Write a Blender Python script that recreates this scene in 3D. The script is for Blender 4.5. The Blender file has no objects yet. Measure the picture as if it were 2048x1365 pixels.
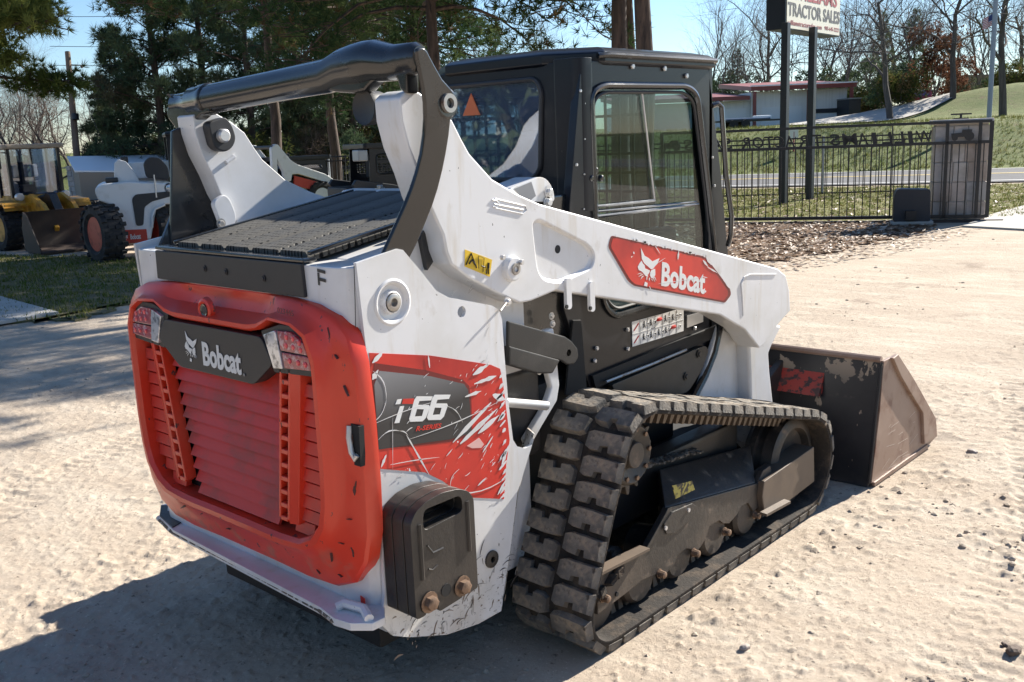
import bpy, bmesh, math, random
import numpy as np
from mathutils import Vector, Matrix

rnd = random.Random(11)
sc = bpy.context.scene
COL = sc.collection
rad = math.radians

# ---------------------------------------------------------------- camera
cam = bpy.data.objects.new('camera', bpy.data.cameras.new('camera'))
COL.objects.link(cam)
_r = Matrix(((0.67185,0.17693,-0.71924),(-0.73961,0.10781,-0.66435),(-0.04000,0.97830,0.20329)))
cam.matrix_world = Matrix.Translation(Vector((-2.418,-2.642,1.692))) @ _r.to_4x4()
cam.data.sensor_width = 36
cam.data.lens = 34.243
cam.data.clip_start = 0.05
cam.data.clip_end = 2000
sc.camera = cam

# ---------------------------------------------------------------- daylight
SUN_EL, SUN_AZ = 31.0, -7.0            # azimuth measured from +X towards +Y
w = bpy.data.worlds.new('World'); sc.world = w; w.use_nodes = True
nt = w.node_tree
sky = nt.nodes.new('ShaderNodeTexSky'); sky.sky_type = 'NISHITA'; sky.sun_disc = False
sky.sun_elevation = rad(SUN_EL); sky.sun_rotation = rad(90 - SUN_AZ)
sky.air_density = 1.0; sky.dust_density = 0.1; sky.ozone_density = 5.0
bg = nt.nodes['Background']; bg.inputs['Strength'].default_value = 0.066
nt.links.new(sky.outputs[0], bg.inputs['Color'])
sl = bpy.data.lights.new('sun', 'SUN'); sl.energy = 5.0; sl.angle = rad(0.53); sl.color = (1.0, 0.94, 0.84)
so = bpy.data.objects.new('sun', sl); COL.objects.link(so)
sd = Vector((math.cos(rad(SUN_EL)) * math.cos(rad(SUN_AZ)), math.cos(rad(SUN_EL)) * math.sin(rad(SUN_AZ)), math.sin(rad(SUN_EL))))
so.rotation_euler = sd.to_track_quat('Z', 'Y').to_euler()
so.location = sd * 60
sc.view_settings.view_transform = 'Standard'
sc.view_settings.look = 'None'
sc.view_settings.gamma = 1
sc.view_settings.use_curve_mapping = False
sc.view_settings.exposure = 1.38

# ---------------------------------------------------------------- materials
def M(name, col, rough=.5, metal=0, spec=.5, coat=0, layers=(), bump=0, bscale=80, bdetail=4, stretch=None, var=0, vscale=3):
    """layers: (colour, scale, lo, hi, rough or None, zrange or None, stretch or None)"""
    m = bpy.data.materials.new(name); m.use_nodes = True
    t = m.node_tree; N = t.nodes; L = t.links
    b = N['Principled BSDF']
    b.inputs['Roughness'].default_value = rough
    b.inputs['Metallic'].default_value = metal
    b.inputs['Specular IOR Level'].default_value = spec
    b.inputs['Coat Weight'].default_value = coat
    b.inputs['Coat Roughness'].default_value = .08
    tc = N.new('ShaderNodeTexCoord')
    cur = None; rcur = None
    rgb = N.new('ShaderNodeRGB'); rgb.outputs[0].default_value = (*col, 1); cur = rgb.outputs[0]
    def noise(scale, st=None, det=5, rg=.6):
        n = N.new('ShaderNodeTexNoise'); n.inputs['Scale'].default_value = scale; n.inputs['Detail'].default_value = det; n.inputs['Roughness'].default_value = rg
        if st:
            mp = N.new('ShaderNodeMapping'); mp.inputs['Scale'].default_value = st[:3]
            if len(st) > 3: mp.inputs['Rotation'].default_value = st[3:6]
            L.new(tc.outputs['Object'], mp.inputs[0]); L.new(mp.outputs[0], n.inputs['Vector'])
        else: L.new(tc.outputs['Object'], n.inputs['Vector'])
        return n.outputs['Fac']
    def ramp(src, lo, hi):
        r = N.new('ShaderNodeMapRange'); r.inputs['From Min'].default_value = lo; r.inputs['From Max'].default_value = hi
        L.new(src, r.inputs['Value']); return r.outputs[0]
    def mix(fac, a, c):
        x = N.new('ShaderNodeMix'); x.data_type = 'RGBA'
        L.new(fac, x.inputs['Factor']); L.new(a, x.inputs['A'])
        if isinstance(c, tuple): x.inputs['B'].default_value = (*c, 1)
        else: L.new(c, x.inputs['B'])
        return x.outputs['Result']
    if var:
        f = ramp(noise(vscale), .3, .7)
        cur = mix(f, cur, tuple(max(0, c * (1 + var)) for c in col))
    for (c2, s, lo, hi, r2, zr, st) in layers:
        f = ramp(noise(s, st), lo, hi)
        if zr:
            sp = N.new('ShaderNodeSeparateXYZ'); L.new(tc.outputs['Object'], sp.inputs[0])
            z = ramp(sp.outputs[zr[2] if len(zr) > 2 else 'Z'], zr[1], zr[0])
            mu = N.new('ShaderNodeMath'); mu.operation = 'MULTIPLY'; L.new(f, mu.inputs[0]); L.new(z, mu.inputs[1]); f = mu.outputs[0]
        cur = mix(f, cur, c2)
        if r2 is not None:
            x = N.new('ShaderNodeMix'); x.data_type = 'FLOAT'; L.new(f, x.inputs['Factor'])
            if rcur is None: x.inputs['A'].default_value = rough
            else: L.new(rcur, x.inputs['A'])
            x.inputs['B'].default_value = r2; rcur = x.outputs['Result']
    L.new(cur, b.inputs['Base Color'])
    if rcur is not None: L.new(rcur, b.inputs['Roughness'])
    if bump:
        bp = N.new('ShaderNodeBump'); bp.inputs['Strength'].default_value = bump; bp.inputs['Distance'].default_value = .01
        L.new(noise(bscale, stretch, bdetail), bp.inputs['Height']); L.new(bp.outputs[0], b.inputs['Normal'])
    return m

def glass(name, tint, rough=.02, refl=.25, sky_film=0):
    m = bpy.data.materials.new(name); m.use_nodes = True
    t = m.node_tree; N = t.nodes; L = t.links
    N.remove(N['Principled BSDF'])
    tr = N.new('ShaderNodeBsdfTransparent'); tr.inputs[0].default_value = (*tint, 1)
    gl = N.new('ShaderNodeBsdfGlossy'); gl.inputs['Roughness'].default_value = rough
    lw = N.new('ShaderNodeLayerWeight'); lw.inputs[0].default_value = .5
    fr = N.new('ShaderNodeMath'); fr.operation = 'POWER'; fr.inputs[1].default_value = 4.0; L.new(lw.outputs['Facing'], fr.inputs[0])
    ad = N.new('ShaderNodeMath'); ad.operation = 'MULTIPLY_ADD'; ad.inputs[1].default_value = .9; ad.inputs[2].default_value = refl * .15
    mx = N.new('ShaderNodeMixShader')
    L.new(fr.outputs[0], ad.inputs[0]); L.new(ad.outputs[0], mx.inputs[0]); L.new(tr.outputs[0], mx.inputs[1]); L.new(gl.outputs[0], mx.inputs[2])
    out_ = mx.outputs[0]
    if sky_film:
        df = N.new('ShaderNodeBsdfDiffuse'); df.inputs[0].default_value = (.26, .34, .46, 1); m2 = N.new('ShaderNodeMixShader'); m2.inputs[0].default_value = sky_film  # bluish diffuse film painted in place of reflected sky
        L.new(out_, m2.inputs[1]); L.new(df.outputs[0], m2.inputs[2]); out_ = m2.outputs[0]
    L.new(out_, N['Material Output'].inputs[0])
    return m

def leafmat(name, col, col2, scale=1.2, trans=.3):
    m = bpy.data.materials.new(name); m.use_nodes = True
    t = m.node_tree; N = t.nodes; L = t.links
    N.remove(N['Principled BSDF'])
    tc = N.new('ShaderNodeTexCoord'); n = N.new('ShaderNodeTexNoise'); n.inputs['Scale'].default_value = scale; n.inputs['Detail'].default_value = 3
    L.new(tc.outputs['Object'], n.inputs['Vector'])
    r = N.new('ShaderNodeMapRange'); r.inputs['From Min'].default_value = .38; r.inputs['From Max'].default_value = .62; L.new(n.outputs['Fac'], r.inputs['Value'])
    x = N.new('ShaderNodeMix'); x.data_type = 'RGBA'; L.new(r.outputs[0], x.inputs['Factor'])
    x.inputs['A'].default_value = (*col, 1); x.inputs['B'].default_value = (*col2, 1)
    d = N.new('ShaderNodeBsdfDiffuse'); tl = N.new('ShaderNodeBsdfTranslucent'); mx = N.new('ShaderNodeMixShader'); mx.inputs[0].default_value = trans
    L.new(x.outputs['Result'], d.inputs[0]); L.new(x.outputs['Result'], tl.inputs[0]); L.new(d.outputs[0], mx.inputs[1]); L.new(tl.outputs[0], mx.inputs[2])
    L.new(mx.outputs[0], N['Material Output'].inputs[0])
    return m

CHIP = (.05, .045, .04); DUST = (.34, .27, .2); RUST = (.16, .085, .045)
m_white = M('white_paint', (.72, .72, .725), .32, coat=.3, layers=[((.58, .565, .53), 2.6, .44, .74, .5, None, None), ((.60, .56, .50), 16, .56, .74, .55, None, (1, 1, .14)), ((.50, .46, .40), 7, .62, .78, .6, None, (1, 1, .6)), (CHIP, 60, .715, .73, .6, None, None), ((.44, .36, .27), 6, .45, .75, .7, (.16, .34), None), (CHIP, 46, .60, .63, .6, (.13, .40), (1, 1, 2.6, 0, .5, 0)), (CHIP, 30, .61, .635, .6, (.13, .36), (2.2, 1, .6, 0, .3, 0))])
m_whitefar = M('white_paint_old', (.74, .74, .73), .4, layers=[((.5, .48, .44), 3, .55, .8, None, None, None)])
m_red = M('red_tailgate_paint', (.74, .050, .020), .36, coat=.15, layers=[((.78, .10, .055), 2.5, .5, .75, .5, None, None), ((.10, .05, .045), 30, .665, .68, .6, None, (1, 1, .6)), ((.12, .05, .04), 12, .70, .712, .6, None, (1, 1.6, .5)), ((.45, .17, .12), 14, .52, .68, .7, (.42, .62), None)])
m_redin = M('red_louver_paint', (.68, .042, .024), .42, layers=[((.36, .09, .07), 5, .5, .75, .65, None, None)])
m_black = M('black_gloss_paint', (.009, .010, .012), .22, coat=.6, layers=[((.030, .029, .028), 3, .50, .78, .4, None, None), ((.16, .14, .12), 42, .72, .75, .7, None, None)], bump=.04, bscale=260)
m_cab = M('black_cab_steel', (.006, .007, .011), .34, spec=.35, coat=.12, layers=[((.014, .014, .016), 2, .50, .8, .45, None, None), ((.2, .18, .16), 60, .745, .76, .7, None, None)], bump=.05, bscale=300)
m_dark = M('charcoal_plastic', (.028, .028, .030), .48, layers=[((.05, .048, .046), 4, .5, .8, .6, None, None)], bump=.05, bscale=400)
m_panel = M('black_side_panel', (.024, .023, .022), .42, layers=[((.085, .075, .065), 3.2, .48, .75, .6, None, None)], bump=.06, bscale=200)
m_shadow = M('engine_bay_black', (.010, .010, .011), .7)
m_iron = M('cast_iron_black', (.030, .027, .025), .38, layers=[((.06, .048, .038), 5, .45, .7, .55, None, None)], bump=.12, bscale=70)
m_frame = M('track_frame_black', (.035, .031, .028), .45, layers=[((.14, .105, .075), 4, .46, .72, .8, None, None), ((.24, .18, .13), 16, .6, .8, .9, None, None)], bump=.15, bscale=60)
m_frametan = M('track_frame_dusty', (.13, .095, .068), .5, layers=[((.08, .06, .045), 5, .45, .7, None, None, None)])
m_rubber = M('dusty_rubber', (.100, .094, .086), .85, spec=.25, layers=[((.225, .20, .17), 5, .44, .66, None, None, None), ((.33, .265, .195), 30, .52, .75, None, None, None), ((.07, .058, .048), 18, .6, .7, None, None, None)], bump=.5, bscale=90)
m_rubberdark = M('packed_mud_rubber', (.038, .033, .029), .9, spec=.2, layers=[((.12, .09, .065), 14, .48, .75, None, None, None)], bump=.4, bscale=80)
m_steel = M('bare_steel', (.42, .40, .37), .35, .6, layers=[(RUST, 30, .55, .75, .8, None, None)])
m_boltrust = M('rusty_bolt', (.24, .16, .11), .5, .5, layers=[((.10, .065, .045), 40, .5, .7, .8, None, None)])
m_bright = M('zinc_plate', (.62, .61, .60), .3, .45)
m_bucketside = M('worn_bucket_steel', (.26, .175, .135), .42, .15, layers=[((.34, .25, .20), 3, .45, .7, .5, None, None), ((.20, .11, .075), 9, .52, .74, .7, None, None), (DUST, 6, .55, .8, .9, (0, .16), None)])
m_bucketback = M('chipped_bucket_paint', (.013, .013, .016), .45, layers=[((.03, .028, .03), 3, .4, .7, None, None, None), ((.40, .32, .24), 6, .53, .545, .8, (.62, .40), None), ((.34, .27, .20), 14, .62, .635, .8, None, (1, 1, .4)), ((.09, .065, .05), 5, .5, .8, .8, (0, .16), None)])
m_decalred = M('red_decal', (.62, .035, .022), .34, layers=[((.36, .015, .014), 1.6, .46, .62, None, None, None), ((.80, .79, .77), 38, .705, .72, None, None, (1, 1, 1))])
m_decaldark = M('dark_red_decal', (.16, .012, .012), .34)
m_decalgrey = M('grey_decal', (.035, .034, .035), .36, layers=[((.20, .20, .21), 60, .74, .76, None, None, None), ((.21, .212, .22), 1.2, -1, 0, None, (1.07, .93), None)])
m_decalwhite = M('white_decal', (.76, .76, .75), .4)
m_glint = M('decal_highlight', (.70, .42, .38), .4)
m_letter = M('white_vinyl', (.72, .72, .70), .45)
m_yellow = M('yellow_decal', (.72, .47, .02), .45, layers=[((.7, .68, .62), 40, .68, .70, None, None, None)])
m_redlens = M('red_lens', (.34, .05, .065), .14, coat=.7, layers=[((.52, .30, .33), 52, .52, .62, None, None, None)])
m_led = M('red_led', (.75, .06, .08), .2, coat=.5)
m_bucketred = M('scuffed_red_strip', (.34, .035, .025), .5, layers=[((.05, .03, .03), 24, .52, .58, .7, None, (1, 1, 1.4)), ((.14, .06, .045), 5, .5, .7, .7, None, None)])
m_clearlens = M('clear_lens', (.70, .71, .73), .12, .55, layers=[((.25, .25, .26), 34, .5, .62, None, None, None)])
m_glass = glass('tinted_glass', (.68, .76, .76))
m_glassdark = glass('dark_glass', (.50, .62, .80), refl=1.0)
m_glassrear = glass('sky_tinted_rear_glass', (.46, .60, .80), refl=1.2, sky_film=.16)  # blue tint and film put the sky's reflection into the pane's colour
m_seat = M('seat_vinyl', (.018, .018, .02), .6)
m_orange = M('orange_reflector', (.7, .16, .05), .5)
m_paint_yellow = M('yellow_loader_paint', (.55, .27, .02), .45, layers=[((.22, .11, .03), 4, .48, .7, .7, None, None)])
m_tyre = M('tyre_rubber', (.022, .021, .022), .8, layers=[((.07, .06, .052), 9, .5, .75, None, None, None)], bump=.3, bscale=40)
m_rimred = M('red_rim', (.46, .035, .018), .45, layers=[((.12, .05, .04), 7, .5, .75, .8, None, None)])
m_redplate = M('red_plate', (.55, .05, .025), .45)
m_bucketdark = M('dark_rusty_bucket', (.035, .024, .019), .6, layers=[((.065, .042, .03), 3, .45, .75, .7, None, None)])

# ---------------------------------------------------------------- mesh helpers
class MB:
    def __init__(s): s.v = []; s.f = []; s.mi = []
    def add(s, vs, fs, mi=0):
        o = len(s.v); s.v += [tuple(v) for v in vs]; s.f += [tuple(i + o for i in f) for f in fs]; s.mi += [mi] * len(fs); return s
    def box(s, c, d, rot=None, mi=0):
        P = []
        for z in (-1, 1):
            for x, y in ((-1, -1), (1, -1), (1, 1), (-1, 1)):
                q = Vector((x * d[0] / 2, y * d[1] / 2, z * d[2] / 2))
                if rot is not None: q = rot @ q
                P.append(q + Vector(c))
        return s.add(P, [(3, 2, 1, 0), (4, 5, 6, 7), (0, 1, 5, 4), (1, 2, 6, 5), (2, 3, 7, 6), (3, 0, 4, 7)], mi)
    def bb(s, a, b, mi=0):
        return s.box([(a[i] + b[i]) / 2 for i in range(3)], [abs(b[i] - a[i]) for i in range(3)], None, mi)
    def prism(s, poly, plane, a, b, mi=0):
        n = len(poly)
        def P(p, t):
            if plane == 'xz': return (p[0], t, p[1])
            if plane == 'yz': return (t, p[0], p[1])
            return (p[0], p[1], t)
        vs = [P(p, a) for p in poly] + [P(p, b) for p in poly]
        fs = [tuple(range(n))[::-1], tuple(range(n, 2 * n))] + [(i, (i + 1) % n, n + (i + 1) % n, n + i) for i in range(n)]
        return s.add(vs, fs, mi)
    def loops(s, L, close=False, caps=False, mi=0):
        """skin a list of equal-length closed vertex loops"""
        n = len(L[0]); vs = [v for l in L for v in l]; fs = []
        m = len(L)
        for k in range(m if close else m - 1):
            for i in range(n):
                a, b = k * n, ((k + 1) % m) * n
                fs.append((a + i, a + (i + 1) % n, b + (i + 1) % n, b + i))
        if caps and not close: fs += [tuple(range(n))[::-1], tuple(range((m - 1) * n, m * n))]
        return s.add(vs, fs, mi)
    def tube(s, pts, r, n=8, caps=True, mi=0, flat=1):
        pts = [Vector(p) for p in pts]; m = len(pts)
        rs = r if isinstance(r, (list, tuple)) else [r] * m
        L = []; up = None
        for i, p in enumerate(pts):
            d = (pts[min(i + 1, m - 1)] - pts[max(i - 1, 0)])
            d = d.normalized() if d.length > 1e-9 else Vector((0, 0, 1))
            if up is None:
                up = Vector((0, 0, 1)) if abs(d.z) < .9 else Vector((1, 0, 0))
            a = d.cross(up)
            if a.length < 1e-6: a = d.orthogonal()
            a.normalize(); b = a.cross(d); up = b
            L.append([p + (a * math.cos(2 * math.pi * k / n) + b * math.sin(2 * math.pi * k / n) * flat) * rs[i] for k in range(n)])
        return s.loops(L, caps=caps, mi=mi)
    def cyl(s, p0, p1, r, n=16, r1=None, mi=0):
        return s.tube([p0, p1], [r, r if r1 is None else r1], n, mi=mi)
    def lathe(s, prof, c, axis='y', n=20, mi=0):
        """prof: (offset along axis, radius)"""
        L = []
        for o, r in prof:
            l = []
            for k in range(n):
                a = 2 * math.pi * k / n; u, v = r * math.cos(a), r * math.sin(a)
                l.append((c[0] + u, c[1] + o, c[2] + v) if axis == 'y' else (c[0] + o, c[1] + u, c[2] + v) if axis == 'x' else (c[0] + u, c[1] + v, c[2] + o))
            L.append(l)
        return s.loops(L, caps=True, mi=mi)
    def xf(s, mat):
        s.v = [tuple(mat @ Vector(v)) for v in s.v]; return s
    def mirror_y(s):
        s.v = [(v[0], -v[1], v[2]) for v in s.v]; s.f = [f[::-1] for f in s.f]; return s
    def mesh(s, name, mats, bevel=0, seg=2, smooth=True, ang=38, fix=True):
        me = bpy.data.meshes.new(name)
        me.from_pydata(s.v, [], s.f)
        mats = mats if isinstance(mats, (list, tuple)) else [mats]
        for m in mats: me.materials.append(m)
        if len(mats) > 1: me.polygons.foreach_set('material_index', s.mi)
        if fix or bevel:
            bm = bmesh.new(); bm.from_mesh(me)
            if fix: bmesh.ops.recalc_face_normals(bm, faces=bm.faces)
            if bevel:
                bmesh.ops.dissolve_degenerate(bm, dist=1e-5, edges=bm.edges)
                bmesh.ops.dissolve_limit(bm, angle_limit=rad(.6), use_dissolve_boundaries=False, verts=bm.verts, edges=bm.edges)
                es = [e for e in bm.edges if len(e.link_faces) == 2 and min(f.calc_area() for f in e.link_faces) > 1e-8 and abs(e.link_faces[0].normal.dot(e.link_faces[1].normal)) < .9999 and e.calc_face_angle(0) > rad(28)]
                bmesh.ops.bevel(bm, geom=es, offset=bevel, segments=seg, affect='EDGES', clamp_overlap=True, profile=.5)
            bm.to_mesh(me); bm.free()
        if smooth:
            me.polygons.foreach_set('use_smooth', [True] * len(me.polygons))
            me.set_sharp_from_angle(angle=rad(ang))
        me.update()
        return me
    def out(s, name, mats, parent=None, **k):
        o = link(name, s.mesh(name, mats, **k), parent)
        if k.get('bevel'):
            wn = o.modifiers.new('weighted_normal', 'WEIGHTED_NORMAL'); wn.keep_sharp = True; wn.weight = 60
        return o

def link(name, me, parent=None, loc=None):
    o = bpy.data.objects.new(name, me); COL.objects.link(o)
    if parent is not None: o.parent = parent
    if loc is not None: o.location = loc
    return o
def tag(o, label=None, cat=None, group=None, kind=None):
    if label: o['label'] = label
    if cat: o['category'] = cat
    if group: o['group'] = group
    if kind: o['kind'] = kind
    return o
def thing(name, label, cat, loc=(0, 0, 0), rz=0, group=None):
    o = bpy.data.objects.new(name, None); COL.objects.link(o); o.empty_display_size = .2
    o.location = loc; o.rotation_euler = (0, 0, rz)
    return tag(o, label, cat, group)
def struct(name, me):
    return tag(link(name, me), kind='structure')
def copy_tree(o, parent=None):
    c = o.copy(); COL.objects.link(c)
    if parent is not None: c.parent = parent
    for ch in list(o.children): copy_tree(ch, c)
    return c

_txt = {}
def text_mb(body, o, ux, uy, thick=.001, bold=0., shear=0., mi=0, space=1.0):
    """lettering: the text's bounding box is fitted from origin o along ux (width) and uy (height)"""
    key = (body, bold, shear, space)
    if key not in _txt:
        cu = bpy.data.curves.new('t', 'FONT'); cu.body = body; cu.size = 1; cu.offset = bold; cu.shear = shear; cu.resolution_u = 3; cu.space_character = space
        ob = bpy.data.objects.new('t', cu); COL.objects.link(ob)
        bpy.context.view_layer.update()
        me = bpy.data.meshes.new_from_object(ob.evaluated_get(bpy.context.evaluated_depsgraph_get()))
        vs = [tuple(v.co) for v in me.vertices]; fs = [tuple(p.vertices) for p in me.polygons]
        bpy.data.objects.remove(ob); bpy.data.curves.remove(cu); bpy.data.meshes.remove(me)
        x0 = min(v[0] for v in vs); x1 = max(v[0] for v in vs); y0 = min(v[1] for v in vs); y1 = max(v[1] for v in vs)
        _txt[key] = ([((v[0] - x0) / (x1 - x0), (v[1] - y0) / (y1 - y0)) for v in vs], fs)
    vs, fs = _txt[key]
    o, ux, uy = Vector(o), Vector(ux), Vector(uy); n = ux.cross(uy).normalized() * thick
    mb = MB(); k = len(vs)
    P = [o + ux * a + uy * b + n for a, b in vs]; Q = [o + ux * a + uy * b for a, b in vs]
    mb.add(P + Q, fs, mi)
    # side walls from boundary edges
    cnt = {}
    for f in fs:
        for i in range(len(f)):
            a, b = f[i], f[(i + 1) % len(f)]
            cnt[(a, b)] = 1
    for (a, b) in cnt:
        if (b, a) not in cnt: mb.f.append((b, a, a + k, b + k)); mb.mi.append(mi)
    return mb
def join(*mbs):
    r = MB()
    for m in mbs: r.add(m.v, m.f, 0); r.mi[-len(m.f):] = m.mi
    return r

def ngrid(a, b, n): return [a + (b - a) * i / (n - 1) for i in range(n)]
def vnoise(x, y, seed=0):
    """vectorised value noise in [0,1]"""
    xi = np.floor(x).astype(np.int64); yi = np.floor(y).astype(np.int64); xf = x - xi; yf = y - yi
    xf = xf * xf * (3 - 2 * xf); yf = yf * yf * (3 - 2 * yf)
    def h(a, b):
        n = (a * 374761393 + b * 668265263 + seed * 974634599) & 0x7fffffff
        n = ((n ^ (n >> 13)) * 1274126177) & 0x7fffffff
        return ((n ^ (n >> 16)) & 0xffff) / 65535.0
    return (h(xi, yi) * (1 - xf) + h(xi + 1, yi) * xf) * (1 - yf) + (h(xi, yi + 1) * (1 - xf) + h(xi + 1, yi + 1) * xf) * yf
def fbm(x, y, sc_, oct_=4, seed=0):
    r = 0; a = 1; t = 0
    for k in range(oct_): r = r + a * vnoise(x * sc_ * 2 ** k + 17.3 * k, y * sc_ * 2 ** k - 9.1 * k, seed + k); t += a; a *= .5
    return r / t


# ================================================================ THE SETTING
def soil(name, c1, c2, c3, wet, bump=.6, s=1.0):
    m = bpy.data.materials.new(name); m.use_nodes = True
    t = m.node_tree; N = t.nodes; L = t.links; b = N['Principled BSDF']
    b.inputs['Roughness'].default_value = .95; b.inputs['Specular IOR Level'].default_value = .15
    tc = N.new('ShaderNodeTexCoord')
    def no(sc_, det=6, rg=.65, st=None):
        n = N.new('ShaderNodeTexNoise'); n.inputs['Scale'].default_value = sc_ * s; n.inputs['Detail'].default_value = det; n.inputs['Roughness'].default_value = rg
        if st:
            mp = N.new('ShaderNodeMapping'); mp.inputs['Scale'].default_value = st; mp.inputs['Rotation'].default_value = (0, 0, .35); L.new(tc.outputs['Object'], mp.inputs[0]); L.new(mp.outputs[0], n.inputs['Vector'])
        else: L.new(tc.outputs['Object'], n.inputs['Vector'])
        return n.outputs['Fac']
    def rg_(f, lo, hi):
        r = N.new('ShaderNodeMapRange'); r.inputs['From Min'].default_value = lo; r.inputs['From Max'].default_value = hi; L.new(f, r.inputs['Value']); return r.outputs[0]
    def mx(f, a, c):
        x = N.new('ShaderNodeMix'); x.data_type = 'RGBA'; L.new(f, x.inputs['Factor'])
        for k, q in (('A', a), ('B', c)):
            if isinstance(q, tuple): x.inputs[k].default_value = (*q, 1)
            else: L.new(q, x.inputs[k])
        return x.outputs['Result']
    c = mx(rg_(no(.55), .35, .68), c1, c2)
    c = mx(rg_(no(3.5, 8, .7, (1, .35, 1)), .46, .72), c, c3)
    c = mx(rg_(no(1.3, 5, .6), .60, .74), c, wet)
    c = mx(rg_(no(38, 4, .7), .60, .72), c, tuple(v * .45 for v in wet))
    c = mx(rg_(no(70, 3, .7), .62, .70), c, tuple(min(1, v * 1.35) for v in c1))
    L.new(c, b.inputs['Base Color'])
    bp = N.new('ShaderNodeBump'); bp.inputs['Strength'].default_value = bump; bp.inputs['Distance'].default_value = .03
    ad = N.new('ShaderNodeMath'); ad.operation = 'ADD'; L.new(no(22, 9, .75), ad.inputs[0]); L.new(no(5, 4, .6, (1, .4, 1)), ad.inputs[1])
    L.new(ad.outputs[0], bp.inputs['Height']); L.new(bp.outputs[0], b.inputs['Normal'])
    return m
m_dirt = soil('sandy_soil', (.455, .378, .298), (.385, .315, .245), (.52, .45, .365), (.25, .195, .15), .5)
m_lawn = soil('winter_grass_soil', (.17, .175, .06), (.23, .205, .09), (.11, .125, .04), (.20, .14, .08), 1.0, 3)
m_bank = soil('bank_grass', (.135, .17, .055), (.175, .18, .075), (.09, .12, .04), (.17, .13, .075), 1.0, 1.4)
m_mulch = soil('leaf_mulch', (.22, .14, .09), (.16, .10, .065), (.30, .21, .14), (.09, .06, .04), 1.0, 2)
m_floor = soil('woodland_floor', (.27, .18, .09), (.20, .13, .07), (.34, .24, .13), (.11, .075, .04), 1.0, 1.5)
m_asphalt = soil('road_asphalt', (.125, .125, .13), (.11, .11, .115), (.145, .145, .15), (.10, .10, .105), .2, 2)
m_concrete = soil('pale_concrete', (.46, .44, .40), (.40, .38, .35), (.50, .48, .44), (.33, .30, .27), .15, 2)
m_linew = M('white_road_line', (.75, .75, .73), .7)
m_liney = M('yellow_road_line', (.6, .42, .05), .7)

RD = Vector((-.37, .93)).normalized(); RN = Vector((.93, .37)).normalized(); RP = Vector((25.4, 7.0))
def road(s, t, z=0): return (RP.x + RN.x * s + RD.x * t, RP.y + RN.y * s + RD.y * t, z)
MD = Vector((63.195,14.155,3.419)[:2])
def hill_z(x, y):
    s = (x - RP.x) * RN.x + (y - RP.y) * RN.y
    u = np.clip((s - 8.8) / 9.5, 0, 1); z = 1.72 * u * u * (3 - 2 * u)
    d2 = ((x - MD.x) * RN.x + (y - MD.y) * RN.y) ** 2 / 22 + ((x - MD.x) * RD.x + (y - MD.y) * RD.y) ** 2 / 85
    z = z + 2.1 * np.exp(-d2) * u
    z = z + 1.0 * np.clip((s - 60) / 80, 0, 1)
    return z

def ground_mesh():
    cx, cy = -2.418, -2.642
    yaw = rad(42.73)
    ang = np.concatenate([np.linspace(-36, 36, 560), np.linspace(36, 324, 74)[1:-1]]) * math.pi / 180 + yaw
    rr = np.concatenate([[0.02], .7 * (13 / .7) ** np.linspace(0, 1, 900), 13.2 * (400 / 13.2) ** np.linspace(0, 1, 130)])
    A, RR = np.meshgrid(ang, rr)
    X = cx + RR * np.cos(A); Y = cy + RR * np.sin(A)
    fade = np.clip((16 - RR) / 9, 0, 1)
    h = (fbm(X, Y, .5, 3, 3) - .5) * .03 + (fbm(X + .3 * Y, Y * .6, 5.5, 4, 9) - .5) * .007 + (fbm(X, Y, 34, 4, 14) - .5) * .0085 * np.clip(.35 + 2.2 * (fbm(X, Y, .7, 2, 71) - .42), .3, 1.2) + np.clip(fbm(X * .7, Y, 60, 2, 15) - .62, 0, 1) * .03
    clod = np.clip(fbm(X * .8 + Y * .25, Y, 26, 4, 21) - .50, 0, 1) * np.clip((fbm(X, Y, 1.1, 3, 33) - .46) * 6, 0, 1)
    h = h + clod * .045
    # faint bar prints left by earlier track passes
    for (ox, oy, a, wdt) in ((1.0, -1.75, .10, .36), (.2, -2.3, .32, .36), (-1.6, 1.9, .5, .36)):
        u = (X - ox) * math.cos(a) + (Y - oy) * math.sin(a); v = -(X - ox) * math.sin(a) + (Y - oy) * math.cos(a)
        msk = np.clip((wdt / 2 - np.abs(v)) / .03, 0, 1) * np.clip((fbm(X, Y, .9, 2, 50) - .40) * 6, 0, 1)
        h = h - msk * (.006 + .0055 * (np.sin(u * 2 * math.pi / .085 + np.sign(v) * 1.5) > .1))
    h = h * fade
    # flattened below the tracks and the bucket
    flat = np.zeros_like(h)
    for y0 in (-.68, .68):
        flat = np.maximum(flat, np.clip((.24 - np.abs(Y - y0)) / .06, 0, 1) * np.clip((1.75 - np.abs(X - .65) * 1.6) / .3, 0, 1))
    flat = np.maximum(flat, np.clip((1.0 - np.abs(Y)) / .08, 0, 1) * np.clip((.55 - np.abs(X - 2.4)) / .1, 0, 1))
    h = h * (1 - flat) - .004 * flat
    n, m = X.shape
    co = np.stack([X, Y, h], -1).reshape(-1, 3)
    i = np.arange(n - 1)[:, None] * m; j = np.arange(m)[None, :]; j2 = (j + 1) % m
    q = np.stack([i + j, i + m + j, i + m + j2, i + j2], -1).reshape(-1, 4)[:, ::-1]
    me = bpy.data.meshes.new('ground')
    me.vertices.add(len(co)); me.vertices.foreach_set('co', co.ravel().astype(np.float32))
    me.loops.add(q.size); me.loops.foreach_set('vertex_index', q.ravel().astype(np.int32))
    me.polygons.add(len(q)); me.polygons.foreach_set('loop_start', (np.arange(len(q)) * 4).astype(np.int32))
    me.update(calc_edges=True); me.validate()
    me.polygons.foreach_set('use_smooth', [True] * len(q))
    me.materials.append(m_dirt)
    return me
_g = ground_mesh()
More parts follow.
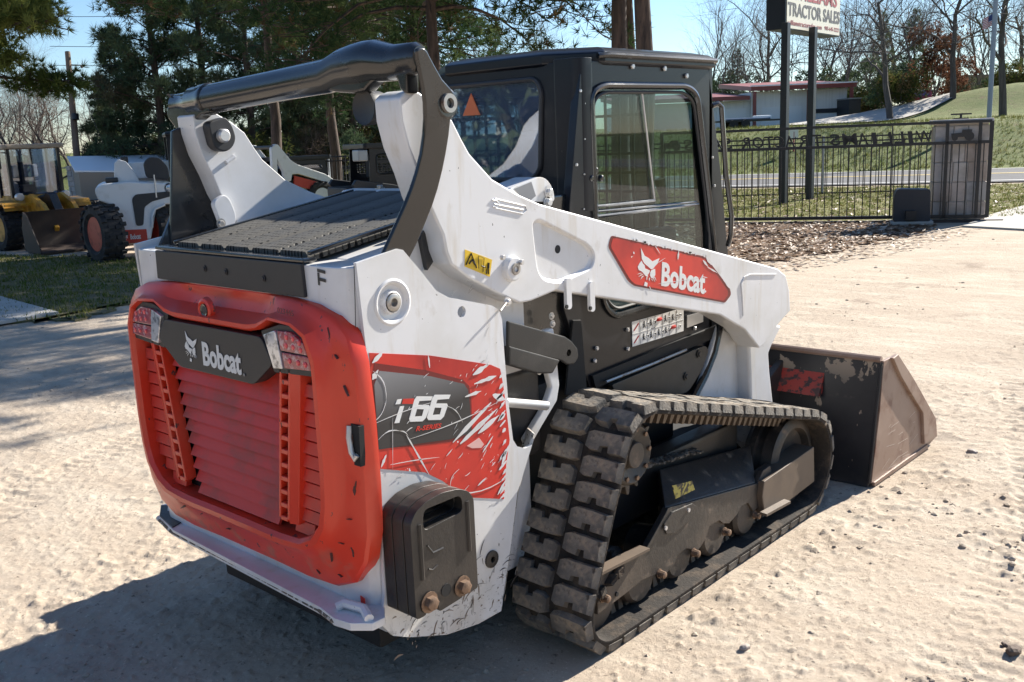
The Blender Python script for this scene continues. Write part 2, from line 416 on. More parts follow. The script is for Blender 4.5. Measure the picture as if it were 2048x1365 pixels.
nz = sum(p.normal.z for p in list(_g.polygons)[2000:2100])
if nz < 0: _g.flip_normals()
struct('ground', _g)

def sheet(name, poly, z, mat, sub=0, amp=0, kind='structure', seed=0):
    """flat sheet; sub > 0 cuts it into cells with a rough outline and an uneven top"""
    mb = MB()
    mb.prism(poly, 'xy', z - .03, z)
    me = mb.mesh(name, mat, smooth=False)
    return struct(name, me)
def grid_sheet(name, f, ns, nt_, mat):
    mb = MB(); vs = [f(a, b) for a in ns for b in nt_]; n = len(nt_)
    fs = [(i * n + j, i * n + j + 1, (i + 1) * n + j + 1, (i + 1) * n + j) for i in range(len(ns) - 1) for j in range(n - 1)]
    mb.add(vs, fs); me = mb.mesh(name, mat, fix=False)
    if sum(p.normal.z for p in me.polygons) < 0: me.flip_normals()
    return struct(name, me)
def ragged(poly, n=14, amp=.25, seed=1):
    r = random.Random(seed); o = []
    for i, p in enumerate(poly):
        q = poly[(i + 1) % len(poly)]
        for k in range(n):
            t = k / n; o.append((p[0] + (q[0] - p[0]) * t + r.uniform(-amp, amp), p[1] + (q[1] - p[1]) * t + r.uniform(-amp, amp)))
    return o

GA = Vector((15.05, 2.6)); GD = Vector((-.41, .912)).normalized(); GN = Vector((GD.y, -GD.x))
def gate(t, z=0, off=0): return (GA.x + GD.x * t + GN.x * off, GA.y + GD.y * t + GN.y * off, z)

# lawn between the gate and the road, woodland floor beyond the yard on the left
L0 = [gate(-30, 0, .55)[:2], gate(-1.1, 0, .55)[:2]] + [gate(t, 0, .35 + .25 * math.sin(t * 1.7)) [:2] for t in ngrid(-.9, 13, 18)] + [road(-.5, 22)[:2], road(-.5, -40)[:2]]
sheet('lawn', L0, .012, m_lawn)
sheet('woodland_floor', ragged([(15.765,27.852), gate(13, 0, .3)[:2], road(-.6, 22)[:2], road(-.6, 90)[:2], (-20, 75), (14.541,57.391), (15.69,38.647)], 10, .4, 5), .010, m_floor)
grid_sheet('road', lambda s, t: road(s, t, .035 + .02 * math.sin(s / 8.2 * math.pi)), ngrid(0, 8.2, 7), ngrid(-60, 110, 8), m_asphalt)
grid_sheet('road_line', lambda s, t: road(s, t, .045 + .02 * math.sin(s / 8.2 * math.pi)), [.45, .58], ngrid(-60, 110, 8), m_linew)
grid_sheet('road_line', lambda s, t: road(s, t, .045 + .02 * math.sin(s / 8.2 * math.pi)), [7.6, 7.73], ngrid(-60, 110, 8), m_linew)
for a in (3.95, 4.2):
    grid_sheet('road_line', lambda s, t: road(s, t, .045 + .02 * math.sin(s / 8.2 * math.pi)), [a, a + .11], ngrid(-60, 110, 8), m_liney)
def hz(s, t):
    p = road(s, t); 
    return (p[0], p[1], float(hill_z(p[0], p[1])) + .012 + .10 * (float(fbm(np.array(p[0]), np.array(p[1]), .5, 3, 4)) - .5) * min(1, max(0, s - 9)))
grid_sheet('hill', hz, [7.9, 8.3, 8.8] + ngrid(9.4, 20, 22) + ngrid(21, 60, 30) + ngrid(63, 250, 24), ngrid(-70, 130, 110), m_bank)
# concrete
dv = [(16.358,2.839), (14.109,2.625), (13.853,1.644), (11.013,-0.482), (23.462,1.646), (21.071,2.882)]
sheet('driveway', dv, .03, m_concrete)
sl_ = [(1.935,8.059), (2.103,10.477), (0.083,10.853), (0.67,7.938)]
sheet('concrete_slab', sl_, .05, m_concrete)
gp = ragged([(5.22,12.446), (3.047,8.266), (1.992,7.554), (1.16,8.426), (1.165,11.726), (2.949,18.406), (4.354,15.747)], 16, .12, 8)
m_patch = soil('thin_shaded_grass', (.17, .16, .08), (.24, .20, .13), (.12, .13, .05), (.20, .155, .10), 1.0, 2.2)
sheet('grass_patch', gp, .022, m_patch)
mulch = ragged([(8.572,3.974), (9.207,3.301), (10.654,2.958), (13.402,2.964), gate(.8, 0, .1)[:2], gate(4, 0, .25)[:2], gate(9, 0, .3)[:2], (11.348,6.893), (8.681,4.723)], 12, .14, 3)
sheet('mulch_bed', mulch, .020, m_mulch)

def inside(p, poly):
    c = False; j = len(poly) - 1
    for i in range(len(poly)):
        if (poly[i][1] > p[1]) != (poly[j][1] > p[1]) and p[0] < (poly[j][0] - poly[i][0]) * (p[1] - poly[i][1]) / (poly[j][1] - poly[i][1]) + poly[i][0]: c = not c
        j = i
    return c
def scatter(poly, n, r):
    xs = [p[0] for p in poly]; ys = [p[1] for p in poly]; o = []
    k = 0
    while len(o) < n and k < n * 40:
        k += 1; p = (r.uniform(min(xs), max(xs)), r.uniform(min(ys), max(ys)))
        if inside(p, poly): o.append(p)
    return o

m_leafs = [M('dry_leaf_brown', (.16, .085, .045), .6), M('dry_leaf_tan', (.30, .20, .12), .55), M('dry_leaf_pale', (.50, .42, .33), .5)]
def leaf_stuff(name, pts, z0, size, r, zf=None):
    mb = MB()
    for (x, y) in pts:
        s = size * r.uniform(.6, 1.3); a = r.uniform(0, 6.28); e = r.uniform(-.5, .9); z = (zf(x, y) if zf else z0) + r.uniform(.002, .02)
        ca, sa = math.cos(a), math.sin(a)
        P = [(-1, 0, 0), (-.2, -.42, .12), (1, 0, .1 + e * .5), (-.2, .42, .12 + e * .35)]
        mb.add([(x + s * (u * ca - v * sa), y + s * (u * sa + v * ca), z + s * max(0, q)) for u, v, q in P], [(0, 1, 2), (0, 2, 3)], r.choice([0, 0, 1, 1, 2]))
    o = mb.out(name, m_leafs, smooth=False, fix=False); tag(o, kind='stuff'); return o
r_ = random.Random(5)
leaf_stuff('leaf_litter', scatter(mulch, 5200, r_) + scatter(ragged([(7.391,3.184), (9.209,2.365), (13.656,2.219), (13.402,2.964), (9.899,4.773)], 3, .2, 4), 900, r_), .02, .050, r_)
lw = [gate(-3.5, 0, .7)[:2], gate(9, 0, .7)[:2], road(-.8, 9)[:2], road(-.8, -9)[:2]]
leaf_stuff('fallen_leaves', scatter(lw, 2600, r_) + scatter([gate(-4, 0, .8)[:2], gate(-.8, 0, .8)[:2], road(-3, -3)[:2], road(-3, -9)[:2]], 900, r_), .014, .06, r_)
leaf_stuff('woodland_leaves', scatter([(16.733,27.815), (17.823,20.548), (28.498,32.693), (29.043,47.205)], 2500, r_), .012, .12, r_)

m_blade = [leafmat('grass_blade_green', (.10, .14, .03), (.16, .17, .05), 2, .25), leafmat('grass_blade_straw', (.30, .26, .12), (.22, .2, .08), 2, .25)]
def grass_stuff(name, pts, z0, hgt, r, zf=None):
    mb = MB()
    for (x, y) in pts:
        z = zf(x, y) if zf else z0
        for k in range(4):
            a = r.uniform(0, 6.28); h = hgt * r.uniform(.5, 1.4); w_ = .006 + hgt * .05; l = r.uniform(.2, 1.0) * h
            bx, by = x + r.uniform(-.05, .05), y + r.uniform(-.05, .05)
            mb.add([(bx - w_ * math.sin(a), by + w_ * math.cos(a), z), (bx + w_ * math.sin(a), by - w_ * math.cos(a), z), (bx + l * math.cos(a), by + l * math.sin(a), z + h)], [(0, 1, 2)], 0 if r.random() < .7 else 1)
    o = mb.out(name, m_blade, smooth=False, fix=False); tag(o, kind='stuff'); return o
grass_stuff('lawn_grass', scatter(lw, 7000, r_), .012, .055, r_)
grass_stuff('patch_grass', scatter(gp, 2600, r_), .022, .045, r_)
def hzf(x, y): return float(hill_z(np.array(x), np.array(y)))
grass_stuff('bank_grass', scatter([road(8.9, -12)[:2], road(8.9, 16)[:2], road(19, 16)[:2], road(19, -12)[:2]], 7000, r_), 0, .13, r_, hzf)

# loose clods on the lot
def clods(pts, r):
    mb = MB()
    for (x, y, s) in pts:
        n = 6; v = [(x, y, s * r.uniform(.35, .6))]
        for k in range(n):
            a = 6.283 * k / n + r.uniform(-.3, .3); q = s * r.uniform(.6, 1.1)
            v.append((x + q * math.cos(a), y + q * math.sin(a), s * r.uniform(-.05, .3)))
        for k in range(n):
            a = 6.283 * k / n; v.append((x + s * .9 * math.cos(a), y + s * .9 * math.sin(a), -s * .4))
        mb.add(v, [(0, 1 + k, 1 + (k + 1) % n) for k in range(n)] + [(1 + k, 7 + k, 7 + (k + 1) % n, 1 + (k + 1) % n) for k in range(n)])
    return mb
pp = []
for k in range(4200):
    d = 1.9 * (16 / 1.9) ** r_.random(); a = rad(42.73 + r_.uniform(-33, 33))
    x, y = -2.418 + d * math.cos(a), -2.642 + d * math.sin(a)
    if r_.random() > max(0, (float(fbm(np.array(x), np.array(y), 1.1, 3, 33)) - .40)) * 4: continue
    if abs(abs(y) - .68) < .24 and -.25 < x < 1.7: continue
    pp.append((x, y, r_.choice([.004, .005, .007, .009, .013]) * (1 + d * .06)))
tag(clods(pp, r_).out('soil_clods', m_dirt, smooth=False, fix=False), kind='stuff')
m_stone = M('pale_stone', (.36, .31, .27), .85, bump=.4, bscale=60)
m_stoned = M('brown_stone', (.12, .085, .065), .85, bump=.4, bscale=60)
def stone(loc, s, label, mat, seed):
    r = random.Random(seed); bm = bmesh.new(); bmesh.ops.create_icosphere(bm, subdivisions=2, radius=1)
    for v in bm.verts: v.co = Vector((v.co.x * 1.35, v.co.y * .9, v.co.z * .62)) * s * r.uniform(.82, 1.12)
    me = bpy.data.meshes.new('stone'); bm.to_mesh(me); bm.free(); me.materials.append(mat)
    o = link('stone', me, loc=(loc[0], loc[1], s * .35)); o.rotation_euler = (r.uniform(-.2, .2), 0, r.uniform(0, 3)); tag(o, label, 'stone')
stone((2.708,-1.118), .026, 'small pale stone lying on the dirt to the right of the bucket', m_stone, 1)
stone((0.76,-1.859), .024, 'brown stone on the dirt in the lower right corner', m_stoned, 2)
stone((0.789,-1.824), .012, 'tiny brown pebble just behind the brown stone at lower right', m_stoned, 3)
stone((0.122,-0.74), .010, 'tiny pebble beside the rear end of the near track', m_stoned, 4)
stone((0.253,-1.173), .017, 'flat pale stone chip on the dirt below the near track', m_stone, 6)


# ================================================================ THE TRACK LOADER
T = thing('compact_track_loader', 'large white and red compact track loader parked in the middle of the dirt lot', 'track loader')
YP, YL, YA, YC = -.61, -.585, -.59, -.42       # side plate, rear link, lift arm, cab side
from mathutils.geometry import tessellate_polygon
def holed(outer, holes, plane, a, b):
    mb = MB(); polys = [outer] + holes
    flat = [p for q in polys for p in q]; n = len(flat)
    tris = tessellate_polygon([[Vector((p[0], p[1], 0)) for p in q] for q in polys])
    def P(p, t): return (p[0], t, p[1]) if plane == 'xz' else (t, p[0], p[1]) if plane == 'yz' else (p[0], p[1], t)
    fs = [tuple(t) for t in tris] + [tuple(i + n for i in t)[::-1] for t in tris]
    o = 0
    for q in polys:
        m = len(q)
        fs += [(o + i, o + (i + 1) % m, n + o + (i + 1) % m, n + o + i) for i in range(m)]; o += m
    return mb.add([P(p, a) for p in flat] + [P(p, b) for p in flat], fs)
def circle(c, r, n=20, a0=0): return [(c[0] + r * math.cos(a0 + 6.28319 * k / n), c[1] + r * math.sin(a0 + 6.28319 * k / n)) for k in range(n)]
def rounded(poly, r, n=5):
    """round the corners of a 2-D polygon"""
    o = []; m = len(poly)
    for i in range(m):
        p = Vector(poly[i]); a = Vector(poly[i - 1]) - p; b = Vector(poly[(i + 1) % m]) - p
        k = min(r, a.length * .48, b.length * .48); A = p + a.normalized() * k; B = p + b.normalized() * k
        for j in range(n + 1):
            t = j / n; o.append(tuple(A * (1 - t) ** 2 + p * 2 * t * (1 - t) + B * t * t))
    return o
def bolt(c, axis, r=.012, h=.010, mat=None, name='bolt', parent=T, washer=True):
    mb = MB(); s = -1 if axis[0] == '-' else 1; ax = axis[-1]
    if washer: mb.lathe([(-.001, r * 1.5), (s * .003, r * 1.5)], c, ax, 14)
    mb.lathe([(0, r), (s * h, r), (s * (h + .002), r * .8)], c, ax, 6)
    return mb.out(name, mat or m_steel, parent)

# ---- body
body = MB()
bx = [(-.70, -.598), (-.755, -.598), (-.79, -.592), (-.815, -.572), (-.827, -.54), (-.83, -.50), (-.83, .50), (-.827, .54), (-.815, .572), (-.79, .592), (-.755, .598), (-.70, .598)]
body.prism(bx, 'xy', .33, 1.374)
body.prism([(-.705, .24), (-.705, 1.376), (-.03, 1.492), (-.03, .24)], 'xz', -.498, .498)
body_o = body.out('body_shell', m_white, T, bevel=.006)
MB().bb((-.69, -.44, .16), (1.25, .44, .40)).bb((-.03, -.40, .40), (1.02, .40, .82)).out('belly', m_shadow, T, bevel=.01)
MB().prism([(-.41, 1.283), (.41, 1.283), (.405, 1.378), (-.405, 1.378)], 'yz', -.829, -.842).out('rear_panel', m_dark, T, bevel=.004)
for (yy, zz) in ((.10, 1.335), (-.02, 1.332), (-.22, 1.325)): bolt((-.842, yy, zz), '-x', .007, .004, m_dark, 'panel_bolt')
MB().prism([(-.412, 1.379), (.412, 1.379), (.412, 1.392), (-.412, 1.392)], 'yz', -.838, -.79).out('deck_edge', m_black, T, bevel=.005)

# sloping engine grille: a frame, fine ribs across, five raised bands along it
def deck(x): return 1.392 + .158 * (x + .82)
for (y0, y1) in ((-.397, -.380), (.345, .356)): MB().prism([(-.80, deck(-.80)), (-.04, deck(-.04)), (-.04, deck(-.04) + .012), (-.80, deck(-.80) + .012)], 'xz', y0, y1).out('grille_edge', m_black, T, bevel=.003)
m_grille = bpy.data.materials.new('grille_mesh'); m_grille.use_nodes = True
_t = m_grille.node_tree; _N = _t.nodes; _b = _N['Principled BSDF']; _b.inputs['Roughness'].default_value = .6; _b.inputs['Specular IOR Level'].default_value = .15
_tc = _N.new('ShaderNodeTexCoord'); _mp = _N.new('ShaderNodeMapping'); _mp.inputs['Scale'].default_value = (40, 66, 1); _t.links.new(_tc.outputs['Object'], _mp.inputs[0])
_vo = _N.new('ShaderNodeTexVoronoi'); _vo.inputs['Scale'].default_value = 1; _vo.inputs['Randomness'].default_value = .12; _t.links.new(_mp.outputs[0], _vo.inputs['Vector'])
_rr = _N.new('ShaderNodeMapRange'); _rr.inputs['From Min'].default_value = .36; _rr.inputs['From Max'].default_value = .44; _t.links.new(_vo.outputs['Distance'], _rr.inputs['Value'])
_mx = _N.new('ShaderNodeMix'); _mx.data_type = 'RGBA'; _mx.inputs['A'].default_value = (.004, .004, .005, 1); _mx.inputs['B'].default_value = (.105, .10, .09, 1)
_t.links.new(_rr.outputs[0], _mx.inputs['Factor']); _t.links.new(_mx.outputs['Result'], _b.inputs['Base Color'])
_bp = _N.new('ShaderNodeBump'); _bp.inputs['Strength'].default_value = 1; _bp.inputs['Distance'].default_value = .004; _t.links.new(_rr.outputs[0], _bp.inputs['Height']); _t.links.new(_bp.outputs[0], _b.inputs['Normal'])
g = MB(); prof = []
for i in range(5):
    a = -.378 + i * .1445
    prof += [(a + .004, .0), (a + .012, .008), (a + .128, .008), (a + .136, .0)]
g.loops([[(x, y, deck(x) + z) for y, z in prof] + [(x, .345, deck(x) - .02), (x, -.378, deck(x) - .02)] for x in ngrid(-.795, -.045, 8)], caps=True)
g.out('grille_mesh', m_grille, T, ang=60)
MB().prism([(-.045, 1.44), (.06, 1.44), (.06, 1.505), (.02, 1.528), (-.045, 1.522)], 'xz', -.42, .42).out('deck_cover', m_white, T, bevel=.008)
for yy in (-.16, .10, .25): bolt((.01, yy, 1.526), 'z', .012, .012, m_steel, 'deck_bolt')
MB().prism([(.06, .95), (.06, 1.42), (.20, 1.49), (.40, 1.49), (.40, .95)], 'xz', -.40, .40).out('cab_base', m_black, T, bevel=.01)

# ---- outer side plates
side = [(-0.811,1.387),(-0.664,1.409),(-0.645,1.404),(-0.586,1.34),(-0.528,1.273),(-0.48,1.247),(-0.299,1.195),(-0.271,1.178),(-0.259,1.145),(-0.256,1.049),(-0.247,0.886),(-0.232,0.75),(-0.214,0.723),(-0.176,0.706),(-0.142,0.709),(-0.131,0.727),(-0.221,0.569),(-0.262,0.402),(-0.311,0.235),(-0.32,0.193),(-0.428,0.192),(-0.567,0.214),(-0.712,0.268),(-0.775,0.3),(-0.816,0.352),(-0.794,0.435),(-0.783,0.865)]
pin_c = (-0.695,1.265); hole_c = (-0.432,1.197)
for s in (1, -1):
    p = holed(side, [circle(hole_c, .017, 16), circle(pin_c, .056, 28)], 'xz', YP, YP + .012)
    if s < 0: p.mirror_y()
    sp = p.out('side_plate', m_white, T, bevel=.003)
    q = MB().lathe([(.011, .066), (-.001, .066), (-.004, .060), (-.003, .055), (.009, .047), (.011, .034), (-.002, .031), (-.004, .028), (.02, .026), (.022, .001)], (pin_c[0], YP, pin_c[1]), 'y', 28)
    q2 = MB().lathe([(.012, .025), (-.006, .025), (-.008, .021), (-.008, .012), (.006, .010)], (pin_c[0], YP, pin_c[1]), 'y', 20)
    if s < 0: q.mirror_y(); q2.mirror_y()
    q.out('pivot_boss', m_white, sp, bevel=0); q2.out('pivot_pin', m_steel, sp)
q = MB().lathe([(.01, .030), (-.006, .028), (-.008, .018), (-.008, .010), (.0, .009)], (-0.357,-0.61,0.387), 'y', 20); q.out('lower_pin', m_iron, T)
MB().prism([(-0.522,1.237),(-0.492,1.315),(-0.418,1.374),(-0.347,1.4),(-0.311,1.292),(-0.238,1.227),(-0.124,1.172),(-0.189,1.09),(-0.461,1.136)], 'xz', -.50, -.488).out('inner_upright', m_white, T, bevel=.004)
MB().prism([(-0.007,1.056),(0.064,1.057),(0.074,0.996),(0.086,0.853),(0.07,0.799),(-0.013,0.73),(-0.084,0.667),(-0.102,0.703),(0.005,0.791),(0.043,0.853),(0.009,0.963)], 'xz', -.545, -.52).out('fender_lip', m_white, T, bevel=.006)
e_ = [(-0.124,-0.605,0.741), (-0.169,-0.605,0.656), (-0.213,-0.605,0.566), (-0.257,-0.605,0.398), (-0.3,-0.605,0.24)]
MB().loops([[v, (v[0] + .004, v[1] + .002, v[2]), (v[0] + .052, v[1] + .07, v[2] - .004), (v[0] + .046, v[1] + .072, v[2] - .004)] for v in e_], caps=True).out('fender_flange', M('scuffed_white_paint', (.42, .37, .31), .6, layers=[((.74, .72, .68), 9, .42, .5, .5, None, (1, 1, .5)), (CHIP, 40, .58, .62, .7, None, (1, 1, 2))]), T)
MB().bb((-.24, -.515, .62), (.02, -.44, .93)).out('drive_housing', m_iron, T, bevel=.02)
MB().tube([(-0.23,-0.58,0.869), (-0.03,-0.58,0.811)], .016, 10).out('lit_edge_strip', m_bright, T)  # bright tube drawn in place of light on the drive housing's edge

# ---- lower link between the side plate and the arm
lk = MB().prism([(-0.208,1.131),(0.073,1.03),(0.104,1.01),(0.135,0.978),(0.14,0.947),(0.117,0.927),(0.079,0.931),(0.048,0.951),(-0.214,1.042)], 'xz', -.575, -.59)
lk.prism([(-0.213,1.051),(0.035,0.957),(-0.006,0.919),(-0.082,0.934),(-0.217,0.99)], 'xz', -.56, -.595)
lk.out('lower_link', m_panel, T, bevel=.006)
bolt((0.086,-0.576,0.972), '-y', .016, .012, m_bright, 'link_bolt')
for p in ((-0.039,-0.562,0.931), (0.164,-0.45,1.074), (0.168,-0.45,1.045)): bolt(p, '-y', .009, .008, m_bright, 'link_bolt')

# ---- rear links and the cross tube (the black arch); the links lean outwards towards the top
link_out = [(-0.603,1.932),(-0.589,1.939),(-0.573,1.939),(-0.56,1.93),(-0.533,1.896),(-0.502,1.86),(-0.467,1.834),(-0.447,1.816),(-0.442,1.793),(-0.451,1.769),(-0.465,1.751),(-0.47,1.708),(-0.479,1.66),(-0.491,1.612),(-0.507,1.562),(-0.527,1.515),(-0.558,1.457),(-0.59,1.404),(-0.623,1.358),(-0.652,1.319),(-0.733,1.33),(-0.742,1.348),(-0.711,1.399),(-0.676,1.456),(-0.634,1.524),(-0.609,1.571),(-0.592,1.611),(-0.576,1.661),(-0.567,1.711),(-0.564,1.755),(-0.567,1.798),(-0.576,1.837),(-0.586,1.872),(-0.597,1.905)]
def lean(mb):
    mb.v = [(v[0], v[1] - .118 * (v[2] - 1.39), v[2]) for v in mb.v]; return mb
pinl = [(-0.481,1.795)][0]
for s in (1, -1):
    p = lean(MB().prism(link_out, 'xz', YL, -.60))
    if s < 0: p.mirror_y(); p.v = [(v[0], v[1], min(v[2], 1.895)) for v in p.v]
    lo = p.out('rear_link', m_black, T, bevel=.008, seg=3)
    c = (pinl[0], YL - .118 * (pinl[1] - 1.39), pinl[1])
    q = MB().lathe([(.01, .042), (-.012, .042), (-.016, .037), (-.016, .0)], c, 'y', 24)
    q2 = MB().lathe([(-.014, .027), (-.026, .026), (-.026, .014), (-.010, .012)], c, 'y', 24)
    if s < 0: q.mirror_y(); q2.mirror_y()
    q.out('link_boss', m_black, lo); q2.out('link_pin', m_steel, lo)
ax_ = -.565
_a, _b = (-0.565,-0.27,1.898), (-0.565,0.48,1.864)
def azc(y): return _a[2] + (_b[2] - _a[2]) * (y - _a[1]) / (_b[1] - _a[1])
y0_, y1_, y2_, y3_, y4_ = (-0.565,-0.242,1.898)[1], (-0.565,-0.313,1.899)[1], (-0.565,-0.371,1.903)[1], (-0.565,-0.459,1.902)[1], (-0.565,-0.534,1.904)[1]
tb = [(-.640, .030), (-.625, .042), (-.56, .046), (y4_, .048), (y3_, .057), ((y2_ + y3_) / 2, .060), (y2_, .059), (y1_, .054), (y0_, .050), (.0, .048), (.40, .048), (.425, .048), (.428, .053), (.465, .053), (.468, .050), (.53, .050), (.545, .042), (.60, .038), (.65, .038), (.655, .030)]
L_ = []
for y, r in tb:
    bl = .014 if y3_ - .02 < y < y1_ + .02 else 0
    L_.append([(ax_ + r * math.cos(6.28319 * k / 24), y, azc(y) + bl + r * 1.02 * math.sin(6.28319 * k / 24)) for k in range(24)])
MB().loops(L_, caps=True).out('cross_tube', m_black, T, ang=50)
MB().prism([(-0.242,1.898),(-0.609,1.922),(-0.6,1.82),(-0.573,1.832),(-0.563,1.862),(-0.544,1.877),(-0.515,1.879),(-0.48,1.87),(-0.448,1.856),(-0.424,1.841),(-0.374,1.837),(-0.306,1.843),(-0.245,1.852)], 'yz', -.59, -.54).out('gusset', m_black, T, bevel=.010)
MB().prism([(0.669,1.852),(0.397,1.875),(0.389,1.818),(0.441,1.814),(0.483,1.799),(0.523,1.763),(0.599,1.755),(0.671,1.814)], 'yz', -.60, -.55).out('gusset', m_black, T, bevel=.008)
MB().prism([(-0.639,1.766),(-0.583,1.785),(-0.541,1.764),(-0.515,1.696),(-0.487,1.588),(-0.46,1.459),(-0.439,1.387),(-0.436,1.338),(-0.691,1.366)], 'xz', .575, .590).out('link_cover', m_black, T, bevel=.004)
# work lamp tucked in the gusset
MB().lathe([(.03, .030), (0, .046), (-.05, .052), (-.06, .050), (-.055, .040)], (-0.5,-0.378,1.797), 'x', 18).out('rear_work_lamp', m_dark, T)

# ---- lift arms
arm = [(-0.607,1.812),(-0.588,1.826),(-0.562,1.834),(-0.533,1.829),(-0.456,1.787),(-0.409,1.751),(-0.373,1.694),(-0.344,1.653),(-0.253,1.575),(-0.143,1.523),(-0.037,1.484),(0.276,1.404),(0.923,1.241),(1.574,1.076),(1.656,1.034),(1.693,0.962),(1.707,0.862),(1.606,0.825),(1.458,0.748),(1.417,0.739),(1.286,0.845),(1.078,0.944),(0.572,1.067),(0.029,1.193),(-0.098,1.177),(-0.151,1.178),(-0.231,1.214),(-0.37,1.286),(-0.444,1.337),(-0.461,1.376),(-0.471,1.428),(-0.499,1.48),(-0.529,1.539),(-0.554,1.61),(-0.586,1.68),(-0.605,1.754)]
for s in (1, -1):
    rim = rounded([(-0.075,1.427),(-0.045,1.434),(0.206,1.327),(0.244,1.288),(0.225,1.245),(0.051,1.217),(-0.03,1.238),(-0.058,1.274)], .03, 4)
    p = holed(arm, [rim], 'xz', YA, -.482)
    if s < 0: p.mirror_y()
    a_o = p.out('lift_arm', m_white, T, bevel=.010, seg=3)
    # embossed triangular pocket: a rolled rim and a sunken plate
    _cx = sum(v[0] for v in rim) / len(rim); _cz = sum(v[1] for v in rim) / len(rim)
    q = MB().loops([[(_cx + (x - _cx) * k, YA + dy, _cz + (z - _cz) * k) for x, z in rim] for k, dy in ((1.02, .006), (.99, .010), (.93, .0145))])
    q2 = MB().prism([(_cx + (x - _cx) * .95, _cz + (z - _cz) * .95) for x, z in rim], 'xz', YA + .0145, YA + .03)
    h = MB().lathe([(.012, .014), (-.0015, .014)], (0.06,-0.575,1.327), 'y', 14)
    # weld bead round the front pad
    wd = MB().tube([(1.267,-0.59,0.91), (1.256,-0.591,1.002), (1.246,-0.591,1.051), (1.271,-0.591,1.076), (1.323,-0.591,1.082), (1.557,-0.591,1.052)], .0032, 6)
    bs = MB().lathe([(.01, .040), (-.018, .038), (-.022, .034), (-.022, .0)], (-0.191,-0.59,1.295), 'y', 26)
    bp_ = MB().lathe([(-.02, .019), (-.028, .018), (-.028, .010), (-.016, .008)], (-0.191,-0.59,1.295), 'y', 20)
    hs = [MB().prism(rounded([(c[0] - .013, c[1] - .055), (c[0] + .013, c[1] - .055), (c[0] + .013, c[1] + .05), (c[0] - .013, c[1] + .05)], .012, 4), 'xz', YA - .009, YA + .004) for c in ((0.213,1.15), (0.086,1.178))]
    hh, hh2 = [MB().lathe([(.004, .007), (-.001, .007)], c, 'y', 10) for c in ((0.199,-0.6,1.109), (0.071,-0.6,1.134))]
    for mb_, nm, mt in ((q, 'pocket_wall', m_white), (q2, 'pocket_plate', m_white), (h, 'pocket_hole', m_shadow), (wd, 'weld_bead', m_white), (bs, 'arm_boss', m_white), (bp_, 'arm_pin', m_steel), (hs[0], 'hose_clip', m_white), (hs[1], 'hose_clip', m_white), (hh, 'clip_hole', m_shadow), (hh2, 'clip_hole', m_shadow)):
        if s < 0: mb_.mirror_y()
        mb_.out(nm, mt, a_o)
    leg = MB().prism([(1.282,0.887),(1.548,0.844),(1.78,0.772),(1.679,0.693),(1.651,0.662),(1.663,0.575),(1.707,0.389),(1.696,0.241),(1.561,0.195),(1.475,0.269),(1.481,0.47),(1.459,0.734)], 'xz', -.515, -.425)
    pnl = MB().prism([(1.304,0.846),(1.503,0.737),(1.522,0.696),(1.549,0.246),(1.478,0.265),(1.17,0.442),(1.13,0.592),(1.191,0.669)], 'xz', -.452, -.43)
    if s < 0: leg.mirror_y(); pnl.mirror_y()
    leg.out('arm_leg', m_white, a_o, bevel=.016, seg=3); pnl.out('leg_panel', m_white, a_o, bevel=.006)
bolt((-0.219,-0.595,1.194), '-y', .010, .012, m_bright, 'arm_bolt')
MB().tube([(-0.238,-0.61,1.195), (-0.282,-0.625,1.178)], .004, 6).out('grease_fitting', m_steel, T)
for p in ((-0.253,-0.613,1.338), (-0.169,-0.613,1.314)): bolt(p, '-y', .009, .010, m_bright, 'arm_bolt', washer=False)
# embossed spanner mark near the top edge
em = MB()
e = [(-0.252,-0.591,1.5), (-0.226,-0.591,1.494), (-0.121,-0.591,1.472)]
em.tube(e, .0028, 6).tube([(-0.26,-0.591,1.513), (-0.243,-0.591,1.51), (-0.232,-0.591,1.5), (-0.24,-0.591,1.492), (-0.259,-0.591,1.493)], .0025, 6)
em.tube([(-0.247,-0.591,1.515), (-0.111,-0.591,1.483), (-0.105,-0.591,1.469), (-0.122,-0.591,1.459), (-0.249,-0.591,1.488)], .002, 6)
em.out('embossed_mark', m_white, T)
# left tower fittings that show through the arch
q = MB().lathe([(0, .024), (-.016, .023), (-.02, .018)], (-0.53,0.435,1.742), 'y', 18); q.out('tower_pin', m_bright, T)
MB().prism(rounded([(-0.581,1.788),(-0.508,1.808),(-0.484,1.777),(-0.473,1.731),(-0.493,1.697),(-0.53,1.684),(-0.567,1.703)], .02, 4), 'xz', .435, .480).out('tower_clevis', m_dark, T, bevel=.006)
MB().prism(rounded([(-0.584,1.517),(-0.533,1.541),(-0.512,1.519),(-0.494,1.464),(-0.502,1.429),(-0.552,1.412)], .02, 3), 'xz', .45, .474).out('latch_bracket', m_white, T, bevel=.004)
bolt((-0.562,0.448,1.44), '-y', .012, .008, m_steel, 'latch_bolt')
MB().tube([(-0.498,0.478,1.65), (-0.464,0.478,1.668)], .008, 8).out('weld_bead', m_white, T)

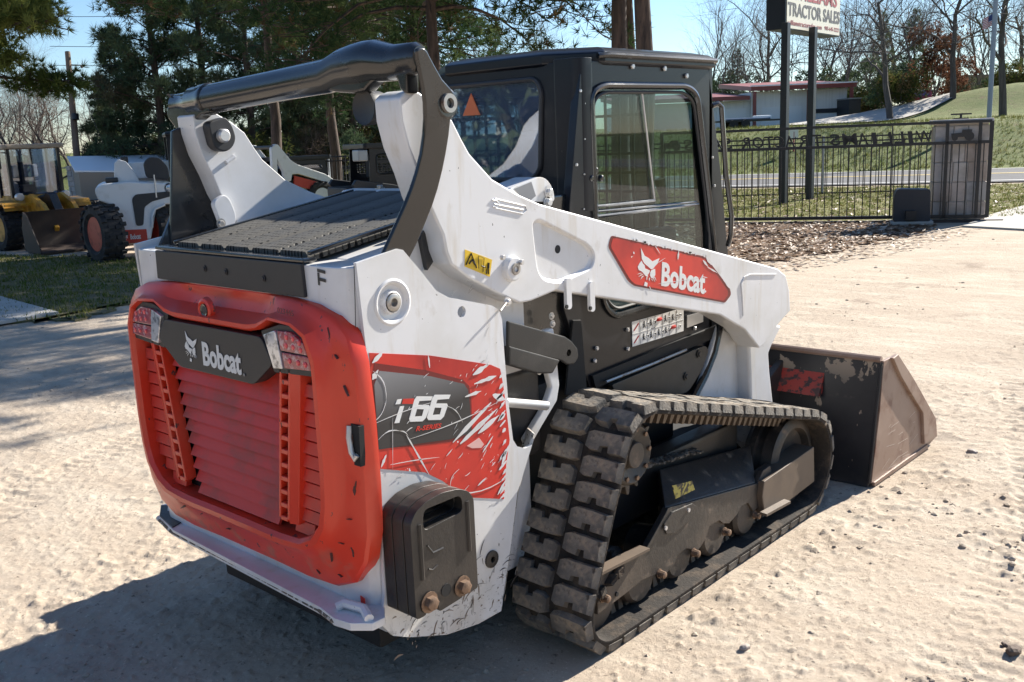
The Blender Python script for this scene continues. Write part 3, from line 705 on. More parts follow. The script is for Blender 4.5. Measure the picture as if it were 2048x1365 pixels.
# ---- tailgate
TG = MB()
H = [(0, 1.280), (.10, 1.280), (.18, 1.280), (.215, 1.280), (.265, 1.280), (.30, 1.280), (.36, 1.279), (.47, 1.268), (.55, 1.243), (.60, 1.195), (.622, 1.12), (.634, .95), (.636, .78), (.630, .64), (.605, .55), (.55, .475), (.46, .437), (.33, .428), (.15, .432)]
I = [(0, 1.176), (.10, 1.176), (.18, 1.176), (.215, 1.177), (.258, 1.186), (.285, 1.20), (.315, 1.218), (.42, 1.212), (.472, 1.185), (.500, 1.11), (.498, .95), (.495, .78), (.486, .70), (.465, .645), (.42, .602), (.36, .580), (.26, .575), (.12, .576), (.05, .576)]
I[-2:] = [(.19, .575), (.09, .576)]
def sym(h): return h + [(-y, z) for y, z in h[1:][::-1]]
O2, I2 = sym(H), sym(I)
def lerp2(a, b, t): return [(p[0] + (q[0] - p[0]) * t, p[1] + (q[1] - p[1]) * t) for p, q in zip(a, b)]
ringL = []
for t, x in ((0, -.800), (0, -.842), (.04, -.852), (.16, -.860), (.34, -.868), (.56, -.878), (.68, -.896), (.78, -.909), (.90, -.911), (.98, -.898), (1, -.835)):
    ringL.append([(x, p[0], p[1]) for p in lerp2(O2, I2, t)])
# flatten the middle of the top band into the recess the camera sits in
for k, (t, x) in enumerate(((0, 0),) * 11):
    if 1 <= k <= 6:
        for i, v in enumerate(ringL[k]):
            if v[2] > 1.17 and abs(v[1]) < .30:
                d = min(1, (.30 - abs(v[1])) / .075) * (.012, .020, .030, .036, .032, .018)[k - 1]
                ringL[k][i] = (v[0] + d, v[1], v[2])
tg = TG.loops(ringL, close=False).out('tailgate', m_red, T, ang=32)
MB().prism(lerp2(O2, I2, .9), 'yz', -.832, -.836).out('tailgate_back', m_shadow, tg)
# louvers: three columns of planks, lower edge proud
pitch = .0425
def louver(y0, y1, y0b, y1b, z):
    return MB().loops([[(-.846, y, z + .047), (-.852, y, z + .048), (-.877, yb, z + .004), (-.868, yb, z)] for y, yb in ((y0, y0b), (y1, y1b))], caps=True)
for k in range(11):
    z = 1.045 - k * pitch - .042
    e = .335 - .085 * (1.09 - z) / .47 - .012
    louver(-e, e, -e, e, z).out('louver', m_redin, tg, fix=True)
    for s in (1, -1):
        o_ = .497 if z > .68 else .497 - (.68 - z) * .9
        i_ = .400 - .08 * (1.09 - z) / .47
        if o_ - i_ > .03: MB().loops([[(-.850, y, z + .040), (-.866, y, z + .0395), (-.874, yb_, z + .006), (-.852, yb_, z + .005)] for y, yb_ in ((s * i_, s * i_), (s * o_, s * (o_ - .006)))], caps=True).out('louver', m_redin, tg)
for s in (1, -1):
    b = MB()
    def yb(z): return .338 - .072 * (1.085 - z) / .46
    zt, zb = 1.088, .622
    for a, c in ((0, .009), (.043, .052)):
        b.loops([[(-.856, s * (yb(z) + a), z), (-.896, s * (yb(z) + a), z), (-.896, s * (yb(z) + c), z), (-.856, s * (yb(z) + c), z)] for z in (zt, zb)], caps=True)
    b.loops([[(-.846, s * (yb(z) + .052), z), (-.896, s * (yb(z) + .052), z), (-.885, s * (yb(z) + .085), z), (-.846, s * (yb(z) + .09), z)] for z in (zt, zb - .01)], caps=True)
    n = 11
    for k in range(n + 1):
        z = zb + (zt - zb) * k / n; z0, z1 = z - .0075, z + .0075
        b.loops([[(-.862, s * (yb(q) + .009), q), (-.895, s * (yb(q) + .009), q), (-.895, s * (yb(q) + .043), q), (-.862, s * (yb(q) + .043), q)] for q in (z0, z1)], caps=True)
    b.out('slotted_bar', m_red, tg, bevel=.002, seg=1)
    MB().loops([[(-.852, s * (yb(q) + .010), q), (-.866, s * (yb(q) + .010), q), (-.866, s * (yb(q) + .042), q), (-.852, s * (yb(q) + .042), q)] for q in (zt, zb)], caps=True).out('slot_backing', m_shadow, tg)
# badge panel
badge = [(.275, 1.170), (-.275, 1.170), (-.322, 1.095), (-.215, 1.020), (.205, 1.020), (.325, 1.100)]
MB().prism(rounded(badge, .02, 3), 'yz', -.85, -.906).out('badge_panel', m_dark, tg, bevel=.006)
m_black2 = m_dark
for s in (1, -1):
    L1 = [(.262, 1.185), (.355, 1.212), (.42, 1.214), (.49, 1.19), (.520, 1.095), (.500, 1.080), (.312, 1.068), (.285, 1.10)]
    MB().prism([(s * y, z) for y, z in L1], 'yz', -.85, -.896).out('lamp_bezel', m_dark, tg, bevel=.004)
    MB().prism([(s * y, z) for y, z in [(.288, 1.178), (.345, 1.196), (.352, 1.19), (.372, 1.088), (.325, 1.084)]], 'yz', -.89, -.908).out('reverse_lamp', m_clearlens, tg, bevel=.004)
    tl = MB().prism([(s * y, z) for y, z in [(.356, 1.196), (.42, 1.198), (.476, 1.172), (.492, 1.140), (.366, 1.140)]], 'yz', -.89, -.906).out('tail_lamp', m_redlens, tg, bevel=.004)
    tl = MB().prism([(s * y, z) for y, z in [(.367, 1.136), (.494, 1.136), (.502, 1.098), (.376, 1.090)]], 'yz', -.89, -.905).out('tail_lamp', m_redlens, tg, bevel=.004)
for s in (1, -1):
    for (yy, zz) in ((.40, 1.182), (.43, 1.181), (.458, 1.172), (.395, 1.158), (.428, 1.157), (.462, 1.153), (.405, 1.116), (.445, 1.115), (.478, 1.114)):
        MB().lathe([(.004, .0085), (-.0015, .008), (-.003, .005)], (-.9055, s * yy, zz), 'x', 10).out('led', m_led, tg)
cm = (-0.893,0.034,1.218)
MB().lathe([(.01, .040), (-.004, .036), (-.008, .028), (-.002, .022)], cm, 'x', 20).out('camera_boss', m_red, tg)
MB().lathe([(-.004, .020), (-.0065, .019), (-.003, .010)], (cm[0], cm[1], cm[2]), 'x', 16).out('camera_lens', m_black, tg)
# latch slot on the right edge
MB().prism([(-.590, .842), (-.632, .842), (-.636, .955), (-.588, .962)], 'yz', -.845, -.8625).out('latch_pocket', m_shadow, tg)
MB().tube([(-.864, -.597, .952), (-.871, -.600, .92), (-.871, -.606, .88), (-.868, -.617, .862), (-.866, -.624, .875)], .008, 8).out('latch_hook', m_bright, tg)

# head emblem and lettering
HEAD = [[(590,258),(645,360),(700,380),(760,420),(865,358),(835,440),(800,478),(772,520),(742,535),(700,505),(640,465),(605,410)],
        [(600,435),(622,475),(645,492),(652,535),(690,545),(724,555),(712,590),(690,620),(695,648),(660,640),(612,590),(560,570),(546,530),(568,480)],
        [(742,548),(775,530),(800,520),(803,600),(778,655),(745,660),(722,622),(728,580)],
        [(650,722),(688,735),(680,788),(635,780)],
        [(538,636),(580,610),(622,604),(582,618)],[(556,668),(592,630),(634,620),(598,640)],[(584,702),(604,656),(642,638),(614,664)],
        [(772,628),(800,640),(820,690),(796,654)],[(764,646),(782,660),(800,708),(776,672)],[(748,664),(760,676),(768,700),(750,680)],[(672,650),(684,652),(680,690),(670,690)],[(714,655),(726,660),(716,698),(706,696)]]
def emblem(o, ux, uy, thick=.001):
    """o: lower-left corner of the head, ux/uy: full width and height"""
    o, ux, uy = Vector(o), Vector(ux), Vector(uy); n = ux.cross(uy).normalized() * thick
    mb = MB()
    for p in HEAD:
        q = [o + ux * ((x - 530) / 340) + uy * ((790 - y) / 535) for x, y in p]; k = len(q)
        mb.add(q + [v + n for v in q], [tuple(range(k, 2 * k))[::-1], tuple(range(k))] + [(i, (i + 1) % k, k + (i + 1) % k, k + i) for i in range(k)])
    return mb
xr = -.9075
# frame axes on the rear face: right is -Y
emblem((xr, .158, 1.047), (0, -.082, .0), (0, 0, .098)).out('emblem', m_letter, tg, smooth=False)
text_mb('Bobcat', (xr, .052, 1.045), (0, -.212, -.004), (0, -.003, .076), .001, .035).out('lettering', m_letter, tg, smooth=False)
MB().lathe([(0, .005), (-.001, .005)], (xr, -.172, 1.045), 'x', 12).out('trade_mark', m_decalgrey, tg)

# ---- rear bumper plate
bump = MB().prism([(-0.781,0.697),(-0.847,0.589),(-0.88,0.433),(-0.898,-0.079),(-0.915,-0.463),(-0.931,-0.548),(-0.921,-0.607),(-0.882,-0.657),(-0.838,-0.658),(-0.655,-0.438),(-0.54,0.473),(-0.68,0.664)], 'xy', .376, .400)
bump.out('bumper_plate', m_white, T, bevel=.003)
be_ = [(-0.836,0.611,0.386), (-0.869,0.455,0.386), (-0.887,-0.061,0.386), (-0.904,-0.448,0.386), (-0.92,-0.534,0.386), (-0.911,-0.593,0.386), (-0.871,-0.643,0.386)]
MB().tube(be_, .0125, 8, flat=.8).out('bumper_edge', M('worn_bumper_edge', (.10, .075, .055), .6, layers=[((.62, .58, .52), 34, .50, .56, .5, None, None), (RUST, 12, .55, .7, .8, None, None)]), T)
MB().prism([(-0.789,0.682),(-0.846,0.586),(-0.873,0.445),(-0.804,0.474),(-0.754,0.635)], 'xy', .4005, .404).out('bumper_wear_patch', m_iron, T)
MB().prism([(-0.792,0.59),(-0.757,0.592),(-0.775,0.518),(-0.808,0.515)], 'xy', .404, .4055).out('tie_down_slot', m_dirt, T)
MB().tube([(-0.896,-0.514,0.408), (-0.873,-0.526,0.415), (-0.861,-0.596,0.415), (-0.881,-0.642,0.408)], .014, 8).out('tie_down_loop', m_white, T)
q = MB().prism([(-0.852,0.466),(-0.836,0.456),(-0.822,0.418),(-0.832,0.407),(-0.846,0.429)], 'xz', YP - .002, -.60)
MB().loops([[(-.8315, -.548, .43), (-.8315, -.566, .425), (-.8315, -.566, .395), (-.8315, -.551, .39)], [(-.835, -.548, .43), (-.835, -.566, .425), (-.835, -.566, .395), (-.835, -.551, .39)]], caps=True).out('reflector', m_decalred, T)

# ---- suitcase weights on the right flank
wt = thing('suitcase_weight', None, None)
for k in ('label', 'category'):
    if k in wt: del wt[k]
bpy.data.objects.remove(wt)
wout = [(-0.768,0.684),(-0.756,0.695),(-0.737,0.698),(-0.719,0.689),(-0.702,0.663),(-0.698,0.644),(-0.663,0.623),(-0.619,0.624),(-0.601,0.651),(-0.596,0.673),(-0.579,0.685),(-0.555,0.677),(-0.544,0.657),(-0.559,0.4),(-0.571,0.386),(-0.616,0.385),(-0.635,0.402),(-0.642,0.421),(-0.648,0.4),(-0.738,0.397),(-0.741,0.415),(-0.77,0.431),(-0.777,0.389),(-0.784,0.389),(-0.79,0.412)]
cx_ = sum(p[0] for p in wout) / len(wout)
zt_ = max(p[1] for p in wout); zb_ = min(p[1] for p in wout); xl_ = min(p[0] for p in wout); xh_ = max(p[0] for p in wout)
arch = rounded([(xl_, zb_ + .01), (xl_, zt_ - .02), (xl_ + .02, zt_ + .008), (xl_ + .06, zt_ + .026), ((xl_ + xh_) / 2, zt_ + .034), (xh_ - .06, zt_ + .026), (xh_ - .02, zt_ + .008), (xh_, zt_ - .02), (xh_, zb_ + .012), (xh_ - .035, zb_ + .012), (xh_ - .035, zb_ + .055), (xh_ - .062, zb_ + .055), (xh_ - .062, zb_ + .008), (xl_ + .085, zb_ + .0), (xl_ + .085, zb_ + .05), (xl_ + .04, zb_ + .05), (xl_ + .04, zb_ + .01)], .012, 3)
def wplate(y0, y1, nm):
    hole = rounded([(xl_ + .045, zt_ - .055), (xh_ - .045, zt_ - .045), (xh_ - .05, zt_ + .005), (xl_ + .05, zt_ + .005)], .02, 4)
    return holed(arch, [hole], 'xz', y0, y1).out(nm, m_iron, T, bevel=.007, seg=3)
wplate(-.612, -.655, 'counterweight'); wplate(-.659, -.700, 'counterweight')
w3 = wplate(-.704, -.735, 'counterweight')
for a, b_ in (((xl_ + .032, zt_ - .03), (xl_ + .032, zb_ + .12)), ((xh_ - .028, zt_ - .02), (xh_ - .028, zb_ + .14))):
    MB().tube([(a[0], -.735, a[1]), (b_[0], -.735, b_[1])], .007, 8).out('casting_rib', m_iron, w3)
MB().tube([(xl_ + .055, -.735, zt_ - .10), (xl_ + .075, -.735, zt_ - .128), (xl_ + .115, -.735, zt_ - .128)], .0035, 6).out('cast_mark', m_iron, w3)
MB().tube([(xl_ + .055, -.735, zt_ - .17), (xl_ + .07, -.735, zt_ - .178), (xl_ + .09, -.735, zt_ - .17)], .003, 6).out('cast_mark', m_iron, w3)
for p in ((-0.741,-0.737,0.431), (-0.611,-0.737,0.43)): bolt(p, '-y', .021, .020, m_boltrust, 'weight_bolt', w3)
MB().lathe([(.01, .019), (-.001, .019)], (-0.673,-0.736,0.441), 'y', 16).out('weight_hole', m_shadow, w3)

# seams, hairline scratches and scuffs on the white flanks and the red door
sm = MB()
sm.tube([(-0.819,-0.611,1.381), (-0.824,-0.611,1.291), (-0.829,-0.611,1.218)], .0016, 4)
sm.out('panel_seam', m_dark, T)
rs2 = random.Random(8)
def scuffs(nm, mat, n, plane, val, box, ln, wd, par):
    for v_ in range(1):
        mb = MB()
        for k in range(n):
            a, b_ = rs2.uniform(box[0], box[1]), rs2.uniform(box[2], box[3]); L_s = ln * rs2.random() ** 2 + .004; an = rs2.uniform(-.5, 2.0); w_ = wd * rs2.uniform(.4, 1)
            P = []; Q = []
            for i in range(5):
                t = i / 4; c = Vector((a + L_s * t * math.cos(an), b_ + L_s * t * math.sin(an) + .15 * L_s * math.sin(t * 3))); q = Vector((-math.sin(an), math.cos(an))) * w_ * (math.sin(math.pi * (.08 + .84 * t))) * rs2.uniform(.5, 1.2)
                P.append(tuple(c + q)); Q.append(tuple(c - q))
            mb.prism(P + Q[::-1], plane, val, val - .0005)
        o = mb.out(nm, mat, par, smooth=False); o['kind'] = 'stuff'
scuffs('scuff_marks', M('scuff_grey', (.30, .28, .26), .6), 60, 'xz', YP - .0006, (-.76, -.25, .25, 1.30), .05, .0009, T)
scuffs('scuff_marks', M('scuff_dark', (.06, .05, .045), .6), 46, 'xz', YP - .0008, (-.72, -.27, .24, .42), .05, .0022, T)
scuffs('scuff_marks', M('scuff_brown', (.20, .15, .11), .7), 40, 'xz', YP - .0007, (-.78, -.30, .22, .36), .06, .0035, T)


# ---- cab
win = rounded([(0.456,1.842),(0.529,1.871),(1.094,1.874),(1.174,1.839),(1.273,1.4),(1.341,1.04),(0.892,1.009),(0.575,1.001),(0.507,1.055),(0.467,1.329)], .05, 6)
sidep = [(0.401,1.904),(0.425,1.942),(0.467,1.954),(1.264,1.965),(1.28,1.9),(1.363,1.545),(1.435,1.156),(1.464,0.844),(1.369,0.675),(1.191,0.547),(0.429,0.718),(0.331,0.935),(0.273,1.076),(0.317,1.416)]
for s in (1, -1):
    p = holed(sidep, [win], 'xz', YC, YC + .035)
    if s < 0: p.mirror_y()
    cs = p.out('cab_side', m_cab, T, bevel=.006)
    wl = [(x, YC - .002, z) for x, z in win]; 
    q = MB().tube(wl + wl[:2], .013, 8, caps=False)
    q2 = MB().tube([(x + (x - .85) * -.055, YC + .004, z + (z - 1.45) * -.06) for x, z in win + win[:2]], .007, 6, caps=False)
    gl_ = MB().prism(win, 'xz', YC + .016, YC + .020)
    for mb_, nm, mt in ((q, 'window_trim', m_black), (q2, 'window_seal', m_dark), (gl_, 'side_window', m_glass)):
        if s < 0: mb_.mirror_y()
        mb_.out(nm, mt, cs)
    if s > 0:
        r = MB()
        for a, b_ in (((1180,414), (1310,402)), ((1182,424), (1308,412)), ((1183,431), (1392,410)), ((1185,440), (1392,416)), ((1188,447), (1390,421))): pass
        r.tube([(0.449,-0.418,1.434), (0.859,-0.418,1.428)], .006, 6).tube([(0.455,-0.418,1.415), (1.172,-0.418,1.399)], .005, 6).tube([(0.46,-0.418,1.396), (1.187,-0.418,1.388)], .007, 6)
        r.out('window_rail', m_black, cs)
        MB().tube([(0.794,-0.412,1.841), (0.871,-0.412,1.425)], .004, 6).out('glass_edge', m_bright, cs)
        k = MB()
        for c in ((0.472,-0.418,1.564), (0.444,-0.418,1.538), (0.504,-0.418,1.535)): k.lathe([(0, .013), (-.012, .012), (-.016, .008)], c, 'y', 12)
        k.prism([(0.472,1.571),(0.435,1.533),(0.51,1.529)], 'xz', -.418, -.424)
        k.out('window_latch', m_black, cs)
    else:
        gb = MB()
        for z in ngrid(1.08, 1.86, 11): gb.bb((.46, .425, z - .007), (1.25, .431, z + .007))
        for x in ngrid(.50, 1.25, 11): gb.bb((x - .007, .432, 1.05), (x + .007, .438, 1.88))
        gb.out('window_guard', m_cab, cs)
# rear wall with its big window
rwin = rounded([(.30, 1.905), (-.215, 1.905), (-.240, 1.86), (-.222, 1.57), (-.17, 1.535), (.30, 1.535)], .04, 6)
rw = holed([(-.40, 1.43), (-.40, 1.955), (.40, 1.955), (.40, 1.43)], [rwin], 'yz', .40, .43).out('cab_rear', m_cab, T, bevel=.004)
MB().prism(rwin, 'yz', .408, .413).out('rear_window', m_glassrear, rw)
MB().tube([(.398, y, z) for y, z in rwin + rwin[:2]], .010, 8, caps=False).out('window_seal', m_dark, rw)
MB().prism([(0.125,1.872),(0.176,1.788),(0.081,1.788)], 'yz', .402, .398).out('slow_sign', m_orange, rw)
for s in (1, -1): MB().prism(rounded([(.385, s * .30), (.385, s * .40), (.41, s * .425), (.47, s * .43), (.47, s * .37)], .02, 3), 'xy', 1.42, 1.965).out('corner_post', m_cab, T, bevel=.004)
# roof: rim, raised shell, lip along the right edge
rf_rim = [(.392, -.25), (.53, -.432), (1.285, -.432), (1.33, -.38), (1.33, .38), (1.285, .432), (.53, .432), (.392, .25)]
rf = MB().loops([[(x, y, z) for x, y in [(a + (a - .85) * k, b + b * k) for a, b in rf_rim]] for z, k in ((1.940, -.03), (1.952, .012), (1.985, .012), (1.998, -.03), (2.012, -.16))], caps=True)
roof = rf.out('cab_roof', m_cab, T, bevel=.004)
MB().tube([(.50, -.425, 1.972), (.545, -.442, 1.976), (1.29, -.442, 1.976), (1.335, -.39, 1.972)], .011, 8).out('roof_lip', m_black, roof)
for p in ((0.714,-0.423,1.941), (0.93,-0.423,1.938), (1.089,-0.423,1.913)): bolt(p, '-y', .011, .006, m_bright, 'roof_bolt', roof, washer=False)
for i in range(5):
    t = i / 4; p = (.43 - .03 * t, -.4215, 1.93 - .50 * t); bolt(p, '-y', .0035, .002, m_bright, 'frame_rivet', T, washer=False)
for p in ((0.397,-0.421,1.849), (0.364,-0.421,1.591), (1.295,-0.421,1.579), (1.176,-0.421,1.818), (1.312,-0.421,1.458)): bolt(p, '-y', .006, .004, m_bright, 'frame_rivet', T, washer=False)
# front frame and door glass
fwin = rounded([(.33, 1.87), (-.33, 1.87), (-.36, 1.0), (.36, 1.0)], .05, 5)
fr = holed([(-.42, .80), (-.42, 1.95), (.42, 1.95), (.42, .80)], [fwin], 'yz', 1.27, 1.30).out('cab_front', m_cab, T, bevel=.004)
MB().prism(fwin, 'yz', 1.283, 1.288).out('front_window', m_glass, fr)
MB().tube([(1.246,-0.45,1.793), (1.274,-0.462,1.802), (1.295,-0.466,1.787), (1.308,-0.466,1.693), (1.335,-0.466,1.503), (1.383,-0.466,1.324), (1.376,-0.466,1.241), (1.382,-0.45,1.192)], .011, 8).out('grab_bar', m_black, T)
fg_ = MB()
for z in ngrid(1.18, 1.86, 9): fg_.bb((1.255, -.12, z - .006), (1.262, .34, z + .006))
for y_ in ngrid(-.12, .34, 7): fg_.bb((1.248, y_ - .006, 1.16), (1.255, y_ + .006, 1.87))
fg_.out('window_guard', m_cab, fr)
# interior
ins = MB().bb((.42, -.38, .95), (1.26, .38, .99)).out('cab_floor', m_dark, T)
st = MB().bb((.72, -.24, 1.10), (1.08, .24, 1.22)).out('seat', m_seat, T, bevel=.04, seg=3)
MB().prism(rounded([(-.22, 1.20), (.22, 1.20), (.20, 1.66), (.10, 1.72), (-.10, 1.72), (-.20, 1.66)], .08, 5), 'yz', .64, .76).out('seat_back', m_seat, st, bevel=.03, seg=3)
MB().prism(rounded([(-.12, 1.70), (.12, 1.70), (.11, 1.86), (-.11, 1.86)], .05, 5), 'yz', .66, .74).out('headrest', m_seat, st, bevel=.02)
MB().bb((.72, -.36, 1.15), (1.12, -.26, 1.30)).out('armrest', m_dark, st, bevel=.02)
MB().tube([(1.08, -.30, 1.28), (1.11, -.30, 1.40), (1.09, -.29, 1.50)], [.012, .014, .026], 10).out('joystick', m_seat, st)
MB().bb((.98, .25, 1.05), (1.22, .38, 1.42)).out('console', m_dark, st, bevel=.02)
MB().tube([(.46, .05, 1.88), (.48, -.02, 1.7), (.50, -.03, 1.45)], .02, 8).out('cab_wiring', m_seat, st)

# ---- lower flank panels under the arm
MB().prism([(0.311,1.033),(0.358,1.026),(0.383,0.733),(0.253,0.762)], 'xz', -.432, -.421).out('flank_post', m_shadow, T, bevel=.003)
lp = MB().prism(rounded([(0.501,0.749),(1.187,0.78),(1.216,0.753),(1.158,0.674),(1.054,0.603),(0.892,0.6),(0.577,0.672)], .02, 3), 'xz', -.455, -.43).out('lower_cover', m_panel, T, bevel=.01)
MB().tube([(0.473,-0.452,0.768), (0.768,-0.452,0.776), (1.036,-0.452,0.788)], .006, 6).out('cover_weld', m_steel, lp)
for p in ((1.129,-0.458,0.753), (1.026,-0.458,0.675)): bolt(p, '-y', .012, .006, m_iron, 'cover_bolt', lp)
MB().tube([(1.317,-0.45,0.844), (1.266,-0.45,0.731), (1.191,-0.45,0.642), (1.089,-0.45,0.556)], .017, 8).out('arm_stop_seal', m_black, T)
MB().prism([(0.413,0.802),(1.329,0.844),(1.338,0.793),(0.432,0.75)], 'xz', -.435, -.421).out('flank_step', m_shadow, T)
for p in ((0.655,-0.423,0.937), (0.653,-0.423,0.86), (0.453,-0.423,0.9), (0.439,-0.423,0.854), (1.146,-0.423,0.859)): bolt(p, '-y', .009, .007, m_bright, 'panel_bolt', T, washer=False)
# warning pictograms
wd_ = MB().prism([(0.689,0.963),(1.063,0.962),(1.062,0.862),(0.689,0.862)], 'xz', -.4235, -.421).out('warning_decal', m_decalwhite, T)
a0 = Vector((0.688,-0.424,0.963)); a1 = Vector((1.062,-0.424,0.962)); a2 = Vector((0.689,-0.424,0.862)); a3 = Vector((1.061,-0.424,0.863))
def uv(u, v): return a0 * (1 - u) * (1 - v) + a1 * u * (1 - v) + a2 * (1 - u) * v + a3 * u * v
ln, fg, rd = MB(), MB(), MB()
ln.tube([uv(0, .5), uv(1, .5)], .0012, 4)
for k in range(1, 7): ln.tube([uv(k / 7, .01), uv(k / 7, .99)], .0008, 4)
def man(u, v, s=.1):
    fg.tube([uv(u, v), uv(u, v + s * .9)], .003, 5).tube([uv(u, v + s * .9), uv(u - .018, v + s * 2)], .0022, 4).tube([uv(u, v + s * .9), uv(u + .018, v + s * 2)], .0022, 4).tube([uv(u - .02, v + s * .8), uv(u + .025, v + s * .5)], .0018, 4)
    fg.lathe([(0, .004), (-.001, .004)], uv(u, v - .03), 'y', 8)
for u, v in ((.22, .16), (.35, .16), (.63, .16), (.78, .2), (.21, .66), (.35, .66), (.50, .66), (.64, .66)): man(u, v)
for u, v in ((.29, .2), (.42, .2), (.70, .2), (.86, .2), (.28, .7), (.42, .7), (.57, .7), (.71, .7), (.92, .7), (.93, .22)):
    fg.tube([uv(u - .015, v), uv(u + .02, v)], .0022, 4).tube([uv(u - .015, v + .10), uv(u + .02, v + .10)], .0018, 4).tube([uv(u + .02, v), uv(u + .02, v + .1)], .0015, 4)
for u, v in ((.5, .22), (.78, .72)): rd.tube([uv(u - .045, v + .02), uv(u - .02, v - .02), uv(u + .04, v - .02), uv(u + .05, v + .03)], [.002, .007, .008, .003], 6)
for v in (.25, .75): rd.tube([uv(.03, v + .12), uv(.115, v - .12)], .003, 5)
ln.out('decal_lines', m_seat, wd_); fg.out('pictogram', m_seat, wd_); rd.out('red_pictogram', m_decalred, wd_)
dp = MB().prism([(1.09,0.923),(1.218,0.922),(1.218,0.876),(1.089,0.871)], 'xz', -.4245, -.421).out('data_plate', m_bright, T)
# plate on the engine cowl behind the cab corner
cw = MB().prism(rounded([(0.011,1.528),(0.175,1.56),(0.214,1.549),(0.245,1.513),(0.254,1.467),(0.13,1.476),(0.055,1.501)], .02, 3), 'xz', -.41, -.30).out('valve_cover', m_white, T, bevel=.006)
MB().prism([(0.039,1.526),(0.127,1.544),(0.148,1.495),(0.114,1.48),(0.068,1.501)], 'xz', -.4125, -.40).out('serial_plate', m_decalgrey, cw)
bolt((0.214,-0.412,1.503), '-y', .014, .014, m_bright, 'cover_bolt', cw); bolt((0.207,-0.412,1.468), '-y', .014, .014, m_bright, 'cover_bolt', cw)
# hoses between the tower and the cab
hs_ = MB()
for (p, q) in (((-.42, -.47, 1.36), (-.30, -.44, 1.55)), ((-.46, -.49, 1.34), (-.36, -.46, 1.50))): hs_.tube([p, ((p[0] + q[0]) / 2 - .05, p[1], (p[2] + q[2]) / 2), q], .016, 8)
hs_.prism([(-0.491,1.426),(-0.43,1.48),(-0.402,1.418),(-0.419,1.367),(-0.471,1.32)], 'xz', -.515, -.47)
hs_.out('hydraulic_hose', m_black, T)

# ---- decals
y = YP - .0012
dA = [(-0.79,1.141),(-0.568,1.091),(-0.383,1.034),(-0.318,1.013),(-0.279,0.993),(-0.268,0.939),(-0.262,0.889),(-0.253,0.805),(-0.249,0.754),(-0.27,0.677),(-0.287,0.567),(-0.459,0.626),(-0.548,0.705),(-0.615,0.751),(-0.78,0.809),(-0.781,0.857),(-0.787,0.938),(-0.788,1.065)]
dr = MB().prism(dA, 'xz', y, YP + .002).out('flank_decal', m_decalred, T)
MB().prism([(-0.775,1.11),(-0.591,1.053),(-0.444,0.993),(-0.418,0.968),(-0.412,0.923),(-0.414,0.813),(-0.509,0.816),(-0.647,0.84),(-0.779,0.867),(-0.781,0.965),(-0.787,1.058)], 'xz', y - .0006, y).out('decal_shadow', m_decaldark, dr)
MB().prism([(-0.76,1.085),(-0.574,1.031),(-0.439,0.979),(-0.424,0.957),(-0.419,0.906),(-0.42,0.821),(-0.509,0.824),(-0.647,0.846),(-0.781,0.865),(-0.781,0.965),(-0.781,1.05)], 'xz', y - .0012, y).out('decal_field', m_decalgrey, dr)
y2 = y - .0014
def on(px, z0=None): return px
# model letters drawn as slanted strokes
dk = MB(); wh = MB(); rdm = MB()
def quadpx(mb, pts, t=.0008): 
    n = len(pts); mb.prism(pts, 'xz', y2 - t, y2)
quadpx(wh, [(-0.704,0.991),(-0.687,0.989),(-0.694,0.976),(-0.712,0.979)]); quadpx(rdm, [(-0.682,0.988),(-0.641,0.98),(-0.647,0.965),(-0.688,0.975)])
quadpx(wh, [(-0.696,0.969),(-0.68,0.967),(-0.702,0.923),(-0.72,0.926)])
_s = holed([(-0.631,0.984),(-0.57,0.97),(-0.577,0.96),(-0.622,0.968),(-0.628,0.958),(-0.586,0.948),(-0.583,0.941),(-0.601,0.913),(-0.615,0.906),(-0.661,0.916),(-0.665,0.925),(-0.641,0.976)], [[(-0.633,0.947),(-0.607,0.94),(-0.616,0.922),(-0.643,0.927)]], 'xz', y2 - .0008, y2); wh.add(_s.v, _s.f)
_s = holed([(-0.562,0.973),(-0.498,0.959),(-0.506,0.948),(-0.552,0.956),(-0.558,0.946),(-0.515,0.936),(-0.512,0.929),(-0.53,0.9),(-0.544,0.893),(-0.592,0.904),(-0.597,0.913),(-0.572,0.965)], [[(-0.564,0.935),(-0.537,0.928),(-0.546,0.91),(-0.574,0.915)]], 'xz', y2 - .0008, y2); wh.add(_s.v, _s.f)
wh.out('model_number', m_letter, dr, smooth=False); rdm.out('model_accent', m_decalred, dr, smooth=False)
o = Vector((-0.643,-0.613,0.883)); ux = Vector((-0.547,-0.613,0.869)) - o; uy = Vector((-0.636,-0.613,0.896)) - o
text_mb('R-SERIES', o, ux, uy, .0008, .02).out('series_lettering', m_decalred, dr, smooth=False)
MB().prism([(-0.44,0.785),(-0.387,0.797),(-0.367,0.771),(-0.38,0.763),(-0.419,0.772)], 'xz', y - .0010, y).out('decal_glint', m_glint, dr, smooth=False)
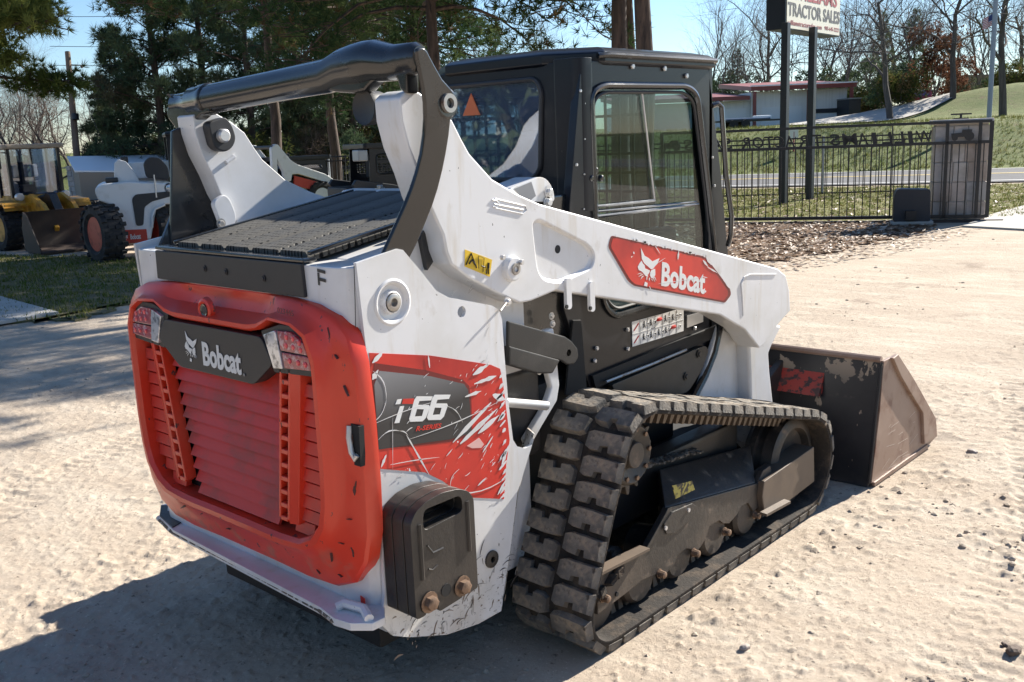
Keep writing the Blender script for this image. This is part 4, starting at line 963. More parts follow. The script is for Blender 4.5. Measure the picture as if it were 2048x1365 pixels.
# torn edge and scratches: thin slivers of bare white paint
scr = MB(); rs = random.Random(4)
def sliver(p, q, w0, yy, bend=0):
    p, q = Vector(p), Vector(q); d = q - p; n = Vector((-d.y, d.x)).normalized(); N_ = 6; A = []; B_ = []
    for i in range(N_ + 1):
        t = i / N_; c = p + d * t + n * bend * math.sin(math.pi * t); ww = w0 * math.sin(math.pi * min(1, max(0, .06 + .9 * t))) * rs.uniform(.55, 1.25)
        A.append(tuple(c + n * ww)); B_.append(tuple(c - n * ww))
    scr.prism(A + B_[::-1], 'xz', yy, yy + .0006)
ys = y2 - .0010
for (a, b_, w_) in (((-0.5,0.812), (-0.328,0.896), .011), ((-0.47,0.8), (-0.302,0.87), .010), ((-0.393,0.812), (-0.294,0.848), .008), ((-0.402,0.999), (-0.329,1.019), .008), ((-0.398,0.97), (-0.3,0.975), .007), ((-0.32,0.919), (-0.264,0.89), .010), ((-0.439,0.939), (-0.369,0.942), .006), ((-0.783,1.112), (-0.746,1.133), .008), ((-0.578,1.095), (-0.575,1.056), .0035), ((-0.376,0.747), (-0.326,0.788), .004), ((-0.778,0.813), (-0.757,0.844), .006), ((-0.293,0.684), (-0.255,0.74), .007), ((-0.318,0.591), (-0.27,0.635), .005), ((-0.787,1.066), (-0.764,1.089), .009)):
    sliver(a, b_, w_, ys)
for (a, b_, w_, bd) in (((-0.791,0.942), (-0.565,0.953), .0014, .004), ((-0.675,0.866), (-0.264,0.896), .0016, -.01), ((-0.679,0.882), (-0.602,0.74), .0032, 0), ((-0.725,0.944), (-0.737,0.797), .0009, 0), ((-0.745,0.811), (-0.558,0.782), .0018, .002), ((-0.781,0.894), (-0.701,0.899), .0016, .012), ((-0.701,0.899), (-0.672,0.877), .0016, .004), ((-0.512,0.658), (-0.268,0.635), .0018, -.02), ((-0.521,0.669), (-0.479,0.723), .0015, .015), ((-0.784,1.09), (-0.743,0.999), .0016, .016), ((-0.743,0.999), (-0.802,0.945), .0016, .012), ((-0.522,0.931), (-0.455,0.863), .0014, .012), ((-0.53,0.777), (-0.502,0.793), .0016, 0), ((-0.405,0.647), (-0.365,0.663), .003, 0)):
    sliver(a, b_, w_, ys, bd)
for k in range(70):
    a = (-0.76,1.06); b_ = (-0.285,0.631); px_ = a[0] + (b_[0] - a[0]) * (1 - rs.random() ** 1.6); pz_ = a[1] + (b_[1] - a[1]) * rs.random(); L_s = rs.uniform(.004, .028); an = rs.uniform(.2, 1.2)
    sliver((px_, pz_), (px_ + L_s * math.cos(an), pz_ + L_s * math.sin(an)), rs.uniform(.0006, .0016), ys, rs.uniform(-.002, .002))
for k in range(17):                                     # nibbled right edge
    t = (k + rs.uniform(-.6, .6)) / 16; a = Vector((-0.272,0.98)).lerp(Vector((-0.279,0.579)), t); L_s = rs.uniform(.005, .034)
    sliver((a.x + .008, a.y + .006), (a.x - L_s, a.y - L_s * rs.uniform(.2, 1.1)), rs.uniform(.003, .007), ys)
scr.out('decal_scratches', m_white, dr, smooth=False)

# arm decal
ya = YA - .0012
bd_ = rounded([(0.336,1.346),(0.963,1.199),(1.156,1.042),(1.165,1.016),(1.116,0.989),(0.47,1.149),(0.433,1.172),(0.318,1.308)], .012, 3)
ad = MB().prism(bd_, 'xz', ya, YA + .002).out('arm_decal', m_decaldark, T)
MB().prism(rounded([(0.347,1.338),(0.954,1.192),(1.135,1.041),(1.139,1.019),(1.103,0.999),(0.476,1.154),(0.445,1.175),(0.331,1.307)], .012, 3), 'xz', ya - .0006, ya).out('decal_field', m_decalred, ad)
ya2 = ya - .0008
o = Vector((0.484,-0.592,1.149)); ux = Vector((0.633,-0.592,1.117)) - o; uy = Vector((0.487,-0.592,1.29)) - o
emblem(o, ux, uy, .0008).out('emblem', m_letter, ad, smooth=False)
o = Vector((0.643,-0.592,1.125)); ux = Vector((0.953,-0.592,1.048)) - o; uy = Vector((0.651,-0.592,1.216)) - o
text_mb('Bobcat', o, ux, uy, .0008, .035).out('lettering', m_letter, ad, smooth=False)
MB().lathe([(0, .0045), (-.0008, .0045)], (0.96,-0.592,1.059), 'y', 10).out('trade_mark', m_decalwhite, ad)
scr = MB(); ys = ya2 - .0012
for k in range(22):
    t = rs.random(); a = Vector((0.347,1.344)).lerp(Vector((0.961,1.199)), t)
    sliver((a.x - .012 * rs.random(), a.y + .003), (a.x + .022 * rs.random(), a.y + .0), rs.uniform(.003, .006), ys)
for (a, b_, w_) in (((0.758,1.211), (0.765,1.248), .006), ((0.6,1.285), (0.639,1.247), .0018), ((0.621,1.215), (0.672,1.228), .0012), ((0.972,1.157), (1.05,1.123), .003), ((0.938,1.189), (0.98,1.156), .005), ((0.965,1.194), (1.011,1.161), .008), ((0.465,1.274), (0.472,1.266), .004), ((0.623,1.136), (0.92,1.12), .0012), ((0.927,1.125), (0.976,1.112), .002), ((0.564,1.136), (0.577,1.116), .002), ((1.097,1.088), (1.163,1.037), .004)):
    sliver(a, b_, w_, ys)
scr.out('decal_scratches', m_white, ad, smooth=False)
# yellow lift warning
yw = MB().prism([(-0.386,1.376),(-0.272,1.332),(-0.286,1.281),(-0.391,1.326)], 'xz', ya, YA + .002).out('lift_warning_decal', m_yellow, T)
k_ = MB()
k_.tube([(-0.387,-0.593,1.33), (-0.363,-0.593,1.362), (-0.343,-0.593,1.316)], .0022, 4).tube([(-0.334,-0.593,1.313), (-0.332,-0.593,1.351), (-0.309,-0.593,1.341), (-0.316,-0.593,1.299)], .0012, 4)
k_.tube([(-0.321,-0.593,1.319), (-0.304,-0.593,1.313)], .0018, 4).tube([(-0.29,-0.593,1.325), (-0.293,-0.593,1.307)], .004, 5).tube([(-0.298,-0.593,1.307), (-0.301,-0.593,1.292)], .002, 4).tube([(-0.291,-0.593,1.306), (-0.292,-0.593,1.29)], .002, 4)
k_.tube([(-0.374,-0.593,1.332), (-0.36,-0.593,1.342), (-0.349,-0.593,1.326)], .003, 4)
k_.out('pictogram', m_seat, yw)
# hand-marked number on the tailgate and the corner mark
mk = MB().tube([(-0.9,-0.368,1.272), (-0.9,-0.4,1.269), (-0.9,-0.428,1.266), (-0.9,-0.464,1.262)], .001, 4)
mk = text_mb('023445', (-.889, -.345, 1.243), (0, -.075, -.004), (0, 0, .016), .0008, .0)
mk.out('pen_marking', m_decaldark, tg, smooth=False)
text_mb('TI', (-.8318, -.500, 1.318), (0, -.001, .045), (0, .035, .004), .0008, .03).out('corner_marking', m_dark, T, smooth=False)

# dents and chips of the red tailgate
m_chip = M('chipped_red', (.09, .035, .03), .6)
for (py_, pz_, l, a) in ((-.545, 1.20, .03, 1.2), (-.575, 1.14, .02, .4), (-.60, 1.05, .035, 1.1), (-.602, .93, .05, 1.6), (-.60, .77, .045, 1.9), (-.57, .68, .03, .3), (-.53, .60, .03, .2), (-.49, .55, .035, 1.2), (-.57, .58, .03, 1.0), (-.50, .49, .02, .3), (.20, .52, .04, -.3), (.05, .50, .03, -.2), (.52, .70, .02, .2), (.58, 1.0, .02, 1.5), (-.40, .475, .02, .4), (-.30, .50, .05, .05), (.32, .515, .05, -.1)):
    ch = MB(); n_ = 11; P = []; ar_ = rnd.uniform(.05, .14); a += rnd.uniform(-.6, .6)
    for k in range(n_):
        t = 6.28319 * k / n_; rr_ = rnd.uniform(.3, 1.0); u, v = l * .62 * rr_ * math.cos(t), l * ar_ * rr_ * math.sin(t)
        P.append((py_ + u * math.cos(a) - v * math.sin(a), pz_ + u * math.sin(a) + v * math.cos(a)))
    # depth of the flange at this distance from the rim
    best = None
    for t in np.linspace(0, .6, 25):
        for q in lerp2(O2, I2, t):
            d = (q[0] - py_) ** 2 + (q[1] - pz_) ** 2
            if best is None or d < best[0]: best = (d, t)
    xx = -float(np.interp(best[1], [0, .04, .16, .34, .56, .68], [.842, .852, .860, .868, .878, .896]))
    ch.prism(P, 'yz', xx + .004, xx - .0035).out('paint_chip', m_chip, tg, smooth=False)

# ---- tracks
C1, C2, C3 = ((-.02, .155), .155), ((.22, .605), .200), ((1.42, .248), .240)
def hull(off):
    o = []
    cs = [(c, r + off) for c, r in (C1, C2, C3)]
    def tang(a, b_):
        (p, r1), (q, r2) = a, b_; d = Vector((q[0] - p[0], q[1] - p[1])); L_ = d.length; u = d / L_; k = (r1 - r2) / L_; n = Vector((-u.y, u.x)); return u * k + n * math.sqrt(1 - k * k)
    for i in range(3):
        a, b_, c = cs[i - 1], cs[i], cs[(i + 1) % 3]
        n0, n1 = tang(a, b_), tang(b_, c)
        t0 = math.atan2(n0.y, n0.x); t1 = math.atan2(n1.y, n1.x)
        while t1 > t0: t1 -= 2 * math.pi
        st_ = max(4, int((t0 - t1) / .16))
        for k in range(st_ + 1):
            t = t0 + (t1 - t0) * k / st_; o.append((b_[0][0] + b_[1] * math.cos(t), b_[0][1] + b_[1] * math.sin(t)))
    return o
def resample(p, step):
    p = [Vector(q) for q in p]; L_ = [0]
    for i in range(len(p)): L_.append(L_[-1] + (p[(i + 1) % len(p)] - p[i]).length)
    n = round(L_[-1] / step); o = []; i = 0
    for k in range(n):
        s = L_[-1] * k / n
        while L_[i + 1] < s: i += 1
        t = (s - L_[i]) / max(1e-9, L_[i + 1] - L_[i]); a, b_ = p[i], p[(i + 1) % len(p)]
        o.append((a + (b_ - a) * t, (b_ - a).normalized()))
    return o
outer = hull(-.026); 
ctr = resample(outer, .02)
belt_sec = [(-.84, .0), (-.836, .004), (-.70, .006), (-.66, .006), (-.524, .004), (-.52, 0), (-.52, -.018), (-.60, -.024), (-.76, -.024), (-.832, -.020), (-.84, -.016)]
for s in (1, -1):
    L_ = []
    for p, d in ctr:
        n = Vector((-d.y, d.x))
        if (p - Vector((.5, .35))).dot(n) < 0: n = -n
        L_.append([(p.x + n.x * h, y_ * s, p.y + n.y * h) for y_, h in belt_sec])
    trk = MB().loops(L_, close=True).out('track', m_rubberdark, T, ang=50)
    lugs = resample(outer, .0862 / 1)
    NL = len(lugs)
    shp = {}
    def lugmesh(v):
        r = random.Random(v + 40)
        mb = MB()
        # outer block with a notch in its trailing side, in local (along, across, up)
        P = [(-.033, -.160), (.034, -.160), (.036, -.09), (.037, -.030), (.028, -.010), (-.026, -.010), (-.034, -.030), (-.034, -.066), (-.014, -.070), (-.012, -.102), (-.034, -.106)]
        P = [(a + r.uniform(-.002, .002), b_ + r.uniform(-.002, .002)) for a, b_ in P]
        k = len(P)
        mb.loops([[(a * 1.06, b_ * 1.02, -.004) for a, b_ in P], [(a, b_, .011) for a, b_ in P], [(a * .92, b_ * .97 - .002, .026 + r.uniform(-.002, .002)) for a, b_ in P]], caps=True)
        return mb.mesh('tread_lug', m_rubber, ang=30)
    meshes = [lugmesh(v) for v in range(5)]
    for k, (p, d) in enumerate(lugs):
        n = Vector((-d.y, d.x))
        if (p - Vector((.5, .35))).dot(n) < 0: n = -n
        for side_ in (1, -1):
            off = 0 if side_ > 0 else .043
            q = Vector((p.x, p.y)) + d * off
            # keep the shifted row on the belt
            if off:
                j = (k + 1) % NL; q = (p + lugs[j][0]) / 2; d2 = (d + lugs[j][1]).normalized(); n2 = Vector((-d2.y, d2.x)); n2 = n2 if (q - Vector((.5, .35))).dot(n2) > 0 else -n2
                q = q + n2 * (.0862 ** 2 / 8 / .2 if abs(d.cross(lugs[j][1]) if hasattr(d, 'cross') else 0) > .2 else 0)
            else: d2, n2 = d, n
            o_ = link('tread_lug', meshes[(k * 7 + (side_ > 0)) % 5], trk)
            X = Vector((d2.x, 0, d2.y)); Z = Vector((n2.x, 0, n2.y)); Yv = Z.cross(X) * side_
            # local axes: along, across (towards the edge), up
            mat = Matrix(((X.x * side_, Yv.x, Z.x, 0), (X.y * side_, Yv.y, Z.y, 0), (X.z * side_, Yv.z, Z.z, 0), (0, 0, 0, 1)))
            o_.matrix_world = Matrix.Translation((q.x, -.68 * s, q.y)) @ mat
    # guide lugs inside the belt
    gl = resample(hull(-.052), .0431)
    for yy in (-.64, -.72):
      gd_ = MB()
      for p, d in gl:
          n = Vector((-d.y, d.x)); n = -n if (p - Vector((.5, .35))).dot(n) > 0 else n
          q = p + n * .02
          gd_.loops([[(p.x + d.x * a - n.x * .004, (yy + b_) * s, p.y + d.y * a - n.y * .004) for a, b_ in ((-.014, -.02), (.014, -.02), (.014, .02), (-.014, .02))], [(q.x + n.x * .02 + d.x * a, (yy + b_) * s, q.y + n.y * .02 + d.y * a) for a, b_ in ((-.007, -.012), (.007, -.012), (.007, .012), (-.007, .012))]], caps=True)
      gd_.out('guide_lug_row', m_frametan, trk)['kind'] = 'stuff'
    # undercarriage
    F_ = lambda mb: mb.mirror_y() if s < 0 else mb
    uf = MB().prism([(-0.038,0.265),(0.233,0.253),(0.367,0.352),(0.38,0.367),(1.042,0.264),(1.088,0.306),(1.148,0.31),(1.175,0.258),(1.133,0.204),(1.07,0.157),(1.007,0.151),(0.965,0.201),(0.908,0.204),(0.877,0.18),(0.814,0.162),(0.768,0.177),(0.738,0.2),(0.664,0.2),(0.635,0.156),(0.584,0.129),(0.535,0.15),(0.501,0.166),(0.446,0.162),(0.413,0.13),(0.353,0.113),(0.315,0.135),(0.209,0.148),(0.131,0.137),(-0.046,0.122)], 'xz', -.79, -.765)
    F_(uf); u_o = uf.out('track_frame', m_frame, T, bevel=.004)
    top = MB().loops([[(0.363,-0.786,0.368), (0.547,-0.64,0.436), (0.644,-0.56,0.347), (0.661,-0.56,0.151)], [(1.035,-0.786,0.267), (1.249,-0.64,0.346), (1.369,-0.56,0.264), (1.4,-0.56,0.064)]], caps=True)
    F_(top).out('frame_tube', m_frame, u_o, bevel=.008)
    blk = MB().prism([(1.035,0.213),(1.05,0.274),(1.505,0.303),(1.518,0.136),(1.106,0.107),(1.054,0.137)], 'xz', -.815, -.72)
    F_(blk).out('idler_guard', m_frametan, u_o, bevel=.005)
    lip = MB().loops([[Vector((1.017,-0.815,0.153)) + Vector((0, yy, zz)) for yy, zz in ((0, 0), (0, -.012), (-.03, -.014), (-.03, -.003))], [Vector((1.227,-0.815,0.144)) + Vector((0, yy, zz)) for yy, zz in ((0, 0), (0, -.012), (-.03, -.014), (-.03, -.003))]], caps=True)
    F_(lip).out('guard_lip', m_frametan, u_o)
    lip2 = MB().prism([(-0.066,-0.79,0.275)[::2], (0.227,-0.79,0.263)[::2], (0.227,-0.79,0.272)[::2], (-0.065,-0.79,0.285)[::2]], 'xz', -.815, -.77)
    F_(lip2).out('guard_lip', m_frametan, u_o)
    ip = MB().prism([(0.344,0.318),(0.399,0.346),(0.533,0.338),(0.561,0.317),(0.54,0.284),(0.418,0.258),(0.359,0.274)], 'xz', -.797, -.78)
    F_(ip).out('inspection_plate', m_frame, u_o, bevel=.003)
    if s > 0: MB().prism([(0.408,0.443),(0.538,0.423),(0.559,0.382),(0.43,0.386)], 'xz', -.7905, -.788).out('worn_yellow_decal', M('worn_yellow_decal', (.42, .36, .08), .6, layers=[((.04, .035, .03), 40, .45, .55, None, None, None)]), u_o)
    for p in ((-0.017,-0.79,0.175), (0.318,-0.79,0.136), (0.546,-0.79,0.136), (0.773,-0.79,0.144), (1.013,-0.79,0.135)):
        mb_ = MB().lathe([(.0, .018), (-.004, .018), (-.004, .014), (-.026, .013), (-.028, .010)], p, 'y', 8); F_(mb_).out('roller_bolt', m_boltrust, u_o)
    for p in ((0.058,-0.79,0.158), (0.501,-0.797,0.322), (0.349,-0.797,0.302)):
        mb_ = MB().lathe([(.0, .008), (-.006, .008)], p, 'y', 8); F_(mb_).out('frame_bolt', m_shadow if p[0] < .1 else m_bright, u_o)
    for x in (.22, .47, .72, .97):
        mb_ = MB().lathe([(.10, .02), (.10, .080), (.03, .088), (.02, .070), (-.02, .070), (-.03, .088), (-.085, .088), (-.10, .075), (-.10, .02)], (x, -.68, .145), 'y', 28); F_(mb_).out('track_roller', m_frame, T)
    mb_ = MB().lathe([(.08, .03), (.08, .17), (.05, .195), (.02, .195), (.015, .18), (-.015, .18), (-.02, .195), (-.07, .195), (-.085, .165), (-.082, .15), (-.05, .14), (-.045, .05), (-.08, .045)], (1.42, -.68, .248), 'y', 40); F_(mb_).out('idler_wheel', m_frame, T)
    mb_ = MB().lathe([(.08, .02), (.08, .10), (-.08, .112), (-.09, .08), (-.09, .02)], (-.02, -.68, .155), 'y', 30); F_(mb_).out('rear_idler', m_frame, T)
    sp_ = []
    for k in range(17):
        a = 6.28319 * k / 17
        for da, r in ((-.11, .125), (-.06, .150), (-.03, .160), (.03, .160), (.06, .150), (.11, .125)): sp_.append((.22 + r * math.cos(a + da), .605 + r * math.sin(a + da)))
    mb_ = MB().prism(sp_, 'xz', -.72, -.68); mb_.lathe([(0, .115), (-.03, .110), (-.04, .10), (-.02, .05), (-.05, .045), (-.05, 0)], (.22, -.72, .605), 'y', 28); F_(mb_).out('drive_sprocket', m_frame, T, bevel=.002, seg=1)
    for k in range(9):
        a = 6.28319 * k / 9; mb_ = MB().lathe([(0, .009), (-.008, .009)], (.22 + .09 * math.cos(a), -.755, .605 + .09 * math.sin(a)), 'y', 6); F_(mb_).out('sprocket_bolt', m_boltrust, T)
    mb_ = MB().bb((.05, -.60, .25), (1.22, -.50, .46)); F_(mb_).out('chassis_rail', m_iron, T, bevel=.02)
    rr_ = random.Random(9); dirtp = []
    for k in range(120): dirtp.append((rr_.uniform(.25, .85), (-.60 - .05 * rr_.random()), rr_.choice([.008, .012, .016])))
    mb_ = clods(dirtp, rr_); mb_.v = [(a, b_, c + .50 - .12 * (a - .25)) for a, b_, c in mb_.v]; F_(mb_)
    o_ = mb_.out('packed_dirt', m_rubber, T, smooth=False, fix=False); o_['kind'] = 'stuff'
    dirtp = [(rr_.uniform(-.12, .10), rr_.uniform(-.80, -.60), rr_.choice([.015, .022, .03])) for k in range(90)]
    mb_ = clods(dirtp, rr_); mb_.v = [(a, b_, c + .17 + .45 * (a + .12)) for a, b_, c in mb_.v]; F_(mb_)
    o_ = mb_.out('packed_dirt', m_rubberdark, T, smooth=False, fix=False); o_['kind'] = 'stuff'

# ---- bucket
bw = .89
prof = [(1.926,-0.89,0.02)[::2], (1.995,-0.89,0.368)[::2], (2.033,-0.89,0.599)[::2], (2.202,-0.89,0.6)[::2], (2.313,-0.89,0.511)[::2], (2.552,-0.89,0.29)[::2], (2.775,-0.89,0.123)[::2], (2.802,-0.89,0.032)[::2], (2.625,-0.89,-0.013)[::2]]
x0, x1 = prof[0][0], prof[8][0]
bt_top = prof[2]
bk = MB().loops([[(x0, y_, .0), (x0 + .01, y_, .02), (1.955, y_, .16), (1.985, y_, .34), (bt_top[0], y_, bt_top[1]), (bt_top[0] + .012, y_, bt_top[1]), (2.02, y_, .34), (1.985, y_, .17), (x0 + .05, y_, .03), (x1, y_, .018), (x1, y_, .0)] for y_ in (-bw, bw)], caps=True)
bucket = bk.out('bucket', m_bucketback, T, bevel=.003, ang=25)
for s in (1, -1):
    p = MB().prism([(x + (.012 if i < 2 else 0), max(0, z)) for i, (x, z) in enumerate(prof)], 'xz', -bw - .014, -bw + .002)
    e2 = [prof[3], prof[4], prof[5], prof[6], prof[7]]
    v = [((2.103,-0.905,0.601)[::2]), (2.163,-0.905,0.609)[::2], (2.386,-0.905,0.439)[::2], (2.728,-0.905,0.153)[::2], (2.757,-0.905,0.046)[::2], (2.575,-0.905,0.049)[::2], (2.532,-0.905,0.23)[::2], (2.368,-0.905,0.36)[::2], (2.212,-0.905,0.49)[::2]]
    q = MB().prism(v, 'xz', -bw - .032, -bw - .012)
    c = MB().prism([(x0 + .03, .002), (x1 + .03, .002), (x1 + .03, .028), (x0 + .03, .022)], 'xz', -bw - .022, -bw - .008)
    if s < 0: p.mirror_y(); q.mirror_y(); c.mirror_y()
    p.out('bucket_side', m_bucketside, bucket, bevel=.003); q.out('side_cutter', m_bucketside, bucket, bevel=.004); c.out('wear_strip', m_bucketside, bucket, bevel=.002)
MB().prism([(x1 - .22, -.003), (x1 + .06, -.003), (x1 + .06, .010), (x1 - .02, .022), (x1 - .22, .022)], 'xz', -bw + .003, bw - .003).out('cutting_edge', m_steel, bucket)
MB().tube([(bt_top[0] + .004, -bw, bt_top[1] + .004), (bt_top[0] + .004, bw, bt_top[1] + .004)], .016, 8).out('top_rail', m_bucketside, bucket)
for s in (1, -1):
    wb_ = MB().tube([(x0 + .004, -bw - .004, .02), (1.957, -bw - .004, .16), (1.984, -bw - .004, .34), (bt_top[0], -bw - .004, bt_top[1] - .01)], .008, 6)
    if s < 0: wb_.mirror_y()
    wb_.out('weld_bead', m_bucketback, bucket)
m_scrape = M('bright_scrape', (.50, .44, .39), .4, .3)
rb_ = random.Random(21)
sc_ = MB()
for k in range(16):
    xx, zz = rb_.uniform(2.05, 2.5), rb_.uniform(.03, .30); L_s = rb_.uniform(.02, .12); an = rb_.uniform(-.25, .35)
    sc_.prism([(xx, zz), (xx + L_s * math.cos(an), zz + L_s * math.sin(an)), (xx + L_s * math.cos(an), zz + L_s * math.sin(an) + .0016), (xx, zz + .0012)], 'xz', -bw - .0146, -bw - .0142)
o = sc_.out('scrape_marks', m_scrape, bucket, smooth=False); o['kind'] = 'stuff'
# mounting frame and red strip on the back of the bucket
mf = MB()
for s in (1, -1):
    mf.loops([[(1.86, s * yy, .12), (1.86, s * yy, .47), (2.06, s * yy, .56), (2.0, s * yy, .12)] for yy in (.36, .40)], caps=True)
mf.bb((1.74, -.38, .14), (1.93, .38, .22)).bb((1.80, -.38, .40), (1.92, .38, .50)).bb((1.68, -.30, .18), (1.76, .30, .46))
mf.out('mount_frame', m_iron, bucket, bevel=.008)
MB().loops([[(1.99, y_, .40), (1.955, y_, .40), (2.055, y_, .575), (2.09, y_, .575)] for y_ in (-.62, .62)], caps=True).out('bucket_red_strip', m_bucketred, bucket)
MB().loops([[(1.95, y_, .04), (1.93, y_, .04), (2.07, y_, .575), (2.09, y_, .585)] for y_ in (-.655, -.635)], caps=True).out('bucket_gusset', m_bucketback, bucket)
cy_ = MB()
for s in (1, -1): cy_.tube([(1.52, s * .30, .66), (1.78, s * .30, .44)], .03, 10).tube([(1.30, s * .30, .84), (1.53, s * .30, .65)], .042, 10)
cy_.out('tilt_cylinder', m_black, T)
MB().bb((1.60, -.42, .30), (1.74, .42, .56)).out('coupler', m_iron, T, bevel=.02)


# ================================================================ THE YARD: GATE, FENCES, SIGN, PILLAR
m_iron2 = M('black_iron_fence', (.012, .012, .014), .4)
m_ironrust = M('rusty_gate_track', (.05, .028, .02), .6)
m_galv = M('galvanised_post', (.30, .32, .35), .4, .6)
gt = thing('sliding_gate', 'black iron sliding gate with cut-out letters along its top, in front of the stone pillar', 'gate', (GA.x, GA.y, 0))
def gp_(t, z, off=0): return (GD.x * t + GN.x * off, GD.y * t + GN.y * off, z)
def gbar(mb, a, b, w, d):
    """square bar between two (t, z, off) points, w across, d in depth"""
    A, B = Vector(gp_(*a)), Vector(gp_(*b)); dv_ = (B - A).normalized(); nn = Vector((GN.x, GN.y, 0)); uu = dv_.cross(nn)
    mb.loops([[P + uu * (sx * w / 2) + nn * (sy * d / 2) for sx, sy in ((-1, -1), (1, -1), (1, 1), (-1, 1))] for P in (A, B)], caps=True); return mb
zb_g = (2.119,0.102)[1]; zl_g = (2.154,1.33)[1]; T1 = (5.301,1.379)[0] + .1
ztop0 = (0.171,1.664)[1]; ztop1 = (2.655,1.671)[1]; ztop2 = (4.36,1.663)[1]
for nm, a, b, w_, d_ in (('bottom_rail', (-.05, zb_g, 0), (T1, zb_g, 0), .055, .05), ('letter_rail', (-.05, zl_g, 0), (T1, zl_g, 0), .05, .05)):
    gbar(MB(), a, b, w_, d_).out(nm, m_iron2, gt)
tr = [(-.05, ztop0), ((2.655,1.671)[0], ztop1), ((4.36,1.663)[0], ztop2), (T1, ztop2 + .01)]
for i in range(3): gbar(MB(), (tr[i][0], tr[i][1], 0), (tr[i + 1][0], tr[i + 1][1], 0), .045, .045).out('top_rail', m_iron2, gt)
gbar(MB(), (-.3, .02, 0), (T1, .02, 0), .05, .08).out('ground_track', m_ironrust, gt)
def gz(t):
    for (a, b), (c, d) in zip(tr, tr[1:]):
        if a <= t <= c: return b + (d - b) * (t - a) / (c - a)
    return tr[-1][1]
n_p = int((T1 + .05) / .125); pk = gbar(MB(), (0, zb_g, 0), (0, zl_g, 0), .016, .016).mesh('picket', m_iron2)
for k in range(n_p):
    t = .05 + k * .125
    if t < T1: link('picket', pk, gt, gp_(t, 0, 0))
for t, w_ in ((-.05, .06), (.12, .05), (.62, .05), ((1.428,1.245)[0] + .05, .02), (T1, .06)):
    gbar(MB(), (t, zb_g - .02, 0), (t, gz(max(t, -.05)), 0), w_, .05).out('gate_post', m_iron2, gt)
msg = 'WILLIAMS'; pos = [1850,1822,1799,1775,1750,1727,1701,1671]
ts = [(0.959,1.312)[0], (1.178,1.32)[0], (1.359,1.326)[0], (1.55,1.333)[0], (1.75,1.34)[0], (1.936,1.347)[0], (2.147,1.355)[0], (2.392,1.364)[0], (2.682,1.374)[0], (2.915,1.382)[0], (3.142,1.391)[0], (3.32,1.397)[0], (3.491,1.403)[0], (3.68,1.41)[0], (3.896,1.418)[0], (4.218,1.43)[0], (4.394,1.436)[0], (4.572,1.442)[0], (4.75,1.449)[0], (4.911,1.455)[0]]
for c, t in zip('WILLIAMSTRACTORSALES', ts):
    wd_l = {'W': .26, 'M': .24, 'I': .07, 'O': .19}.get(c, .16); hh_ = .195
    a = Vector(gp_(t - wd_l / 2, zl_g + .022, -.012)); b = Vector(gp_(t + wd_l / 2, zl_g + .022, -.012))
    # read from the road side, so mirrored from the yard
    text_mb(c, a, b - a, (GD.x * .03, GD.y * .03, hh_), .012, .012).out('letter', m_iron2, gt, smooth=False)
# small tractor cut-out at both ends of the lettering
for t0 in ((5.236,1.466)[0], (0.382,1.332)[0]):
    tc = MB()
    def disc(u, v, r): tc.prism([(0, 0)] and [(0 + p[0], p[1]) for p in circle((u, v), r, 14)], 'xz', -.008, .008)
    disc(t0 - .10, zl_g + .10, .075); disc(t0 + .12, zl_g + .075, .045)
    tc.prism([(t0 - .12, zl_g + .10), (t0 + .17, zl_g + .08), (t0 + .18, zl_g + .15), (t0 + .02, zl_g + .16), (t0 + .01, zl_g + .21), (t0 - .14, zl_g + .21)], 'xz', -.007, .007)
    tc.v = [gp_(v[0], v[2], v[1]) for v in tc.v]
    tc.out('tractor_cutout', m_iron2, gt, smooth=False)
# second fence towards the road
FA = Vector((22.57, 6.1)); FD = Vector((-2.67, 4.2)).normalized(); FN = Vector((FD.y, -FD.x))
f2 = thing('iron_fence', 'long black iron picket fence on the lawn, beyond the sliding gate and beside the road', 'fence', (FA.x, FA.y, 0))
zf0, zf1, zf2 = (1.932,0.034)[1], (1.969,1.291)[1], (1.973,1.425)[1]
def fp(t, z, off=0): return (FD.x * t + FN.x * off, FD.y * t + FN.y * off, z)
def fbar(mb, a, b, w, d):
    A, B = Vector(fp(*a)), Vector(fp(*b)); dv_ = (B - A).normalized(); nn = Vector((FN.x, FN.y, 0)); uu = dv_.cross(nn)
    mb.loops([[P + uu * (sx * w / 2) + nn * (sy * d / 2) for sx, sy in ((-1, -1), (1, -1), (1, 1), (-1, 1))] for P in (A, B)], caps=True); return mb
for z in (zf0, zf1, zf2 - .02): fbar(MB(), (-.2, z, 0), (16, z, 0), .035, .03).out('fence_rail', m_iron2, f2)
pk2 = fbar(MB(), (0, zf0 - .12, 0), (0, zf2 + .03, 0), .016, .016).mesh('picket', m_iron2)
for k in range(124): link('picket', pk2, f2, fp(-.1 + k * .13, 0, 0))
for k in range(7): fbar(MB(), (k * 2.6, 0, .02), (k * 2.6, zf2 + .02, .02), .055, .05).out('fence_post', m_galv, f2)

